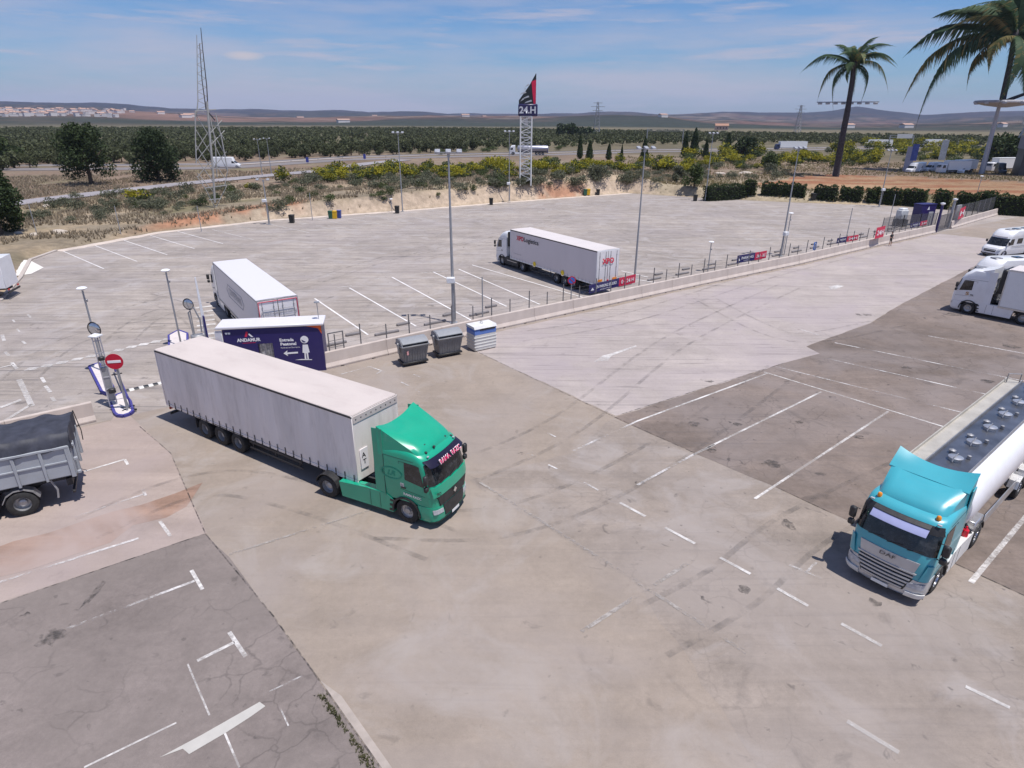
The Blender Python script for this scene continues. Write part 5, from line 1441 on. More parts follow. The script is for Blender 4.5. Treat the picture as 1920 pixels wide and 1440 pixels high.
# banners on the fence
NAVY = mat('navy banner', (.022, .018, .12), .5, var=.08)
REDB = mat('red banner', (.60, .02, .07), .5, var=.06)
WHB = mat('white banner print', (.80, .80, .82), .5, var=.02)
def banner(px0, px1, py0, py1, z0, z1, label, navy_part=.65, words=('PARKING', '24 H'), m0=NAVY, m1=REDB):
    """hung on the fence between two surveyed points"""
    a = Vector(G(px0, py0, z0)); b = Vector(G(px1, py1, z0)); d_ = (b-a); L = d_.length; d_.normalize(); n_ = Vector((d_.y, -d_.x))
    r = empty('banner', (a.x, a.y, 0), math.atan2(d_.y, d_.x), label, 'banner')
    if navy_part > 0:
        m_ = MB(); m_.sheet(lambda u, v: (L*navy_part*u, .015*math.sin(u*9), z0+(z1-z0)*v), 8, 1, (0, .012, 0)); m_.build('banner_cloth', m0, r)
        text(words[0], 'lettering', WHB, (L*.14, -.03, z0+(z1-z0)*.40), (1, 0, 0), (0, 0, 1), (z1-z0)*.34, L*(navy_part-.2), parent=r, bold=.02, depth=.004)
        text('ANDAMUR', 'lettering', WHB, (L*.22, -.03, z0+(z1-z0)*.14), (1, 0, 0), (0, 0, 1), (z1-z0)*.13, L*(navy_part-.4), parent=r, depth=.004)
        m_ = MB(); m_.add([(L*.03, -.032, z0+(z1-z0)*.3), (L*.10, -.032, z0+(z1-z0)*.3), (L*.065, -.032, z0+(z1-z0)*.62)], [(0, 1, 2)]); m_.build('logo', WHB, r)
    if navy_part < 1:
        m_ = MB(); m_.sheet(lambda u, v: (L*(navy_part+(1-navy_part)*u), .015*math.sin(u*7+2), z0+(z1-z0)*v), 6, 1, (0, .012, 0)); m_.build('banner_cloth', m1, r)
        text(words[1], 'lettering', WHB, (L*(navy_part+(1-navy_part)*.12), -.03, z0+(z1-z0)*.28), (1, 0, 0), (0, 0, 1), (z1-z0)*.44, L*(1-navy_part)*.76, parent=r, bold=.02, depth=.004)
    return r
banner(1104, 1191, 551, 530, .95, 1.72, 'navy and red banner on the fence behind the curtain trailer', .63, ('EN PARKING SEGURO', '0 - 24 H'))
banner(1381, 1436, 494, 484, .95, 1.75, 'navy and red banner midway along the fence, at a tall mast', .6, ('PARKING', '24H - 365'))
banner(1568, 1608, 457, 450, .95, 1.6, 'small navy and red banner near the standing person', .45, ('PARKING', '24H'))
banner(1640, 1656, 448, 444, 1.15, 2.5, 'square red banner beside the standing person', 0, ('', '24H'))
banner(1706, 1737, 428, 421, 1.0, 1.6, 'narrow navy and red banner left of the distant gate', .6, ('PARKING', '24H'))
banner(1796, 1806, 412, 407, 1.2, 2.8, 'small red banner right of the distant gate', 0, ('', 'H'))
for (px_, py_, lab) in [(1528, 462, 'small blue sign with a white figure on the fence')]:
    a = G(px_, py_, 1.4); r = empty('small_sign', (a[0], a[1], 0), R(38), lab, 'sign')
    m_ = MB(); m_.box((0, 0, 1.45), (.62, .03, .9), bev=.01); m_.build('sign_panel', mat('sign blue', (.03, .16, .55), .4), r)
    m_ = MB(); m_.cyl((0, -.02, 1.72), (0, -.028, 1.72), .09, n=12); m_.build('figure_head', WHB, r)
    m_ = MB(); m_.box((0, -.022, 1.38), (.16, .012, .42)); m_.build('figure_body', WHB, r)

# ============================================================ LIGHT MASTS
MAST = mat('mast steel', (.36, .37, .39), .5, .5, var=.08, dirt_or_sheen=.2, dirt_or_sheen_col=(.22, .2, .2))
FLH = mat('floodlight housing', (.38, .39, .42), .4, .3, var=.15, scale=4)
def mast(loc, h, label, rz=0.0, box_z=None, heads=3, lean=0.0, r0=.095):
    r = empty('light_mast', loc, rz, label, 'light mast', 'tall floodlight masts round the truck park')
    m_ = MB(); m_.cyl((0, 0, 0), (0, 0, h*.22), r0*1.15, r0, 12); m_.cyl((0, 0, h*.22), (0, 0, h), r0, r0*.5, 12, caps=False); m_.build('pole', MAST, r)
    m_ = MB(); m_.box((0, 0, .02), (.55, .55, .04)); m_.build('base_plate', MAST, r)
    m_ = MB(); m_.box((0, 0, h+.02), (1.8, .07, .07)); m_.box((0, 0, h-.12), (.2, .2, .3)); m_.build('crossbar', MAST, r)
    for k in range(heads):
        x_ = -.75+1.5*k/(heads-1)
        m_ = MB(); m_.box((x_, -.18, h+.10), (.38, .44, .16), bev=.03, M=Matrix.Rotation(R(25), 4, 'X')); m_.build('floodlight', FLH, r)
    if box_z:
        m_ = MB(); m_.box((-.12, -.30, box_z), (.62, .42, .42), bev=.04); m_.build('camera_box', mat('white housing', (.68, .68, .70), .4), r)
        m_ = MB(); m_.tube([(.12, -.2, box_z), (.16, -.1, box_z-1.2), (.14, -.1, .3)], .03, 5); m_.build('cable', GREYM, r)
    return r
mast((-4.5, 46.4, 0), 12.3, 'floodlight mast behind the paper bank with a white camera box', R(5), box_z=3.4, r0=.12)
mast((12.0, 61.0, 0), 12.0, 'floodlight mast just right of the curtain trailer', R(20))
mast((30.9, 72.6, 0), 11.6, 'floodlight mast standing at the middle of the long wall fence', R(30), box_z=2.6)
mast(hit(755, 397), 12.2, 'floodlight mast at the foot of the bank, left of the small black bin', R(0))
mast((-.7, 121.0, .2), 12.0, 'floodlight mast at the foot of the bank beside the sign tower', R(0), box_z=3.2)
mast(hit(1322, 377), 12.0, 'floodlight mast rising beside the first clipped hedge', R(10))
mast(hit(505, 421), 6.2, 'short mast with white boxes at the foot of the bank, left of the recycling bins', 0, box_z=3.4, heads=2, r0=.12)
mast(hit(1648, 388), 9.5, 'floodlight mast standing among the clipped hedges', R(10), box_z=3.0)
mast(hit(492, 330), 9, 'pale roadside lamp in the field left of the sign tower', 0, heads=2)
mast(hit(509, 326), 9, 'second thin roadside lamp beside the road van', 0, heads=2, r0=.1)
def thin_pole(px_, py_, h, label, head=True, z=0.0, r0=.045):
    p = G(px_, py_, 0) if lot_dist(*[np.array([q]) for q in G(px_, py_)])[0] < 0 else hit(px_, py_)
    r = empty('camera_pole', (p[0], p[1], (p[2] if len(p) > 2 else 0)), 0, label, 'pole', 'thin poles')
    m_ = MB(); m_.cyl((0, 0, 0), (0, 0, h), r0*1.2, r0, 8); m_.build('pole', MAST, r)
    if head:
        m_ = MB(); m_.lathe([(.04, 0), (.26, .10), (.28, .14), (.20, .20), (.03, .22)], (0, 0, h), n=16); m_.build('lamp_head', mat('lamp white', (.78, .78, .80), .4), r)
        m_ = MB(); m_.box((.08, 0, h-.6), (.14, .1, .16), bev=.02); m_.build('bracket', GREYM, r)
    return r
thin_pole(196, 700, 5.2, 'thin lamp pole behind the entrance island', r0=.05)
thin_pole(341, 652, 5.2, 'thin lamp pole left of the kiosk', r0=.05)
thin_pole(905, 594, 3.2, 'thin pole at the fence behind the paper bank', False)
thin_pole(1327, 509, 2.9, 'thin dark pole on the fence right of the curtain trailer', True)
thin_pole(1470, 478, 4.6, 'thin pole with a box beside the middle mast', True)
thin_pole(1585, 455, 4.3, 'thin pole near the small banner', False)
thin_pole(1665, 425, 4.6, 'thin pole beside the pale guard hut', False)
thin_pole(378, 434, 3.4, 'thin post on the red soil bank', False)
thin_pole(227, 440, 3.6, 'thin leaning post among the dry grass at left', False)
thin_pole(70, 441, 3.8, 'thin post beside the dark tree at the left edge', False)
thin_pole(586, 413, 4.0, 'thin post left of the recycling bins', False)
thin_pole(735, 398, 2.0, 'thin post by a black bin under the bank', True)
thin_pole(1823, 395, 5.6, 'thin pole at the end of the far fence', True)

# ============================================================ BINS
DKG = mat('dark bin plastic', (.17, .17, .18), .5, var=.12, dirt_or_sheen=.4, dirt_or_sheen_col=(.20, .18, .17), scale=3)
GRB = mat('bin lid plastic', (.25, .26, .28), .5, var=.08, dirt_or_sheen=.3, dirt_or_sheen_col=(.33, .30, .28), scale=3)
def dumpster(loc, rz, label, spot=True):
    r = empty('waste_container', loc, rz, label, 'waste container'); r.scale = (.88, .9, 1)
    m_ = MB()
    P0_ = [(-.85, -.42), (.85, -.42), (.85, .48), (-.85, .48)]; P1_ = [(-1.0, -.62), (1.0, -.62), (1.0, .60), (-1.0, .60)]
    m_.add([(x_, y_, .28) for x_, y_ in P0_]+[(x_, y_, 1.32) for x_, y_ in P1_], [(3, 2, 1, 0), (4, 5, 6, 7), (0, 1, 5, 4), (1, 2, 6, 5), (2, 3, 7, 6), (3, 0, 4, 7)])
    m_.build('bin_body', DKG, r)
    for k in range(9):
        x_ = -.8+k*.2; q_ = MB(); q_.add([(x_-.03, -.455, .34), (x_+.03, -.455, .34), (x_+.03, -.615, 1.15), (x_-.03, -.615, 1.15), (x_-.03, -.42, .34), (x_+.03, -.42, .34), (x_+.03, -.58, 1.15), (x_-.03, -.58, 1.15)],
             [(0, 1, 2, 3), (0, 3, 7, 4), (1, 5, 6, 2), (0, 4, 5, 1), (3, 2, 6, 7)]); q_.build('rib', DKG, r)
    m_ = MB(); m_.box((0, -.02, 1.34), (2.14, 1.36, .10), bev=.03); m_.build('rim', DKG, r)
    m_ = MB(); m_.sheet(lambda u, v: (-.98+1.96*u, -.66+1.26*v, 1.40+.34*math.sin(math.pi*min(1, .12+v*.70))), 4, 10, (0, 0, .04)); 
    m_.build('lid', GRB, r, smooth=30)
    for sg in (-1, 1):
        m_ = MB(); m_.prism([(-.66, 1.38), (.60, 1.38), (.58, 1.62), (.2, 1.76), (-.3, 1.70), (-.6, 1.50)], sg*.97, sg*1.02, plane='yz'); m_.build('lid_end', GRB, r)
        m_ = MB(); m_.box((sg*1.07, 0, 1.15), (.10, .22, .7), bev=.02); m_.build('lift_arm', GREYM, r)
        m_ = MB(); m_.cyl((sg*1.02, 0, 1.42), (sg*1.16, 0, 1.42), .09, n=12); m_.build('trunnion', GREYM, r)
        for y_ in (-.35, .4):
            m_ = MB(); m_.lathe([(.04, -.03), (.10, -.03), (.10, .03), (.04, .03)], (sg*.72, y_, .10), ax='y', n=12); m_.build('castor', BLK, r)
    m_ = MB(); m_.box((0, .02, .22), (1.95, 1.15, .12), bev=.02); m_.build('bin_base', BLK, r)
    if spot:
        m_ = MB(); m_.box((.1, -.10, 1.735), (.2, .14, .012)); m_.build('lid_label', WHB, r)
        m_ = MB(); m_.box((-.62, -.60, .95), (.14, .03, .28)); m_.build('reflector', mat('pink reflector', (.6, .3, .3), .5, var=.4, scale=20), r)
    return r
dumpster((-6.35, 37.75, 0), R(31), 'grey waste container with a pale spot on its lid, left of the pair')
dumpster((-4.30, 39.35, 0), R(31), 'grey waste container standing between its twin and the paper bank', spot=False)
pb_ = empty('paper_bank', (-2.10, 40.75, 0), R(34), 'white and blue paper recycling bank beside the waste containers', 'recycling bank')
WHP = mat('cream bank panel', (.58, .57, .55), .5, var=.05, dirt_or_sheen=.3, dirt_or_sheen_col=(.4, .36, .33)); BLP = mat('blue bank panel', (.10, .19, .50), .5, var=.1)
m_ = MB(); m_.box((0, 0, .68), (1.72, 1.10, 1.30), bev=.06); m_.build('bank_body', WHP, pb_)
for k in range(4):
    m_ = MB(); m_.box((0, 0, .30+k*.22), (1.76, 1.14, .13), bev=.04); m_.build('moulded_band', WHP, pb_)
m_ = MB(); m_.box((0, 0, 1.30), (1.735, 1.115, .34), bev=.05); m_.build('blue_band', BLP, pb_)
m_ = MB(); m_.box((.15, -.565, 1.50), (1.15, .03, .13)); m_.build('slot', BLK, pb_)
m_ = MB(); m_.box((0, 0, 1.52), (1.73, 1.11, .12), bev=.03); m_.build('upper_band', BLP, pb_)
m_ = MB(); m_.prism([(-.60, 1.58), (.60, 1.58), (.50, 1.74), (-.50, 1.74)], -.88, .88, plane='yz'); m_.build('bank_roof', mat('bank roof', (.66, .65, .64), .5), pb_)
m_ = MB(); m_.tube([(0, -.12, 1.74), (0, -.12, 1.9), (0, .12, 1.9), (0, .12, 1.74)], .02, 6); m_.build('lifting_eye', GREYM, pb_)

# ============================================================ BOOTH
bo = empty('booth', (-17.2, 35.45, 0), math.atan2(.95, 5.5), 'navy pedestrian entrance booth with a white roof', 'booth')
LBo = math.hypot(5.6, 1.0)
NAVW = mat('navy booth wall', (.022, .016, .11), .4, var=.04)
OPX = (.0, LBo)
m_ = MB()
for (x0_, x1_, z0_, z1_) in [(0, 1.9, 0, 2.95), (1.9, 2.75, 1.95, 2.95), (2.75, LBo, 0, 2.95)]:
    m_.box(((x0_+x1_)/2, .04, (z0_+z1_)/2), (x1_-x0_, .08, z1_-z0_))
m_.build('front_wall', NAVW, bo, smooth=0)
m_ = MB(); m_.box((LBo-.04, .78, 1.475), (.08, 1.40, 2.95)); m_.build('side_wall', NAVW, bo)
m_ = MB(); m_.box((.04-.0, .78, 1.475), (.08, 1.40, 2.95)); m_.build('side_wall', WHT, bo)
m_ = MB(); m_.box((LBo/2, 1.52, 1.475), (LBo, .08, 2.95)); m_.build('rear_wall', WHT, bo)
m_ = MB(); m_.box((LBo/2-.1, .78, 3.02), (LBo+.5, 1.75, .16), bev=.04); m_.build('roof', WBR, bo)
m_ = MB(); m_.box((2.325, .12, 1.0), (.80, .03, 1.9)); m_.build('turnstile_panel', mat('turnstile steel', (.42, .42, .43), .5, .3, var=.5, scale=6), bo)
for k in range(3):
    m_ = MB(); m_.box((2.05+k*.28, .05, 1.0), (.05, .06, 1.9)); m_.build('door_bar', GREYM, bo)
m_ = MB(); m_.box((-.22, .0, 1.9), (.40, .10, 1.9), bev=.02); m_.build('corner_panel', mat('white corner panel', (.62, .62, .66), .4, var=.1), bo)
def onb(x_, z_): return (x_, -.0, z_)
text('ANDAMUR', 'lettering', WHB, (.75, 0, 2.12), (1, 0, 0), (0, 0, 1), .22, 1.35, parent=bo, bold=.04, depth=.008)
m_ = MB(); m_.add([(1.22, -.012, 2.42), (1.36, -.012, 2.42), (1.45, -.012, 2.72), (1.34, -.012, 2.76)], [(0, 1, 2, 3)]); m_.build('logo_left', REDB, bo)
m_ = MB(); m_.add([(1.50, -.012, 2.66), (1.72, -.012, 2.40), (1.60, -.012, 2.40), (1.45, -.012, 2.56)], [(0, 1, 2, 3)]); m_.build('logo_right', WHB, bo)
m_ = MB(); m_.box((1.42, -.008, 2.04), (.75, .006, .025)); m_.build('logo_underline', REDB, bo)
text('Entrada', 'lettering', WHB, (3.18, 0, 2.02), (1, 0, 0), (0, 0, 1), .20, .82, parent=bo, bold=.035, depth=.008)
text('Peatonal', 'lettering', WHB, (3.20, 0, 1.76), (1, 0, 0), (0, 0, 1), .20, .92, parent=bo, bold=.035, depth=.008)
text('Pedestrian Entrance', 'lettering', WHB, (3.20, 0, 1.58), (1, 0, 0), (0, 0, 1), .09, 1.1, parent=bo, depth=.008)
text("''", 'lettering', WHB, (.15, 0, 2.62), (1, 0, 0), (0, 0, 1), .12, .30, parent=bo, bold=.04, depth=.008)
m_ = MB(); m_.cyl((4.62, -.004, 2.08), (4.62, -.014, 2.08), .235, n=24); m_.build('figure_head', WHB, bo)
m_ = MB(); m_.add([(4.44, -.018, 2.10), (4.62, -.018, 1.98), (4.70, -.018, 1.93), (4.58, -.018, 1.89), (4.47, -.018, 1.97)], [(0, 1, 2, 3, 4)]); m_.build('figure_face', NAVW, bo)
m_ = MB(); m_.add([(4.48, -.012, 1.76), (4.78, -.012, 1.76), (4.84, -.012, 1.25), (4.74, -.012, 1.22), (4.74, -.012, .78), (4.66, -.012, .78), (4.64, -.012, 1.2), (4.60, -.012, 1.2), (4.60, -.012, .78), (4.50, -.012, .78), (4.52, -.012, 1.22), (4.42, -.012, 1.25)], [tuple(range(12))]); m_.build('figure_body', WHB, bo)
m_ = MB(); m_.add([(3.30, -.012, 1.26), (3.55, -.012, 1.45), (3.52, -.012, 1.31), (4.15, -.012, 1.33), (4.15, -.012, 1.22), (3.52, -.012, 1.20), (3.55, -.012, 1.07)], [tuple(range(7))]); m_.build('arrow', WHB, bo)
m_ = MB(); m_.add([(3.9, -.012, .80), (4.9, -.012, .74), (4.95, -.012, .78), (4.3, -.012, .84)], [(0, 1, 2, 3)]); m_.build('figure_shadow', WHB, bo)
ORR = mat('orange panel', (.78, .12, .02), .4)
m_ = MB(); m_.add([(4.75, -.012, 2.94), (LBo-.01, -.012, 2.94), (LBo-.01, -.012, 2.40), (LBo-.2, -.012, 2.76)], [(0, 1, 2, 3)]); m_.build('orange_corner', ORR, bo)
m_ = MB(); m_.cyl((LBo-.2, .8, 3.1), (LBo-.2, .8, 4.1), .025, n=6); m_.lathe([(.03, 0), (.17, .05), (.16, .10), (.02, .12)], (LBo-.2, .8, 4.1), n=14); m_.build('roof_aerial', MAST, bo)
# gate frame just right of the booth
gf = empty('gate_frame', (-11.45, 37.1, 0), R(36), 'grey steel gate frame joining the booth to the wall', 'gate')
for x_ in (0, .95):
    m_ = MB(); m_.box((x_, 0, 1.1), (.06, .06, 2.2)); m_.build('post', FM, gf)
m_ = MB(); m_.box((.475, 0, 2.17), (.89, .06, .06)); m_.build('top_bar', FM, gf)
for k in range(4):
    m_ = MB(); m_.box((.475, 0, .4+k*.42), (.89, .03, .03)); m_.build('rail', FM, gf)

# ============================================================ SIGNS, ISLANDS, BOOM
SGR = mat('sign red', (.50, .008, .035), .45, var=.04)
def no_entry(loc, h, r0, label, yaw=R(-90), pole=True):
    r = empty('no_entry_sign', loc, 0, label, 'road sign')
    Mq = Matrix.Rotation(yaw+R(90), 4, 'Z')
    m_ = MB()
    if pole: m_.cyl((0, .06, 0), (0, .06, h+.1), .045, n=10); m_.build('pole', MAST, r, M=Mq)
    m_ = MB(); m_.cyl((0, 0, h), (0, -.025, h), r0, n=32); m_.build('sign_disc', SGR, r, M=Mq)
    m_ = MB(); m_.box((0, -.032, h), (r0*1.5, .012, r0*.33), bev=.005); m_.build('sign_bar', WHB, r, M=Mq)
    return r
p = G(236, 775); no_entry((p[0]+.1, p[1], 0), 2.95, .42, 'red no entry sign on a pole at the tip of the blue kerbed island', R(-78))
no_entry((-17.75, 35.20, 0), 2.05, .36, 'red no entry sign at the left end of the navy booth', R(-85), pole=False)
nps = no_entry((4.9, 51.2, 0), 2.2, .34, 'round blue and red no parking sign by the curtain trailer', R(-90))
for o_ in nps.children:
    if o_.name.startswith('sign_bar'): bpy.data.objects.remove(o_)
m_ = MB(); m_.cyl((0, -.028, 2.2), (0, -.036, 2.2), .255, n=28); m_.build('sign_centre', mat('sign blue', (.03, .16, .55), .4), nps)
m_ = MB(); m_.box((0, -.042, 2.2), (.52, .010, .07), M=Matrix.Rotation(R(45), 4, 'Y')); m_.build('diagonal_bar', SGR, nps)
KB = mat('blue kerb paint', (.05, .045, .24), .6, var=.15, dirt_or_sheen=.35, dirt_or_sheen_col=(.25, .24, .32), scale=4)
ISL = mat('island concrete', (.60, .545, .53), .85, var=.08)
def island(pts, label):
    r = empty('traffic_island', (pts[0][0], pts[0][1], 0), 0, label, 'traffic island')
    P = [(a-pts[0][0], b-pts[0][1]) for a, b in pts]
    m_ = MB(); m_.prism(P, 0.0, .15); m_.build('island_top', ISL, r, smooth=0)
    n_ = len(P); cx_ = sum(a for a, b in P)/n_; cy_ = sum(b for a, b in P)/n_
    for i in range(n_):
        a = P[i]; b = P[(i+1) % n_]; L = math.dist(a, b)
        if L < .05: continue
        m_ = MB(); m_.box(((a[0]+b[0])/2, (a[1]+b[1])/2, .085), (L, .14, .17), bev=.012, rz=math.atan2(b[1]-a[1], b[0]-a[0])); m_.build('kerb_stone', KB, r)
    return r
island([G(168, 690), G(192, 738), G(200, 741), G(213, 729), G(186, 684)], 'pale traffic island with worn blue kerb behind the steel gantry')
tip = [G(207, 756), G(216, 778), G(221, 782), G(232, 783), G(244, 779), G(250, 774), G(246, 757), G(232, 740), G(220, 744)]
island(tip, 'small blue kerbed island carrying the no entry sign')
island([G(318, 652), G(352, 642), G(352, 628), G(335, 622), G(317, 632)], 'round ended island under the kiosk behind the green truck')
gm = empty('steel_gantry', (*G(214, 762), 0), R(35), 'steel entrance gantry column with a white cap and convex mirror', 'gantry')
STL = mat('gantry steel', (.46, .46, .50), .45, .4, var=.12)
for x_, y_ in ((-.17, -.12), (.17, -.12), (-.17, .12), (.17, .12)):
    m_ = MB(); m_.box((x_, y_, 2.0), (.06, .06, 3.9)); m_.build('column', STL, gm)
for k in range(6):
    m_ = MB(); m_.box((0, -.12, .4+k*.68), (.30, .04, .05)); m_.build('cross_brace', STL, gm)
m_ = MB(); m_.box((0, 0, 1.35), (.30, .22, 1.9), bev=.02); m_.build('cable_duct', MAST, gm)
m_ = MB(); m_.lathe([(.08, 0), (.34, .06), (.34, .12), (.06, .22)], (0, 0, 3.95), n=4); m_.build('cap', WHT, gm)
m_ = MB(); m_.box((.0, -.22, 2.85), (.30, .22, .20), bev=.04); m_.build('camera', BLK, gm)
m_ = MB(); m_.box((.1, -.25, 1.0), (.34, .25, .25), bev=.04); m_.build('reader', BLK, gm)
m_ = MB(); m_.box((.5, .1, 1.75), (.5, .05, .05)); m_.build('bracket', BLK, gm)
def convex_mirror(loc, h, label):
    r = empty('convex_mirror', loc, R(-10), label, 'mirror')
    m_ = MB(); m_.cyl((0, 0, 0), (0, 0, h+.3), .035, n=8); m_.build('pole', MAST, r)
    m_ = MB()
    for i in range(24):
        a0, a1 = 2*math.pi*i/24, 2*math.pi*(i+1)/24
        m_.tube([(.38*math.cos(a0), -.05, h+.38*math.sin(a0)), (.38*math.cos(a1), -.05, h+.38*math.sin(a1))], .025, 5)
    m_.build('mirror_ring', BLK, r)
    m_ = MB(); m_.lathe([(.36, 0), (.30, -.05), (.18, -.085), (.04, -.10)], (0, -.03, h), ax='y', n=24); m_.build('mirror_face', mat('mirror face', (.55, .57, .60), .15, .9, var=.05), r)
    return r
gp = G(212, 752)
convex_mirror((gp[0]-.15, gp[1]+.3, 0), 4.1, 'convex mirror above the steel entrance gantry')
gp = G(372, 648)
convex_mirror((gp[0]-.2, gp[1]+.2, 0), 2.9, 'convex mirror above the kiosk behind the green truck')
ks = empty('kiosk', (*G(378, 668), 0), R(35), 'grey and navy payment kiosk behind the green truck', 'kiosk')
m_ = MB(); m_.box((0, 0, .75), (.75, .55, 1.5), bev=.04); m_.build('cabinet', GREYM, ks)
m_ = MB(); m_.box((.55, .15, 1.35), (.10, .75, 2.7), bev=.02); m_.build('side_panel', NAVY, ks)
m_ = MB(); m_.tube([(-.2, .1, 1.5), (-.25, .1, 3.0), (.1, .1, 3.3), (.35, .1, 2.4), (.3, .1, 1.6)], .05, 8); m_.build('hooped_bar', MAST, ks)
m_ = MB(); m_.box((.62, .15, 2.1), (.02, .5, .5)); m_.build('notice', WHB, ks)
bm_ = empty('boom_barrier', (*G(394, 665), 0), R(35), 'raised white barrier boom left of the box trailer', 'barrier')
m_ = MB(); m_.box((0, 0, .55), (.45, .45, 1.1), bev=.04); m_.build('housing', WHT, bm_)
m_ = MB(); m_.add([(-.12, -.05, 1.0), (.12, -.05, 1.0), (.12, .05, 1.0), (-.12, .05, 1.0), (-.04, -.04, 5.2), (.04, -.04, 5.2), (.04, .04, 5.2), (-.04, .04, 5.2)], [(0, 1, 5, 4), (1, 2, 6, 5), (2, 3, 7, 6), (3, 0, 4, 7), (4, 5, 6, 7), (3, 2, 1, 0)]); m_.build('boom', WHT, bm_, smooth=0)
m_ = MB(); m_.box((.42, .1, .25), (.5, .5, .5), bev=.1); m_.build('base_block', ISL, bm_)
th = thin_pole(241, 770, 2.6, 'thin dark post on the small blue kerbed island', False)
m_ = MB(); m_.tube([(-.4, .1, .12), (.5, -.1, .12)], .06, 6); m_.build('cross_foot', BLK, th); m_ = MB(); m_.tube([(-.1, -.35, .12), (.1, .4, .12)], .06, 6); m_.build('cross_foot', BLK, th)
gl = empty('guard_rail', (*G(215, 735), 0), 0, 'low blue guard rail at the entrance island', 'rail')
a = G(217, 700); b = G(246, 768); m_ = MB(); o_ = gl.location
m_.tube([(a[0]-o_.x, a[1]-o_.y, .1), (a[0]-o_.x, a[1]-o_.y, .75), (b[0]-o_.x, b[1]-o_.y, .75), (b[0]-o_.x, b[1]-o_.y, .1)], .04, 6); m_.build('rail', KB, gl)
# striped speed hump
hp0, hp1 = Vector(G(233, 734)), Vector(G(330, 712)); Lh = (hp1-hp0).length; ah = math.atan2(hp1.y-hp0.y, hp1.x-hp0.x)
hu = empty('speed_hump', (hp0.x, hp0.y, 0), ah, 'black and white striped rubber speed hump at the entrance', 'speed hump')
nS = int(Lh/.25); WHU = mat('hump white', (.62, .60, .58), .7)
for i in range(nS):
    m_ = MB(); m_.prism([(-.2, .005), (.2, .005), (.12, .06), (-.12, .06)], i*.25+.004, (i+1)*.25-.004, plane='yz'); m_.build('hump_segment', BLK if i % 2 == 0 else WHU, hu, smooth=0)
# the white pad and bin at far left
slab('concrete_pad', [(-58, 60.0), (-53.8, 59.5), (-49.0, 60.6), (-47.9, 61.8), (-48.6, 64.6), (-52.6, 68.2), (-60, 69)], .03, mat('white concrete', (.68, .64, .60), .85, var=.04), label='white concrete pad at the left edge')
p = G(14, 513); bn = empty('litter_bin', (p[0], p[1], 0.03), R(-20), 'black litter bin with a blue top on the white pad', 'bin')
m_ = MB(); m_.box((0, 0, .5), (.95, .6, 1.0), bev=.05); m_.build('bin_body', BLK, bn)
m_ = MB(); m_.box((0, 0, 1.1), (1.0, .65, .22), bev=.05); m_.build('bin_lid', mat('blue lid', (.03, .16, .30), .4), bn)

# ============================================================ small bins along the bank
def small_bin(px_, py_, m, label, w=.7, h=1.1, group=None):
    p = hit(px_, py_)
    q = G(px_, py_)
    if lot_dist(np.array([q[0]]), np.array([q[1]]))[0] < 0: p = (q[0], q[1], 0)
    r = empty('wheeled_bin', p, 0, label, 'bin', group)
    m_ = MB(); m_.add([(-w*.42, -w*.42, .05), (w*.42, -w*.42, .05), (w*.42, w*.42, .05), (-w*.42, w*.42, .05), (-w/2, -w/2, h), (w/2, -w/2, h), (w/2, w/2, h), (-w/2, w/2, h)], [(3, 2, 1, 0), (4, 5, 6, 7), (0, 1, 5, 4), (1, 2, 6, 5), (2, 3, 7, 6), (3, 0, 4, 7)]); m_.build('bin_body', m, r, smooth=0)
    m_ = MB(); m_.box((0, 0, h+.05), (w*1.08, w*1.08, .1), bev=.03); m_.build('bin_lid', m, r)
    return r
BG = mat('green bin', (.02, .10, .06), .5); BY = mat('yellow bin', (.70, .42, .01), .5); BB = mat('blue bin', (.03, .06, .28), .5); BK = mat('black bin', (.015, .016, .016), .5)
small_bin(621, 410, BG, 'green recycling bin, leftmost of the row of three'); small_bin(628, 410, BY, 'yellow recycling bin between green and blue'); small_bin(636, 409, BB, 'dark blue recycling bin at the right of the row of three')
small_bin(548, 418, BK, 'black bin at the foot of the bank near the short mast'); small_bin(745, 400, BK, 'black bin at the foot of the tall mast left of the trailer'); small_bin(921, 384, BK, 'black bin below the sandy bank left of the sign tower')
small_bin(1097, 367, BG, 'green bin under the high right part of the bank'); small_bin(1103, 366.5, BY, 'yellow bin under the high right part of the bank'); small_bin(1121, 366, BK, 'black bin near the right end of the bank')
small_bin(1303, 377, BK, 'black bin by the tree at the lot corner'); small_bin(1524, 376, BK, 'black bin between two clipped hedges', w=.8)

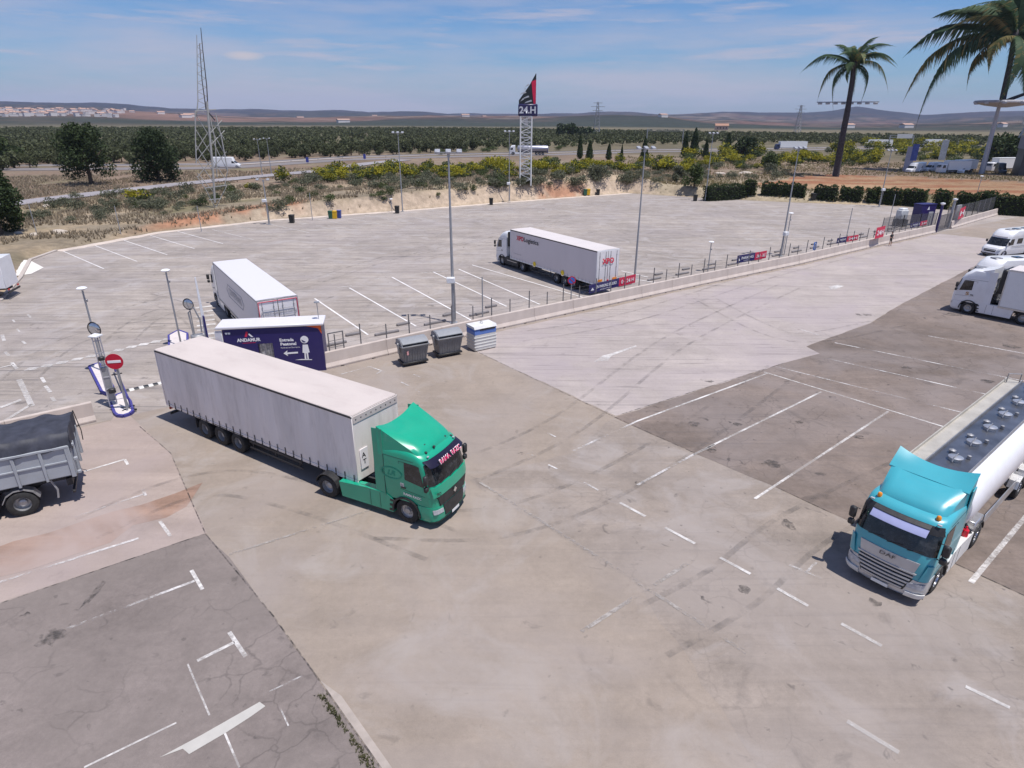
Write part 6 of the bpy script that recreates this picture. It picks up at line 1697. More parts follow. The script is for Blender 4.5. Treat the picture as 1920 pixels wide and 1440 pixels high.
# ============================================================ PERSON
def person(loc, yaw):
    V_ = [(0, 0, .95), (0, 0, 1.18), (0, 0, 1.40), (0, .0, 1.50), (0, .02, 1.62), (0, .02, 1.72),
          (.09, 0, .90), (.11, .03, .50), (.12, -.02, .08), (.12, .12, .04),
          (-.09, 0, .90), (-.13, .06, .50), (-.14, .02, .08), (-.14, .16, .04),
          (.18, 0, 1.42), (.25, -.02, 1.15), (.17, .16, 1.05), (.10, .22, 1.10),
          (-.18, 0, 1.42), (-.25, -.02, 1.15), (-.20, .14, .98), (-.18, .20, .92)]
    E_ = [(0, 1), (1, 2), (2, 3), (3, 4), (4, 5), (0, 6), (6, 7), (7, 8), (8, 9), (0, 10), (10, 11), (11, 12), (12, 13), (2, 14), (14, 15), (15, 16), (16, 17), (2, 18), (18, 19), (19, 20), (20, 21)]
    Rr = [.15, .13, .16, .055, .095, .085, .095, .06, .045, .04, .095, .06, .045, .04, .06, .045, .035, .03, .06, .045, .035, .03]
    me = bpy.data.meshes.new('person'); me.from_pydata(V_, E_, []); o = bpy.data.objects.new('person', me); col.objects.link(o)
    md = o.modifiers.new('s', 'SKIN'); 
    for i, sv in enumerate(me.skin_vertices[0].data): sv.radius = (Rr[i], Rr[i]*.8)
    me.skin_vertices[0].data[0].use_root = True
    o.modifiers.new('b', 'SUBSURF').levels = 1
    bpy.context.view_layer.update(); dg = bpy.context.evaluated_depsgraph_get()
    m2 = bpy.data.meshes.new_from_object(o.evaluated_get(dg)); o.modifiers.clear(); o.data = m2
    SK = mat('skin', (.45, .25, .17), .6, var=.05); CL = mat('dark shirt', (.03, .03, .035), .8, var=.2); SH = mat('dark shorts', (.05, .045, .04), .8, var=.2); SO = mat('shoes', (.05, .05, .05), .6)
    m2.materials.clear()
    for m_ in (SK, CL, SH, SO): m2.materials.append(m_)
    for p_ in m2.polygons:
        z = p_.center.z; p_.use_smooth = True; x_ = abs(p_.center.x)
        p_.material_index = 0 if z > 1.46 else 1 if z > .98 and not (x_ > .16 and z < 1.22) else (0 if z > .98 else 2 if z > .55 and not x_ > .2 else 3 if z < .1 else 0)
    o.location = loc; o.rotation_euler = (0, 0, yaw)
    tag(o, 'person in dark clothes standing at the long wall, hands together', 'person')
    h = MB(); h.lathe([(.03, .0), (.10, .02), (.108, .07), (.08, .12), (.02, .14)], (0, .0, 1.66), n=12); h.build('hair', mat('dark hair', (.02, .015, .012), .7), o)
    n_ = MB(); n_.add([(-.015, .105, 1.64), (.015, .105, 1.64), (0, .135, 1.63), (0, .10, 1.68)], [(0, 1, 2), (1, 3, 2), (3, 0, 2)]); n_.build('nose', SK, o)
person((47.0, 79.0, .006), R(200))

# ============================================================ VEGETATION
LF_DARK = foliage('dark leaves', (.018, .030, .012), (.050, .075, .025), 1.0, .2)
LF_HEDGE = foliage('hedge leaves', (.020, .034, .012), (.055, .080, .022), .8, .2)
LF_MID = foliage('green leaves', (.035, .055, .018), (.10, .13, .045), .8)
LF_OLIVE = foliage('olive leaves', (.036, .046, .020), (.105, .115, .052), .05, .2)
LF_GREY = foliage('grey green leaves', (.075, .085, .050), (.17, .175, .115), .7)
LF_YEL = foliage('broom blossom', (.14, .15, .018), (.38, .335, .02), .9, .3)
LF_PALM = foliage('palm leaves', (.022, .058, .026), (.11, .17, .085), .25, .3)
LF_PALMY = foliage('dry palm leaves', (.16, .13, .05), (.33, .26, .10), .25, .3)
BARK = mat('bark', (.09, .065, .045), .9, var=.3, scale=4, bump=.6, bscale=12)
PBARK = mat('palm bark', (.055, .05, .055), .9, var=.4, scale=2.5, bump=.8, bscale=6)
def leaves(n, fn, size, aspect=.6, seed=0, flat=0.0):
    g = np.random.default_rng(seed); P = fn(g, n)
    a = g.normal(size=(n, 3)); a /= np.linalg.norm(a, axis=1)[:, None]
    if flat: a[:, 2] *= (1-flat); a /= np.linalg.norm(a, axis=1)[:, None]
    b = np.cross(a, g.normal(size=(n, 3))); b /= np.linalg.norm(b, axis=1)[:, None]
    s = size*(.6+.8*g.random(n))[:, None]
    A = a*s; B = b*s*aspect
    V = np.stack([P-A, P-B*.9+A*.1, P+A, P+B*.9-A*.1], 1).reshape(-1, 3)
    F = np.arange(n*4).reshape(-1, 4)
    return V, F
def clumps(centres, radii, shell=.55, zs=1.0):
    C_ = np.array(centres); R_ = np.array(radii)
    def fn(g, n):
        w = R_**2; k = g.choice(len(C_), n, p=w/w.sum())
        d = g.normal(size=(n, 3)); d /= np.linalg.norm(d, axis=1)[:, None]
        rr = (shell+(1-shell)*g.random(n)**.6)*R_[k]*(.85+.3*g.random(n))
        d[:, 2] *= zs
        return C_[k]+d*rr[:, None]
    return fn
def leafmesh(name, parts, extra=None, mats=()):
    """parts: list of (V,F,material index)"""
    V = []; F = []; M_ = []; o = 0
    for v, f, mi in parts:
        V.append(v); F += (f+o).tolist(); M_ += [mi]*len(f); o += len(v)
    V = np.concatenate(V).tolist()
    if extra:
        F += [tuple(i+o for i in f) for f in extra.f]; V += extra.v; M_ += [i for i in extra.m]
    me = bpy.data.meshes.new(name); me.from_pydata(V, [], F)
    for m_ in mats: me.materials.append(m_)
    me.polygons.foreach_set('material_index', M_); me.update()
    return me
def tree(name, loc, h, w, label, cat='tree', leaf=None, trunk_h=None, n=3500, size=.35, seed=1, group=None, lobes=14, lean=0, bot=.25, rz=0):
    leaf = leaf or LF_DARK
    g = random.Random(seed); trunk_h = trunk_h or h*.35
    r = empty(name, loc, rz, label, cat, group)
    t = MB(); t.tube([(0, 0, -.2), (.05*h*lean, .01*h, trunk_h*.6), (.08*h*lean, 0, trunk_h), (.05*h*lean, .02*h, h*.75)], [w*.045, w*.036, w*.03, w*.012], 8)
    for k in range(6):
        a = g.random()*6.28; z0 = trunk_h*(.6+.5*g.random()); q = .25+.15*g.random()
        t.tube([(.05*h*lean, 0, z0), (math.cos(a)*w*q*.6, math.sin(a)*w*q*.6, z0+h*.14), (math.cos(a)*w*q, math.sin(a)*w*q, z0+h*.28)], [w*.018, w*.013, w*.006], 5)
    t.build('trunk', BARK, r)
    cs = []; rs = []
    for k in range(lobes):
        a = g.random()*6.28; v = bot+(1-bot)*(k+.5)/lobes; z = h*v
        rad = w/2*math.sqrt(max(.05, 1-((v-bot-.30*(1-bot))/(.75*(1-bot)))**2))
        q = rad*(.25+.55*g.random()); rr = w*(.15+.12*g.random())
        cs.append((math.cos(a)*q, math.sin(a)*q, min(z, h-rr*.7))); rs.append(rr)
    V, F = leaves(n, clumps(cs, rs, .45), size, seed=seed)
    link('crown', leafmesh('crown', [(V, F, 0)], mats=[leaf]), r)
    return r
tree('broadleaf_tree', hit(172, 347), 12.5, 10.5, 'dark broadleaf tree by the access road, left of the rounder tree', seed=3, trunk_h=4.5, lobes=16, n=7500, size=.27, leaf=LF_DARK)
tree('round_tree', hit(298, 341), 11.3, 11.0, 'dense dark rounded tree reaching the ground beside the access road', seed=8, lobes=22, n=9500, size=.27, bot=.10)
tree('broadleaf_tree', hit(2, 440), 8.2, 6.5, 'dark tree cut by the left edge above the truck park corner', seed=5, lobes=14, n=6000, size=.19, bot=.15)
tree('broadleaf_tree', hit(8, 305), 7.5, 11, 'bright green tree at the left edge across the highway', seed=6, leaf=LF_MID, lobes=10, n=1800, size=.5, bot=.15)
tree('small_tree', hit(1301, 352), 4.2, 4.6, 'small round tree at the corner of the truck park', seed=9, leaf=LF_MID, n=1500, size=.22, lobes=9)
tree('small_tree', hit(1268, 342), 3.4, 3.4, 'small olive tree on the stony slope left of the round one', seed=10, leaf=LF_GREY, n=900, size=.22, lobes=7)
tree('dark_tree', hit(1888, 305), 9, 20, 'spreading dark tree behind the far parked vehicles', seed=12, lobes=12, n=2600, size=.7, bot=.2)
tree('small_tree', hit(1438, 319), 4.6, 6.0, 'dense green bush tree between broom and red field', seed=13, leaf=LF_MID, n=1500, size=.3, lobes=9, bot=.12)
tree('umbrella_pine', hit(1060, 258), 9, 22, 'far umbrella pine above the olive grove, left of its twin', seed=14, lobes=9, n=900, size=1.2, bot=.45)
tree('umbrella_pine', hit(1095, 258), 6.5, 20, 'far umbrella pine next to the lattice pylon', seed=15, lobes=8, n=700, size=1.2, bot=.4)
tree('small_tree', hit(1390, 297), 7.5, 10, 'dark round tree among the cypresses by the highway', seed=16, n=900, size=.6, lobes=8, bot=.15)
# conical cypresses: each its own thing
def cyp_mesh(seed):
    def fn(g, n):
        v = g.random(n)**.8; a = g.random(n)*6.283; rr = .5*np.minimum(1, (v+.02)*7)*np.power(1-v, .65)*(1.0)+.02; q = rr*(.55+.45*g.random(n))
        return np.stack([np.cos(a)*q, np.sin(a)*q, v], 1)
    V, F = leaves(1500, fn, .05, seed=seed, flat=0)
    c = MB(); c.lathe([(.05, .03), (.30, .12), (.27, .35), (.16, .65), (.02, .95)], n=9)
    return leafmesh('crown', [(V, F, 0)], extra=c, mats=[LF_DARK])
CY = [cyp_mesh(s_) for s_ in (1, 2, 3)]
tk = MB(); tk.cyl((0, 0, -.03), (0, 0, .5), .035, .02, 6); TKM = tk.mesh('trunk', BARK)
for i, (px_, py_, top, wpx, lab) in enumerate([(1087, 298, 252, 14, 'tallest narrow cypress, just right of the sign tower'), (1105, 300, 262, 17, 'broad cypress second to the right of the sign tower'), (1141, 300, 268, 14, 'cypress third to the right of the sign tower'),
        (1165, 302, 270, 8, 'thin cypress fourth to the right of the sign tower'), (1207, 302, 256, 18, 'dark cypress partly behind a floodlight head'), (1283, 294, 246, 16, 'left one of three tall dark conifers by the highway'),
        (1300, 294, 240, 20, 'middle one of three tall dark conifers by the highway'), (1322, 298, 262, 14, 'right one of three tall dark conifers by the highway'), (1363, 287, 249, 17, 'lone conifer between the farm house and the parked lorry'), (1410, 293, 272, 7, 'thin dark cypress left of the highway lorry')]):
    p = hit(px_, py_); dist_ = math.hypot(p[0], p[1]); k = dist_/1391
    h_ = (py_-top)*k*.98; w_ = wpx*k*1.1
    r = empty('cypress', p, i*1.3, lab, 'tree', 'dark conifers along the highway'); r.scale = (w_, w_, h_)
    link('trunk', TKM, r); link('crown', CY[i % 3], r)
# weeds along the broken asphalt edge in the foreground
def weeds():
    g = np.random.default_rng(9); V = []
    A = [G(612, 1300), G(652, 1358), G(712, 1442)]
    for i in range(170):
        t = g.random()*1.999; k = int(t); t -= k; t = t if k == 0 else t**.6
        x_ = A[k][0]+(A[k+1][0]-A[k][0])*t-.06-.10*abs(g.normal()); y_ = A[k][1]+(A[k+1][1]-A[k][1])*t-.05+g.normal()*.04
        for b in range(4):
            a = g.random()*6.28; h_ = .03+.08*g.random(); w = .012; V += [(x_-w, y_, .015), (x_+w, y_+.01, .015), (x_+math.cos(a)*.06, y_+math.sin(a)*.06, .015+h_)]
    me = bpy.data.meshes.new('weeds'); me.from_pydata(V, [], [(3*i, 3*i+1, 3*i+2) for i in range(len(V)//3)]); me.materials.append(foliage('weed blades', (.035, .045, .018), (.14, .13, .06), 2, .2))
    o = bpy.data.objects.new('weeds', me); col.objects.link(o); tag(o, 'small weeds along the broken asphalt edge', 'weeds', kind='stuff')
weeds()
# clipped hedges
def hedge(px0, px1, pyb0, pyb1, h, label, seed):
    a = hit(px0, pyb0); b = hit(px1, pyb1); L = math.dist(a[:2], b[:2]); an = math.atan2(b[1]-a[1], b[0]-a[0]); W = 1.8
    r = empty('clipped_hedge', ((a[0]+b[0])/2, (a[1]+b[1])/2+W/2, min(a[2], b[2])), an, label, 'hedge', 'clipped hedges along the far edge')
    def fn(g, n):
        P = np.stack([(g.random(n)-.5)*L, (g.random(n)-.5)*W, g.random(n)*h], 1)
        f = g.integers(0, 5, n); 
        P[f == 0, 1] = -W/2; P[f == 1, 1] = W/2; P[f == 2, 2] = h; P[(f == 3) & (P[:, 0] > 0), 0] = L/2; P[(f == 3) & (P[:, 0] <= 0), 0] = -L/2
        P += g.normal(size=(n, 3))*.10
        lump = .16*np.sin(P[:, 0]*2.4+seed)+.10*np.sin(P[:, 0]*5.3+seed*2)
        P[:, 2] = P[:, 2]*(1+lump/h)
        return P
    V, F = leaves(int(260*L/1.2)+500, fn, .17, seed=seed)
    link('foliage', leafmesh('foliage', [(V, F, 0)], mats=[LF_HEDGE]), r)
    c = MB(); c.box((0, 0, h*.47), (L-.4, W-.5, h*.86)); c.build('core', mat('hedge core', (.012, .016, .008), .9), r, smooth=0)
    for k in range(max(1, int(L/2.5))):
        s_ = MB(); s_.cyl((-L/2+.6+k*2.5, 0, -.1), (-L/2+.6+k*2.5, 0, .5), .06, n=6); s_.build('stem', BARK, r)
HL = [(1325, 1393, 378, 372, 2.7, 'long clipped hedge at the corner, leftmost of the row'), (1397, 1418, 370, 369, 2.9, 'narrow tall clipped hedge right after the corner hedge'), (1431, 1510, 367, 374, 2.5, 'longest clipped hedge, behind the middle mast'),
      (1530, 1570, 376, 378, 2.6, 'clipped hedge right of the black bin'), (1578, 1617, 378, 381, 2.5, 'clipped hedge in the middle of the row, square shaped'), (1628, 1649, 382, 383, 2.6, 'narrow clipped hedge just left of the mast'),
      (1654, 1693, 384, 387, 2.8, 'clipped hedge just right of the mast in the row'), (1695, 1738, 386, 390, 2.9, 'clipped hedge left of the navy gate'), (1753, 1784, 392, 394, 3.0, 'clipped hedge behind the navy gate'),
      (1796, 1835, 394, 397, 2.8, 'clipped hedge behind the distant fence'), (1843, 1863, 396, 399, 3.2, 'narrow hedge at the far fence end'), (1867, 1950, 403, 408, 3.1, 'long clipped hedge at the right edge')]
for i, q in enumerate(HL): hedge(*q, seed=20+i)

def path_dist(X, Y, P):
    best = np.full(X.shape, 1e9)
    for (ax, ay), (bx, by) in zip(P[:-1], P[1:]):
        dx, dy = bx-ax, by-ay; t = np.clip(((X-ax)*dx+(Y-ay)*dy)/(dx*dx+dy*dy), 0, 1); best = np.minimum(best, np.hypot(X-ax-t*dx, Y-ay-t*dy))
    return best
ACC = [hit(*q)[:2] for q in [(-120, 402), (40, 381), (180, 364), (340, 346), (420, 338), (470, 333), (600, 321), (690, 307), (760, 300)]]
# bushes: a few shared meshes, each bush its own thing
def bush_mesh(name, mats_, n, size, seed, ysplit=0.0, zs=.75):
    g = random.Random(seed); cs = [(g.uniform(-.32, .32), g.uniform(-.32, .32), .22+.30*g.random()) for _ in range(7)]; rs = [.20+.16*g.random() for _ in cs]
    V, F = leaves(n, clumps(cs, rs, .5, zs), size, seed=seed)
    if ysplit > 0:
        c = V.reshape(-1, 4, 3).mean(1); k = (c[:, 2] > .30) & (np.random.default_rng(seed).random(len(c)) < ysplit)
        V4 = V.reshape(-1, 4, 3); A = V4[~k].reshape(-1, 3); B = V4[k].reshape(-1, 3)
        return leafmesh(name, [(A, np.arange(len(A)).reshape(-1, 4), 0), (B, np.arange(len(B)).reshape(-1, 4), 1)], mats=mats_)
    return leafmesh(name, [(V, F, 0)], mats=mats_)
BROOM = [bush_mesh('broom_bush', [LF_MID, LF_YEL], 520, .055, s_, .75) for s_ in (1, 2, 3)]
GREYB = [bush_mesh('grey_shrub', [LF_GREY], 480, .05, s_) for s_ in (4, 5, 6)]
GREENB = [bush_mesh('green_shrub', [LF_MID], 480, .05, s_) for s_ in (7, 8, 9)]
def put(px_, py_, wpx, meshes, name, label, group, hk=.85):
    p = hit(px_, py_)
    if path_dist(np.array([p[0]]), np.array([p[1]]), ACC)[0] < 5: return
    hk = hk*random.uniform(.8, 1.35)
    if p[1] > 1400 or lot_dist(np.array([p[0]]), np.array([p[1]]))[0] < .8: return
    k = math.hypot(p[0], p[1])/1391; w = wpx*k
    o = link(name, random.choice(meshes), None, loc=(p[0], p[1], p[2]-.1*w*.3), rz=random.random()*6.28); o.scale = (w, w, w*hk)
    zn = '' if group is None else ', far left' if px_ < 250 else ', near the pylon' if px_ < 460 else ', above the bins' if px_ < 690 else ', left of centre mast' if px_ < 845 else ', left of sign tower' if px_ < 970 else ', below the cypresses' if px_ < 1180 else ', behind the lot corner' if px_ < 1430 else ', left of palm' if px_ < 1580 else ', right of palm'
    tag(o, label+zn, 'shrub', group)
# individually visible bushes of the photograph
for (px_, py_, w_) in [(262, 378, 42), (525, 340, 34), (475, 353, 30), (620, 332, 36)]:
    pass
put(262, 378, 40, BROOM, 'broom_bush', 'yellow flowering broom bush beside the access road, nearest the left', None)
put(525, 342, 36, BROOM, 'broom_bush', 'round yellow broom bush by the road, right of the lattice pylon', None, 1.0)
put(474, 356, 30, BROOM, 'broom_bush', 'small yellow broom bush just right of the lattice pylon', None)
put(616, 334, 38, BROOM, 'broom_bush', 'yellow broom bush left end of the long flowering row', None)
put(297, 396, 34, GREYB, 'grey_shrub', 'grey green shrub right of the leftmost broom bush', None)
put(545, 380, 26, GREENB, 'green_shrub', 'green shrub on the bank above the recycling bins', None)
rnd = random.Random(5)
def region(n, x0, x1, y0, y1, w0, w1, meshes, name, label, group, skew=None):
    for i in range(n):
        x_ = rnd.uniform(x0, x1); t = (x_-x0)/(x1-x0); yy = rnd.uniform(y0, y1)+(skew or 0)*t
        put(x_, yy, rnd.uniform(w0, w1), meshes, name, label, group)
region(52, 600, 960, 322, 342, 22, 46, BROOM, 'broom_bush', 'yellow broom bush in the flowering row above the sandy bank', 'broom bushes above the bank', -8)
region(40, 960, 1300, 308, 330, 18, 40, BROOM, 'broom_bush', 'yellow broom bush in the band right of the sign tower', 'broom bushes right of the sign tower', -2)
region(60, 1280, 1640, 292, 322, 16, 40, BROOM, 'broom_bush', 'yellow broom bush behind the left of the red field', 'broom bushes behind the red field', -6)
region(62, 1620, 1900, 272, 300, 14, 30, BROOM, 'broom_bush', 'far yellow broom bush near the parked vehicles', 'broom bushes at far right')
region(80, 560, 1180, 340, 364, 14, 36, GREYB, 'grey_shrub', 'grey green shrub on top of the sandy bank', 'grey shrubs on the bank', -14)
region(60, 60, 560, 372, 424, 14, 34, GREYB, 'grey_shrub', 'grey green shrub in the dry grass left of the bank', 'grey shrubs in the left grass', -26)
region(50, 220, 1000, 342, 392, 12, 28, GREENB, 'green_shrub', 'green shrub in the dry grass between road and truck park', 'green shrubs in the grass', -20)
region(45, 1180, 1500, 318, 345, 10, 28, GREYB, 'grey_shrub', 'grey shrub on the slope behind the lot corner', 'grey shrubs on the right slope', -6)
region(40, 600, 1300, 318, 336, 14, 34, GREENB, 'green_shrub', 'green shrub mixed among the yellow broom bushes', 'green shrubs among the broom', -12)
region(40, 1280, 1880, 290, 322, 12, 30, GREENB, 'green_shrub', 'green shrub behind the red field', 'green shrubs behind the red field', -10)
region(22, 640, 1080, 280, 296, 8, 20, GREENB, 'green_shrub', 'bush on the highway verge below the olive grove', 'bushes on the highway verge', -10)
region(26, 1180, 1900, 262, 280, 8, 18, GREENB, 'green_shrub', 'bush beyond the highway at right', 'bushes beyond the highway')
# dry grass tufts
def tufts(n, seed, size, name, label, colA, colB, region_fn):
    g = np.random.default_rng(seed)
    X, Y = region_fn(g, n); Z = terr(X, Y); dd = lot_dist(X, Y); k = (dd > .9) & ~((dd < 3.2) & (np.interp(X, BX, BH) > 1.1) & (g.random(len(X)) > .08)) & (path_dist(X, Y, ACC) > 3.6) & (vnoise(X*.16, Y*.16, 3) > .28); X, Y, Z = X[k], Y[k], Z[k]; n = len(X)
    s_ = size*(.5+g.random(n)); V = []; 
    for b in range(4):
        a = g.random(n)*6.283; w = s_*.35; ca_, sa_ = np.cos(a), np.sin(a); lx, ly = g.normal(size=n)*s_*.35, g.normal(size=n)*s_*.35
        V.append(np.stack([np.stack([X-ca_*w*.5, Y-sa_*w*.5, Z-.03], 1), np.stack([X+ca_*w*.5, Y+sa_*w*.5, Z-.03], 1), np.stack([X+lx, Y+ly, Z+s_], 1)], 1))
    V = np.concatenate(V).reshape(-1, 3)
    me = bpy.data.meshes.new(name); me.from_pydata(V.tolist(), [], np.arange(len(V)).reshape(-1, 3).tolist()); me.materials.append(foliage(name+' blades', colA, colB, .15, .3))
    o = bpy.data.objects.new(name, me); col.objects.link(o); tag(o, label, 'grass', kind='stuff')
def reg_a(g, n):
    px_ = g.uniform(-80, 1330, n); rr = 60+g.random(n)**.8*150; az = np.arctan((px_-960)/FPX*math.cos(PITCH)); return rr*np.sin(az), rr*np.cos(az)
tufts(46000, 3, .42, 'dry_grass', 'dry grass tufts on the bank and the slope', (.24, .19, .13), (.42, .35, .25), reg_a)
def reg_b(g, n):
    px_ = g.uniform(1180, 2000, n); rr = 112+g.random(n)*170; az = np.arctan((px_-960)/FPX*math.cos(PITCH)); X, Y = rr*np.sin(az), rr*np.cos(az)
    k = ~in_poly(X, Y, FIELD); return X[k], Y[k]
tufts(24000, 4, .42, 'verge_grass', 'dry grass round the red field', (.17, .15, .07), (.34, .28, .15), reg_b)

# olive grove
def grove():
    g = np.random.default_rng(77)
    NB = [(-200, 302), (0, 301), (400, 298), (640, 295), (900, 284), (960, 281), (1100, 277), (1300, 270), (1600, 268), (2000, 266)]
    nbx = [a for a, b in NB]; nby = [b for a, b in NB]
    gx, gy = np.meshgrid(np.arange(-1000, 1000, 6.8), np.arange(150, 1000, 6.8)); X = gx.ravel()+g.normal(size=gx.size)*1.6; Y = gy.ravel()+g.normal(size=gx.size)*1.6
    ang_ = R(14); X, Y = X*math.cos(ang_)-Y*math.sin(ang_), X*math.sin(ang_)+Y*math.cos(ang_)
    r_ = np.hypot(X, Y); az = np.arctan2(X, Y); px_ = az_px(az); k = (px_ > -150) & (px_ < 2080)
    ynear = np.interp(px_, nbx, nby); rn = 14.58*1391/np.cos(az)/(ynear-yh(px_))*np.cos(az)
    rf = np.interp(px_, [0, 900, 1300, 2000], [880, 820, 700, 660])
    k &= (r_ > rn) & (r_ < rf) & (g.random(len(X)) > .06)
    X, Y, r_ = X[k], Y[k], r_[k]; o_ = np.argsort(r_); X, Y, r_ = X[o_], Y[o_], r_[o_]
    ms = []
    for s_ in range(4):
        q = random.Random(s_+40); cs = [(q.uniform(-1.3, 1.3), q.uniform(-1.3, 1.3), 1.6+q.random()*1.7) for _ in range(7)]; rs = [.9+.7*q.random() for _ in cs]
        V, F = leaves(520, clumps(cs, rs, .45), .34, seed=s_+40)
        t = MB(); t.tube([(0, 0, -.1), (.1, 0, .9), (0, .1, 1.9)], [.28, .2, .12], 5, mi=1)
        ms.append(leafmesh('olive_tree', [(V, F, 0)], extra=t, mats=[LF_OLIVE, BARK]))
    n1_ = 300
    for i in range(n1_):
        o = link('olive_tree', ms[i % 4], None, loc=(X[i], Y[i], float(h1(X[i], Y[i]))), rz=g.random()*6.28); s_ = .62+.5*g.random(); o.scale = (s_*1.12, s_*1.12, s_*(.85+.3*g.random()))
        pq = proj((X[i], Y[i], 0))[0]
        tag(o, 'olive tree in the front rows of the grove, '+('behind the broadleaf tree' if pq < 230 else 'behind the round dark tree' if pq < 380 else 'right of the lattice pylon' if pq < 560 else 'left of the centre mast' if pq < 840 else 'near the sign tower' if pq < 1060 else 'right of the cypresses'), 'tree', 'olive trees along the front of the grove')
    Xr, Yr = X[n1_:], Y[n1_:]; n = len(Xr); m_ = 34; Zr = terr(Xr, Yr)
    sc = (.66+.5*g.random(n))
    c = np.repeat(np.stack([Xr, Yr, Zr], 1), m_, 0); s_ = np.repeat(sc, m_)[:, None]
    d_ = g.normal(size=(n*m_, 3)); d_ /= np.linalg.norm(d_, axis=1)[:, None]; rad = (.55+.45*g.random(n*m_))[:, None]
    P = c+d_*np.array([[2.0, 2.0, 1.35]])*rad*s_+np.array([[0, 0, 2.35]])*s_
    a = g.normal(size=P.shape); a /= np.linalg.norm(a, axis=1)[:, None]; b = np.cross(a, g.normal(size=P.shape)); b /= np.linalg.norm(b, axis=1)[:, None]
    S = .66*(.6+.7*g.random(len(P)))[:, None]
    V = np.stack([P-a*S, P-b*S*.7, P+a*S, P+b*S*.7], 1).reshape(-1, 3)
    me = bpy.data.meshes.new('olive_grove'); me.vertices.add(len(V)); me.vertices.foreach_set('co', V.ravel().astype(np.float32))
    nf = len(P); me.loops.add(nf*4); me.loops.foreach_set('vertex_index', np.arange(nf*4, dtype=np.int32)); me.polygons.add(nf); me.polygons.foreach_set('loop_start', np.arange(0, nf*4, 4, dtype=np.int32)); me.polygons.foreach_set('loop_total', np.full(nf, 4, dtype=np.int32))
    me.update(); me.materials.append(LF_OLIVE)
    o = bpy.data.objects.new('olive_grove', me); col.objects.link(o); tag(o, 'wide olive grove filling the plain behind the highway', 'trees', kind='stuff')
    print('olives', n)
grove()

# ============================================================ PALMS
def frond_mesh(L, seed, droop, mats_, dry=.15):
    g = random.Random(seed); mb = MB(); N = 22; pts = []
    for i in range(N+1):
        t = i/N; pts.append(Vector((L*(t-.12*t*t), 0, L*(.42*t-droop*t*t*(.6+.7*t)))))
    mb.tube(pts, [.10*L/12*(1-.85*i/N) for i in range(N+1)], 4)
    for i in range(3, N*5):
        t = i/(N*5); k = min(N-1, int(t*N)); p = pts[k]+(pts[k+1]-pts[k])*(t*N-k); d_ = (pts[k+1]-pts[k]).normalized()
        ll = L*.20*math.sin(math.pi*min(1, t*.85+.16))*(.8+.4*g.random()); w = L*.0075
        for sg in (-1, 1):
            dn = .45+.5*g.random()
            e = p+Vector((d_.x*ll*.55, sg*ll*.62, d_.z*ll*.4-ll*dn)); m_ = p+Vector((d_.x*ll*.35, sg*ll*.45, -ll*.12))
            s_ = d_*w; mi = 1 if g.random() < dry else 0
            mb.add([p-s_, p+s_, m_+s_*.9, m_-s_*.9, e], [(0, 1, 2, 3), (3, 2, 4)], mi)
    return mb.mesh('frond', mats_, 0)
def palm(name, base, top, h_pts, r0, r1, L, label, elevs, seed, az0=0.0, trunk=True, dry=.35, dk=1.0):
    r = empty(name, base, 0, label, 'palm tree'); b = Vector(base)
    if trunk:
        pts = [Vector(q)-b for q in h_pts]
        m_ = MB(); n_ = len(pts); m_.tube(pts, [r0+(r1-r0)*i/(n_-1)+.05*(i % 2) for i in range(n_)], 12); m_.build('trunk', PBARK, r)
    c = Vector(top)-b
    hm_ = MB(); hm_.lathe([(.1, -1.6), (r1*1.5, -.9), (r1*1.7, .2), (r1*1.0, 1.2), (.1, 1.7)], tuple(c), n=12); hm_.build('crown_heart', PBARK, r)
    fm = [frond_mesh(L, seed+i, dr*dk, [LF_PALM, LF_PALMY], dy) for i, (dr, dy) in enumerate(((.62, .03), (.82, dry), (1.05, .08), (.45, .02)))]
    g = random.Random(seed)
    for i, (az_, el, k) in enumerate(elevs):
        M = Matrix.Translation(c) @ Matrix.Rotation(R(az_), 4, 'Z') @ Matrix.Rotation(-R(el), 4, 'Y') @ Matrix.Rotation(R(g.uniform(-25, 25)), 4, 'X') @ Matrix.Scale(k, 4)
        link('frond', fm[i % 4], r, M=M)
    return r
def above(base, py_, px_=None):
    """point above a base that appears at picture height py_"""
    lo, hi = 0.0, 80.0
    for _ in range(40):
        m_ = (lo+hi)/2
        if proj((base[0], base[1], base[2]+m_))[1] > py_: lo = m_
        else: hi = m_
    return lo
pb0 = hit(1567, 331); H1 = above(pb0, 132)
def sidep(base, px_, py_):
    z = above(base, py_); x0 = proj((base[0], base[1], base[2]+z))[0]; k = math.hypot(base[0], base[1])/1391
    n_ = Vector((base[1], -base[0], 0)).normalized(); return Vector((base[0], base[1], base[2]+z))+n_*(px_-x0)*k*1.0
path = [sidep(pb0, x_, y_) for x_, y_ in [(1567, 334), (1574, 290), (1581, 250), (1588, 215), (1594, 180), (1599, 150), (1602, 120)]]
viewaz = math.degrees(math.atan2(pb0[1], pb0[0]))
right = viewaz-90
palm('palm_tree', pb0, path[-1], path, .85, .55, 12.5, 'tall dark trunked palm tree rising behind the red field', [(right+180, 14, 1.08), (right+168, -14, .85), (right+195, -28, .75), (right+172, -48, .62), (right+8, 20, .88), (right-10, 0, .85), (right+14, -24, .7), (right-8, -45, .62), (right+200, -66, .4),
     (right+60, 55, .8), (right+120, 60, .8), (right+185, 48, .65), (right-5, 45, .8), (right-70, 30, .7), (right+90, 10, .8), (right-100, -10, .7), (right+240, 35, .6), (right+30, 30, .8), (right-90, 70, .5), (right+5, 62, .7)], 100)
m1 = empty('light_mast', (pb0[0]+.3, pb0[1]+2.2, pb0[2]), R(viewaz-90), 'pale mast with a long floodlight bar behind the palm trunk', 'light mast')
z1 = above(pb0, 191)
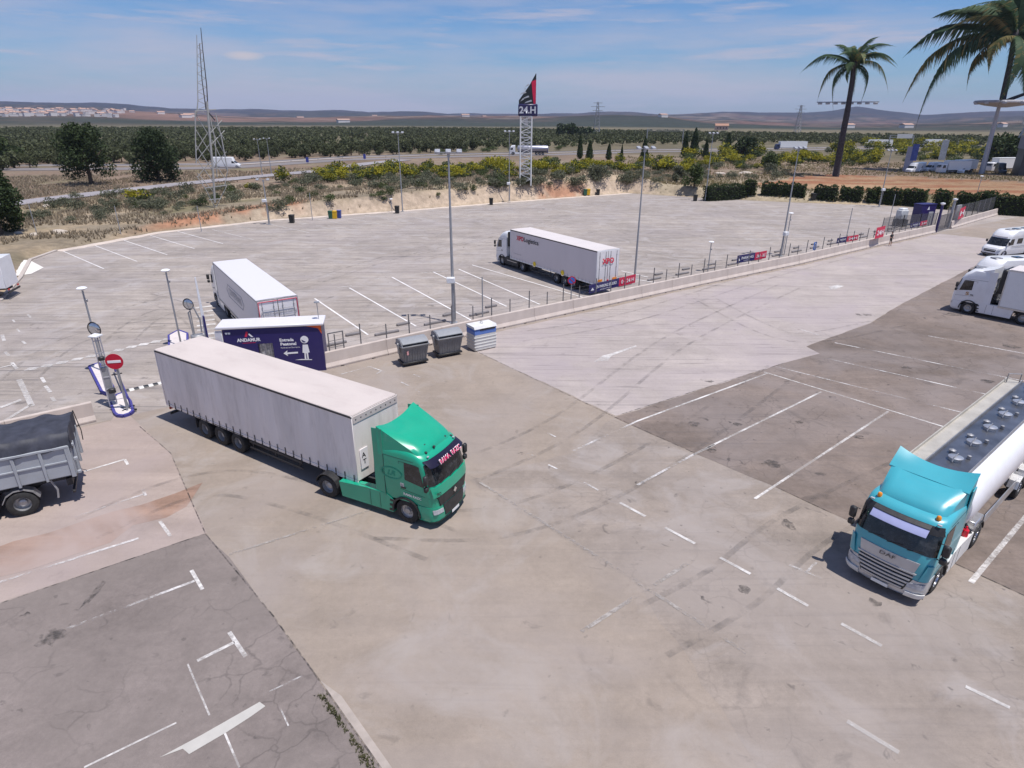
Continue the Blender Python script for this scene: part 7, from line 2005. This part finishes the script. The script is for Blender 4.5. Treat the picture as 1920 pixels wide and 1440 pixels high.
q = MB(); q.cyl((0, 0, 0), (0, 0, z1), .3, .2, 8); q.build('pole', MAST, m1)
q = MB(); q.box((0, 0, z1), (15, .4, .25)); q.build('floodlight_bar', FLH, m1)
for k in range(8):
    q = MB(); q.box((-6.6+k*1.9, -.3, z1-.35), (1.1, .5, .45), bev=.05); q.build('floodlight', FLH, m1)
pb1 = hit(1840, 326); z2 = above(pb1, 196)
m2 = empty('light_mast', pb1, R(math.degrees(math.atan2(pb1[1], pb1[0]))-90), 'pale grey leaning mast carrying a ring platform under the right palm', 'light mast')
tp1 = sidep(pb1, 1876, 192)-Vector(pb1); ang2 = R(math.degrees(math.atan2(pb1[1], pb1[0]))-90)
tp1 = Matrix.Rotation(-ang2, 3, 'Z') @ tp1
q = MB(); q.tube([(0, 0, -.3), tp1*.5, tp1], [.80, .62, .45], 12); q.build('pole', mat('pale mast', (.42, .43, .47), .5, .3), m2)
q = MB(); q.lathe([(6.6, .3), (7.2, .9), (7.0, 1.1), (1.2, .5)], (tp1.x+1, tp1.y, tp1.z-.6), n=10); q.lathe([(1.0, -.7), (4.6, -.2), (7.3, .5), (7.2, .9)], (tp1.x+1, tp1.y, tp1.z-.6), n=10); q.build('ring_platform', mat('pale platform', (.34, .34, .37), .6, var=.2), m2)
for k in range(10):
    a = 2*math.pi*(k+.5)/10; q = MB(); q.box((tp1.x+1+6.8*math.cos(a), tp1.y+6.8*math.sin(a), tp1.z-.15), (1.1, 1.1, .7), bev=.08); q.build('floodlight', FLH, m2)
t0 = sidep(pb1, 1878, 194)
path = [t0, sidep(pb1, 1886, 160), sidep(pb1, 1895, 120), sidep(pb1, 1906, 66)]
va = math.degrees(math.atan2(pb1[1], pb1[0])); rt = va-90
palm('palm_tree', tuple(t0), path[-1], path, .8, .6, 29, 'huge palm crown cut by the top right corner above the ring platform', [(rt+180, 4, 1.0), (rt+170, -8, 1.05), (rt+188, -16, .95), (rt+176, 18, .85), (rt+192, 30, .7), (rt+176, -34, .55), 
     (rt+150, 45, .8), (rt+180, 60, .6), (rt+90, 75, .9), (rt+40, 55, .9), (rt, 30, .9), (rt+10, -10, .9), (rt-8, -40, .6), (rt+240, -20, .5), (rt-70, -30, .6), (rt+120, 10, .7), (rt+60, -40, .7), (rt+205, 30, .6), (rt+230, 55, .6), (rt+165, -45, .5), (rt+184, -24, .8)], 200, dry=.75, dk=.80)
lb = MB(); lb.tube([tp1*.985, tp1+Vector((3, 0, 1.2)), tp1+Vector((7.5, 0, 3.2)), tp1+Vector((12, 0, 3.8))], [.5, .45, .35, .2], 8); lb.build('side_arm', PBARK, m2)

# ============================================================ SIGN TOWER
st0 = hit(985, 347); Hs = above(st0, 218); ks_ = math.hypot(st0[0], st0[1])/1391
sv = math.degrees(math.atan2(st0[1], st0[0]))-90
stw = empty('sign_tower', st0, R(sv), 'white lattice tower with a navy 24.H sign and a black sail on top', 'sign tower')
LTW = mat('white lattice paint', (.66, .66, .66), .5, var=.06)
w_ = 11.5*ks_
for sx in (-1, 1):
    for sy in (-1, 1):
        q = MB(); q.tube([(sx*w_, sy*w_, -.3), (sx*w_*.98, sy*w_*.98, Hs)], .14, 6); q.build('leg', LTW, stw)
nb_ = 13
for k in range(nb_):
    za, zb_ = Hs*k/nb_, Hs*(k+1)/nb_
    for f in range(4):
        c0 = [(-w_, -w_), (w_, -w_), (w_, w_), (-w_, w_)]; a = c0[f]; b = c0[(f+1) % 4]
        if k % 2: a, b = b, a
        q = MB(); q.tube([(a[0], a[1], za), (b[0], b[1], zb_)], .075, 4); q.build('brace', LTW, stw)
        q = MB(); q.tube([(c0[f][0], c0[f][1], zb_), (c0[(f+1) % 4][0], c0[(f+1) % 4][1], zb_)], .06, 4); q.build('ring', LTW, stw)
NAVS = mat('navy sign box', (.018, .016, .075), .4, var=.1); BLS = mat('black sail', (.012, .016, .018), .45, var=.3, scale=1.5)
bz0, bz1 = above(st0, 218), above(st0, 195); bw = 19.5*ks_
q = MB(); q.box((.3, 0, (bz0+bz1)/2), (bw*2, bw*1.3, bz1-bz0), bev=.15); q.build('sign_box', NAVS, stw)
text('24.H', 'lettering', mat('pale sign letters', (.55, .57, .62), .5), (-bw*.72, -bw*.65-.02, bz0+(bz1-bz0)*.22), (1, 0, 0), (0, 0, 1), (bz1-bz0)*.58, bw*1.7, parent=stw, bold=.03, depth=.02)
tz = above(st0, 138)
q = MB(); q.prism([(-bw*.78, bz1), (-bw*.78, bz1+(tz-bz1)*.12), (bw*.30, bz1+(tz-bz1)*.62), (bw*.93, tz), (bw*.98, tz), (bw*.98, bz1)], -.5, .5, plane='xz'); q.build('sail', BLS, stw, smooth=0)
q = MB(); q.prism([(bw*.50, bz1+(tz-bz1)*.74), (bw*.96, bz1+(tz-bz1)*.80), (bw*.96, bz1-.6), (bw*.78, bz1-.6)], -.54, -.505, plane='xz'); q.build('red_stripe', mat('red sail stripe', (.60, .01, .06), .4), stw, smooth=0)
for (fx_, fz_, l_) in [(.05, .55, .5), (-.35, .30, .7), (-.05, .16, .7), (-.45, .08, .4), (.2, .02, .8), (-.2, .42, .3)]:
    q = MB(); z_ = bz1+(tz-bz1)*fz_; q.add([(bw*(fx_-l_/2), -.52, z_), (bw*(fx_+l_/2), -.52, z_+.35), (bw*(fx_+l_/2-.1), -.52, z_+.6), (bw*(fx_-l_/2+.15), -.52, z_+.25)], [(0, 1, 2, 3)]); q.build('pale_streak', mat('pale streak', (.45, .47, .50), .5), stw, smooth=0)
q = MB(); q.cyl((0, 0, bz0-1.6), (0, 0, bz0), .35, n=8); q.build('neck', LTW, stw)

# ============================================================ LATTICE PYLON (left)
pl0 = hit(405, 389)
def P3(px_, py_, dy=0.0):
    v = sidep(pl0, px_, py_)-Vector(pl0); n_ = Vector((pl0[0], pl0[1], 0)).normalized(); return v+n_*dy
py_l = empty('lattice_pylon', pl0, 0, 'grey lattice pylon with thin leaning rods, standing in the dry grass at left', 'pylon')
PS = mat('pylon steel', (.40, .40, .39), .6, .3, var=.1); PSD = mat('dark pylon steel', (.07, .065, .075), .6, .3)
legs = [[(367, 208), (368, 260), (370, 305)], [(386, 190), (393, 260), (399, 320), (403, 380)], [(401, 212), (413, 260), (425, 322)], [(389, 205), (402, 262), (407, 335)]]
for i, L_q in enumerate(legs):
    q = MB(); q.tube([P3(a, b, (2.5 if i == 3 else 0)) for a, b in L_q], (.17 if i == 1 else .09), 6); q.build('leg', PS, py_l)
for (a, b, c_, d_) in [(368, 215, 393, 258), (368, 243, 397, 292), (368, 270, 398, 320), (370, 297, 402, 345), (372, 325, 404, 365), (391, 215, 418, 262), (392, 238, 422, 295), (396, 262, 425, 322), (398, 300, 420, 335),
                      (418, 245, 396, 270), (413, 225, 393, 250), (368, 305, 393, 270), (368, 285, 394, 240), (396, 320, 422, 285), (372, 332, 396, 300), (385, 352, 403, 390), (425, 348, 405, 390), (371, 330, 385, 352), (425, 322, 420, 350)]:
    q = MB(); q.tube([P3(a, b, .6), P3(c_, d_, .2)], .06, 4); q.build('brace', PS, py_l)
for (a, b, c_, d_) in [(385, 352, 424, 348), (392, 374, 414, 373), (366, 208, 402, 205)]:
    q = MB(); q.tube([P3(a, b, 0), P3(c_, d_, 0)], .10, 4); q.build('cross_bar', PS, py_l)
for pts_, m__ in [([(366, 64), (369, 140), (371, 190), (370, 205), (367, 222)], PS), ([(372, 50), (377, 95), (385, 160), (389, 215), (391, 250)], PSD), ([(371, 80), (377, 150), (385, 205), (401, 226)], PSD)]:
    q = MB(); n_ = len(pts_); q.tube([P3(a, b, .3) for a, b in pts_], [.05+.06*i/(n_-1) for i in range(n_)], 6); q.build('rod', m__, py_l)

for k in range(16):
    y_ = 78+k*8.5; q = MB(); q.tube([P3(366+.035*(y_-64), y_, .3), P3(373+.105*(y_-50), y_+8.5, .3)] if k % 2 else [P3(373+.105*(y_-50), y_, .3), P3(366+.035*(y_-64), y_+8.5, .3)], .05, 4); q.build('tie', PS, py_l)
# ============================================================ ROADS AND FAR THINGS
def road(name, pts, w, m, label, z=.06):
    P = [Vector((p[0], p[1])) for p in pts]; Q = []
    for i in range(len(P)-1):
        n_ = max(1, int((P[i+1]-P[i]).length/4))
        for k in range(n_): Q.append(P[i]+(P[i+1]-P[i])*k/n_)
    Q.append(P[-1]); V = []
    for i, p in enumerate(Q):
        d_ = (Q[min(i+1, len(Q)-1)]-Q[max(i-1, 0)]).normalized(); n_ = Vector((-d_.y, d_.x))
        zz = max(h1(p.x, p.y), h1(p.x+n_.x*w/2, p.y+n_.y*w/2), h1(p.x-n_.x*w/2, p.y-n_.y*w/2))
        V += [(p.x+n_.x*w/2, p.y+n_.y*w/2, zz+z), (p.x-n_.x*w/2, p.y-n_.y*w/2, zz+z)]
    mb = MB(); mb.add(V, [(2*i, 2*i+1, 2*i+3, 2*i+2) for i in range(len(Q)-1)]); o = mb.build(name, m, smooth=0); return tag(o, label, kind='structure')
AR = pavement('access road asphalt', (.30, .28, .295), var=.06, streak=.05)
HR = pavement('highway asphalt', (.21, .19, .19), var=.06, streak=.08)
road('access_road', ACC, 6.5, AR, 'grey access road running between scrub and highway', .16)
HWP = [G(*q) for q in [(-150, 321), (0, 318), (200, 317), (420, 315), (640, 300), (800, 295), (960, 291.5), (1040, 290), (1200, 285), (1480, 281.5), (1640, 278.5), (1760, 276), (1990, 273)]]
road('highway', HWP, 10, HR, 'dark highway crossing the plain', .08)
HW2 = [(a+(-3), b+17) for a, b in HWP]
road('highway', HW2, 9, mat('far carriageway', (.33, .29, .27), .9, var=.08, scale=.2), 'paler far carriageway of the highway', .08)
gr_ = empty('guard_rail', (HWP[0][0], HWP[0][1], 0), 0, 'steel guard rail between the highway carriageways', 'guard rail')
q = MB(); q.tube([(a-HWP[0][0]-1.2, b-HWP[0][1]+7, .75) for a, b in HWP], .16, 4); q.build('rail', GREYM, gr_)
for i in range(len(HWP)-1):
    a, b = HWP[i], HWP[i+1]; n_ = int(math.dist(a, b)/12)
    for k in range(n_):
        t = k/n_; q = MB(); q.box((a[0]+(b[0]-a[0])*t-HWP[0][0]-1.2, a[1]+(b[1]-a[1])*t-HWP[0][1]+7, .37), (.12, .12, .75)); q.build('post', GREYM, gr_, smooth=0)
hv = lambda x_, y_: (*G(x_, y_), .1)
v_ = van('delivery_van', hv(452, 314.5), R(4), 'white delivery van driving on the highway behind the lattice pylon', L=8.0, H=3.0)
# tanker on the highway
rt_ = empty('tanker_truck', hv(955, 290.8), R(182), 'white lorry with a grey cylinder tank driving on the highway', 'truck')
rt_.scale = (1.05, 1.05, 1.05)
tractor(rt_, I4, 'scania', WHT, skirt=WHT)
q = MB(); q.lathe([(.5, 0), (1.15, -.25), (1.25, -.7), (1.25, -11.6), (1.15, -12.1), (.5, -12.4)], (-3.2, 0, 2.35), ax='x', n=24); q.build('tank', mat('grey tank', (.36, .36, .42), .3, .6, var=.1), rt_)
q = MB(); q.box((-9.5, 0, 1.0), (12.0, 1.1, .3)); q.build('underframe', CHS, rt_)
for sg in (-1, 1):
    for x_ in (-10.8, -12.1, -13.4): wheel(rt_, I4, x_, sg*1.08, r=.5)
    q = MB(); q.box((-15.3, sg*.8, 1.5), (.1, .8, 1.4)); q.build('rear_panel', mat('blue rear panel', (.05, .06, .3), .5), rt_)
rigid_truck('box_lorry', hv(1452, 281), R(186), 'dark cabbed lorry with a white box driving on the highway', m=mat('navy cab paint', (.03, .04, .10), .4), L=16.5, H=4.0, boxm=WREF)
rigid_truck('box_lorry', hv(1621, 277.5), R(186), 'white lorry on the highway just right of the palm trunk', L=15, H=4.2, boxm=WREF)
rigid_truck('box_lorry', hv(1728, 275.5), R(186), 'farthest white lorry at the right end of the highway', L=14, H=4.0, boxm=WREF)
# parked vehicles far right
YR_ = R(190)
for i, (px_, py_, kind, lab) in enumerate([(1702, 324, 'v', 'white van parked leftmost in the far vehicle park'), (1717, 323, 'v', 'white van parked second from the left in the far vehicle park'), (1733, 322, 'v', 'white van parked third in the far vehicle park, by the white box trucks'),
        (1756, 325, 'b', 'white box truck parked with its side to the red field'), (1782, 324, 'b', 'white box truck parked right of the one facing the red field'), (1800, 326, 'v', 'white van parked in front of the white box trucks'), (1850, 322, 't', 'long white lorry parked near the right mast')]):
    p = hit(px_, py_)
    if kind == 'v': van('parked_van', p, R([215, 225, 200, 190, 190, 235, 200][i]), lab, L=6.2, H=2.7, group='vehicles parked at far right')
    elif kind == 'b': rigid_truck('parked_truck', p, R([0, 0, 0, 182, 200][i]), lab, L=9, H=3.6, boxm=WREF, group='vehicles parked at far right')
    else: rigid_truck('parked_truck', p, R(195), lab, L=14, H=4.0, boxm=WREF, group='vehicles parked at far right')
van('parked_van', hit(1880, 327), R(250), 'dark grey van parked before the long white lorry', m=mat('dark grey paint', (.03, .035, .04), .35, coat=.5), L=5, H=3.0)
p = hit(1700, 323); tt = empty('totem_sign', p, R(-30), 'blue totem sign by the leftmost parked vans', 'sign')
q = MB(); q.box((-.1, 0, 3.6), (2.2, .4, 7.2)); q.build('column', mat('grey blue totem', (.30, .31, .40), .5), tt); q = MB(); q.box((.9, -.22, 5.6), (1.6, .06, 4.6)); q.build('sign_panel', mat('totem blue', (.06, .10, .34), .5, var=.3, scale=2), tt)
p = hit(1765, 300); tt = empty('totem_sign', p, R(-30), 'white totem sign beyond the parked box trucks', 'sign')
q = MB(); q.box((0, 0, 3.6), (2.2, .5, 7.4)); q.build('column', mat('white totem', (.55, .56, .58), .5, var=.2, scale=2), tt)
for x0_, x1_, yb, yt, lab in [(1212, 1279, 270, 242, 'overhead sign gantry across the highway at centre right'), (1664, 1708, 279, 254, 'overhead sign gantry across the highway right of the palm')]:
    a = G(x0_, yb); b = G(x1_, yb); g_ = empty('sign_gantry', (a[0], a[1], 0), math.atan2(b[1]-a[1], b[0]-a[0]), lab, 'gantry'); L = math.dist(a, b); hh_ = above((a[0], a[1], 0), yt)
    for x_ in (0, L):
        q = MB(); q.box((x_, 0, hh_/2), (.5, .5, hh_)); q.build('post', GREYM, g_)
    for z_ in (hh_, hh_-1.0):
        q = MB(); q.box((L/2, 0, z_), (L, .3, .25)); q.build('beam', GREYM, g_)
    if x0_ > 1500:
        q = MB(); q.box((L*.6, -.3, hh_-.3), (L*.65, .15, 2.2)); q.build('sign_panel', mat('pale gantry panel', (.5, .5, .52), .5), g_)
for px_, py_, lab in [(577, 308, 'blue marker sign on the highway verge above the access road'), (684, 301, 'blue marker sign on the highway verge left of the masts')]:
    p = hv(px_, py_); s_ = empty('marker_sign', p, 0, lab, 'road sign'); q = MB(); q.box((0, 0, 1.3), (.9, .12, 1.6)); q.build('sign_panel', mat('marker blue', (.04, .06, .30), .5), s_); q = MB(); q.cyl((0, .1, 0), (0, .1, 1.0), .06, n=6); q.build('pole', MAST, s_)
def far_pylon(px_, py_, top, label):
    p = hit(px_, py_, 3000); h_ = above(p, top); w = h_*.10; r = empty('power_pylon', p, 0, label, 'pylon')
    q = MB()
    for sx in (-1, 1):
        for sy in (-1, 1): q.tube([(sx*w, sy*w, 0), (sx*w*.2, sy*w*.2, h_)], h_*.009, 4)
    for k in range(9):
        z0_ = h_*k/9; z1_ = h_*(k+1)/9; a = w*(1-.8*k/9); b = w*(1-.8*(k+1)/9)
        for f in range(4):
            c0 = [(-1, -1), (1, -1), (1, 1), (-1, 1)]; u1 = c0[f]; u2 = c0[(f+1) % 4]; q.tube([(u1[0]*a, u1[1]*a, z0_), (u2[0]*b, u2[1]*b, z1_)], h_*.006, 3)
    q.build('lattice', GREYM, r)
    for z_, l_ in ((.97, .14), (.86, .22), (.75, .16)):
        q = MB(); q.box((0, 0, h_*z_), (h_*l_*2, h_*.012, h_*.012)); q.build('cross_arm', GREYM, r)
far_pylon(1118, 255, 191, 'far lattice power pylon standing above the olive grove')
far_pylon(1494, 250, 197, 'faint far power pylon against the hills left of the palm')
# farm house
p = hit(1352, 246, 2500); k = math.hypot(p[0], p[1])/1391
fh_ = empty('farm_house', p, R(-8), 'pale pink farm house with tiled roof on the rise behind the grove', 'house')
q = MB(); q.box((0, 0, 3*k*2), (24*k, 12*k, 8*k)); q.build('wall', mat('pink render', (.50, .36, .30), .8), fh_)
q = MB(); q.prism([(-7*k, 10*k), (7*k, 10*k), (0, 14*k)], -13*k, 13*k, plane='yz'); q.build('roof', mat('roof tiles', (.36, .20, .14), .85), fh_)
for x_ in (-8, -3, 3, 8):
    q = MB(); q.box((x_*k, -6.05*k, 6*k), (2*k, .2*k, 3*k)); q.build('window', BLK, fh_)
p = hit(1810, 274); k = math.hypot(p[0], p[1])/1391
wb_ = empty('white_building', p, 0, 'low white building behind the broom at far right', 'building')
q = MB(); q.box((0, 0, 3.5*k), (28*k, 10*k, 8*k)); q.build('wall', mat('white render', (.62, .60, .60), .8), wb_)
q = MB(); q.box((3*k, 0, 8.5*k), (12*k, 8*k, 3*k)); q.build('roof', mat('grey roof', (.4, .4, .42), .8), wb_)
# dark building and canopy at the right edge
p = hit(1912, 330); db = empty('service_building', p, R(-25), 'dark grey service building cut by the right edge', 'building')
q = MB(); q.box((4, 4, 3.6), (9, 8, 7.2)); q.build('wall', mat('dark cladding', (.05, .055, .06), .5), db); q = MB(); q.box((4, 4, 8.8), (9.4, 8.4, 3.4)); q.build('upper_wall', mat('grey cladding', (.22, .22, .26), .6), db)
p = hit(1884, 305); cn = empty('price_totem', p, R(-20), 'pale sign board on a pole at the right edge under the palm', 'sign')
hh_ = above(p, 236); q = MB(); q.tube([(0, 0, 0), (3.2, 0, hh_)], .45, 8); q.build('pole', MAST, cn); q = MB(); q.box((5.5, 0, hh_+2.6), (7.5, .8, 4.6), bev=.1); q.build('sign_board', mat('pale board', (.52, .50, .50), .6, var=.1), cn)
# the far town
HWALL = mat('whitewash', (.66, .62, .60), .8, var=.1, scale=.2); HROOF = mat('far roof tiles', (.42, .27, .21), .9)
hw_ = MB(); hw_.box((0, 0, .5), (1, 1, 1)); hwm = hw_.mesh('wall', HWALL, 0)
hr2 = MB(); hr2.prism([(-.54, 1.0), (.54, 1.0), (0, 1.38)], -.54, .54, plane='yz'); hrm = hr2.mesh('roof', HROOF, 0)
hf = MB(); hf.box((0, 0, 1.03), (1.02, 1.02, .06)); hfm = hf.mesh('roof', mat('flat pale roof', (.52, .44, .40), .9), 0)
gt = random.Random(31)
for i in range(280):
    px_ = gt.triangular(-80, 262, 10); rr = gt.uniform(1750, 2650); az = math.atan((px_-960)/FPX*math.cos(PITCH)); X, Y = rr*math.sin(az), rr*math.cos(az)
    r = empty('town_house', (X, Y, h1(X, Y)-1), gt.random()*3, 'small white house in the far hillside town at left', 'house', 'houses of the far town'); s_ = gt.uniform(7, 16); r.scale = (s_, s_*.7, gt.uniform(4.5, 8))
    link('wall', hwm, r); link('roof', hrm if gt.random() < .4 else hfm, r)
for px_, rr in [(300, 2300), (345, 2100), (352, 2140), (560, 2500), (700, 3400), (905, 3000), (870, 2200), (1590, 1500), (1240, 1900), (1880, 1700), (1700, 1600), (640, 1700)]:
    az = math.atan((px_-960)/FPX*math.cos(PITCH)); X, Y = rr*math.sin(az), rr*math.cos(az)
    r = empty('farm_building', (X, Y, h1(X, Y)-1), gt.random(), 'lone pale farm building far out on the plain', 'building', 'lone farm buildings'); s_ = gt.uniform(18, 32); r.scale = (s_, s_*.5, 7)
    link('wall', hwm, r); link('roof', hrm, r)
# rocks
ROCK = mat('white rock', (.46, .40, .34), .9, var=.15, bump=.5)
for px_, py_, w, lab in [(90, 387, 18, 'white boulder beside the access road at left'), (67, 441, 22, 'pale flat rock by the bank at left'), (112, 437, 30, 'long pale rock at the edge of the dry slope'), (228, 430, 12, 'small pale rock on the dry slope'), (35, 437, 14, 'pale rock under the left tree'), (1398, 325, 30, 'pale rocky outcrop behind the hedges'), (1350, 326, 26, 'smaller pale outcrop left of the rocky one')]:
    p = hit(px_, py_); k = math.hypot(p[0], p[1])/1391*w/2; bm = bmesh.new(); bmesh.ops.create_icosphere(bm, subdivisions=2, radius=1)
    for v in bm.verts: v.co *= 1+.35*(noise.noise(v.co*1.4+Vector((px_, 0, 0)))); v.co.z *= .28 if px_ > 1000 else .42
    me = bpy.data.meshes.new('rock'); bm.to_mesh(me); bm.free(); me.materials.append(ROCK); o = link('rock', me, None, loc=p); o.scale = (k, k*.8, k); tag(o, lab, 'rock')

# ============================================================ DISTANT GATE
ga = G(1768, 432); gb = G(1782, 429)
g1 = empty('sliding_gate', (59.3, 89.6, 0), math.atan2(3.3, 3.8), 'grey barred gate between the two long walls', 'gate')
Lg = math.hypot(3.8, 3.3)
for k in range(12):
    q = MB(); q.box((.35+k*(Lg-.6)/11, 0, 1.2), (.06, .06, 2.1)); q.build('bar', FM, g1)
for z_ in (.15, 2.25):
    q = MB(); q.box((Lg/2, 0, z_), (Lg-.3, .09, .09)); q.build('rail', FM, g1)
for x_, m__, h_ in ((0, NAVW, 3.7), (Lg, MAST, 3.9)):
    q = MB(); q.box((x_, 0, h_/2), (.28, .28, h_), bev=.02); q.build('gate_post', m__, g1)
    q = MB(); q.lathe([(.1, 0), (.32, .18), (.30, .3), (.05, .36)], (x_, 0, h_), n=10); q.build('lamp_head', WHT, g1)
nb2 = empty('booth', (*G(1722, 424), 0), R(20), 'navy entrance booth left of the distant gate', 'booth')
q = MB(); q.box((1.4, .8, 1.5), (2.8, 1.5, 3.0), bev=.03); q.build('booth_wall', NAVW, nb2); q = MB(); q.box((1.9, -.0, 1.0), (.9, .06, 2.0)); q.build('door', mat('pale door', (.45, .45, .47), .5), nb2)
q = MB(); q.box((1.4, .8, 3.06), (2.9, 1.6, .1)); q.build('roof', NAVW, nb2); 
q = MB(); q.add([(1.0, .04, 2.3), (1.5, .04, 2.3), (1.3, .04, 2.8)], [(0, 1, 2)]); q.build('logo', WHB, nb2)
gh = empty('guard_hut', (*G(1686, 424), 0), R(15), 'pale guard hut with dark base inside the lot fence', 'hut')
q = MB(); q.box((0, 0, 1.7), (1.3, 1.1, 1.3), bev=.1); q.build('hut_body', mat('pale hut', (.52, .53, .54), .5), gh); q = MB(); q.box((0, 0, .5), (1.5, 1.3, 1.0)); q.build('hut_base', BLK, gh); q = MB(); q.box((0, 0, 2.45), (1.0, .9, .3), bev=.1); q.build('hut_roof', WHT, gh)
wbx = empty('notice_board', (*G(1790, 420), 0), R(30), 'white notice board right of the distant gate', 'board')
q = MB(); q.box((0, 0, 1.7), (1.3, .12, 2.2)); q.build('board', mat('board white', (.62, .63, .66), .5), wbx)
for x_ in (-.5, .5):
    q = MB(); q.box((x_, .1, .9), (.08, .08, 1.8)); q.build('leg', FM, wbx)
# mesh fence beyond the gate and behind the far end
mf = bpy.data.materials.new('chain link'); mf.use_nodes = True; t_ = mf.node_tree; N_ = t_.nodes; L_ = t_.links
b_ = N_['Principled BSDF']; b_.inputs['Base Color'].default_value = (.10, .10, .11, 1); b_.inputs['Roughness'].default_value = .6
c_ = N_.new('ShaderNodeTexCoord'); w1_ = N_.new('ShaderNodeTexWave'); w1_.inputs['Scale'].default_value = 4; w1_.bands_direction = 'DIAGONAL'; L_.new(c_.outputs['Object'], w1_.inputs['Vector'])
m_r = N_.new('ShaderNodeMapRange'); m_r.inputs['From Min'].default_value = .3; m_r.inputs['From Max'].default_value = .5; m_r.inputs['To Min'].default_value = .2; m_r.inputs['To Max'].default_value = .75; L_.new(w1_.outputs['Fac'], m_r.inputs['Value'])
tr_ = N_.new('ShaderNodeBsdfTransparent'); mx_ = N_.new('ShaderNodeMixShader'); L_.new(m_r.outputs[0], mx_.inputs[0]); L_.new(tr_.outputs[0], mx_.inputs[1]); L_.new(b_.outputs[0], mx_.inputs[2]); L_.new(mx_.outputs[0], N_['Material Output'].inputs['Surface'])
def mesh_fence(pts, h, label, z0=0.0):
    r = empty('mesh_fence', (pts[0][0], pts[0][1], 0), 0, label, 'fence')
    for a, b in zip(pts[:-1], pts[1:]):
        q = MB(); A = (a[0]-pts[0][0], a[1]-pts[0][1]); B = (b[0]-pts[0][0], b[1]-pts[0][1])
        q.add([(A[0], A[1], z0), (B[0], B[1], z0), (B[0], B[1], h), (A[0], A[1], h)], [(0, 1, 2, 3)]); q.build('mesh_panel', mf, r, smooth=0)
        n_ = max(1, int(math.dist(a, b)/2.5))
        for k in range(n_+1):
            t = k/n_; q = MB(); q.box((A[0]+(B[0]-A[0])*t, A[1]+(B[1]-A[1])*t, h/2), (.07, .07, h+.1)); q.build('post', FM, r, smooth=0)
mesh_fence([(63.0, 93.6), (71.5, 100.6), (80.0, 108.0)], 2.9, 'tall mesh fence beyond the distant gate')
mesh_fence([G(1652, 436), G(1690, 430), G(1722, 427), G(1752, 425)], 2.0, 'mesh fence round the pale guard hut')
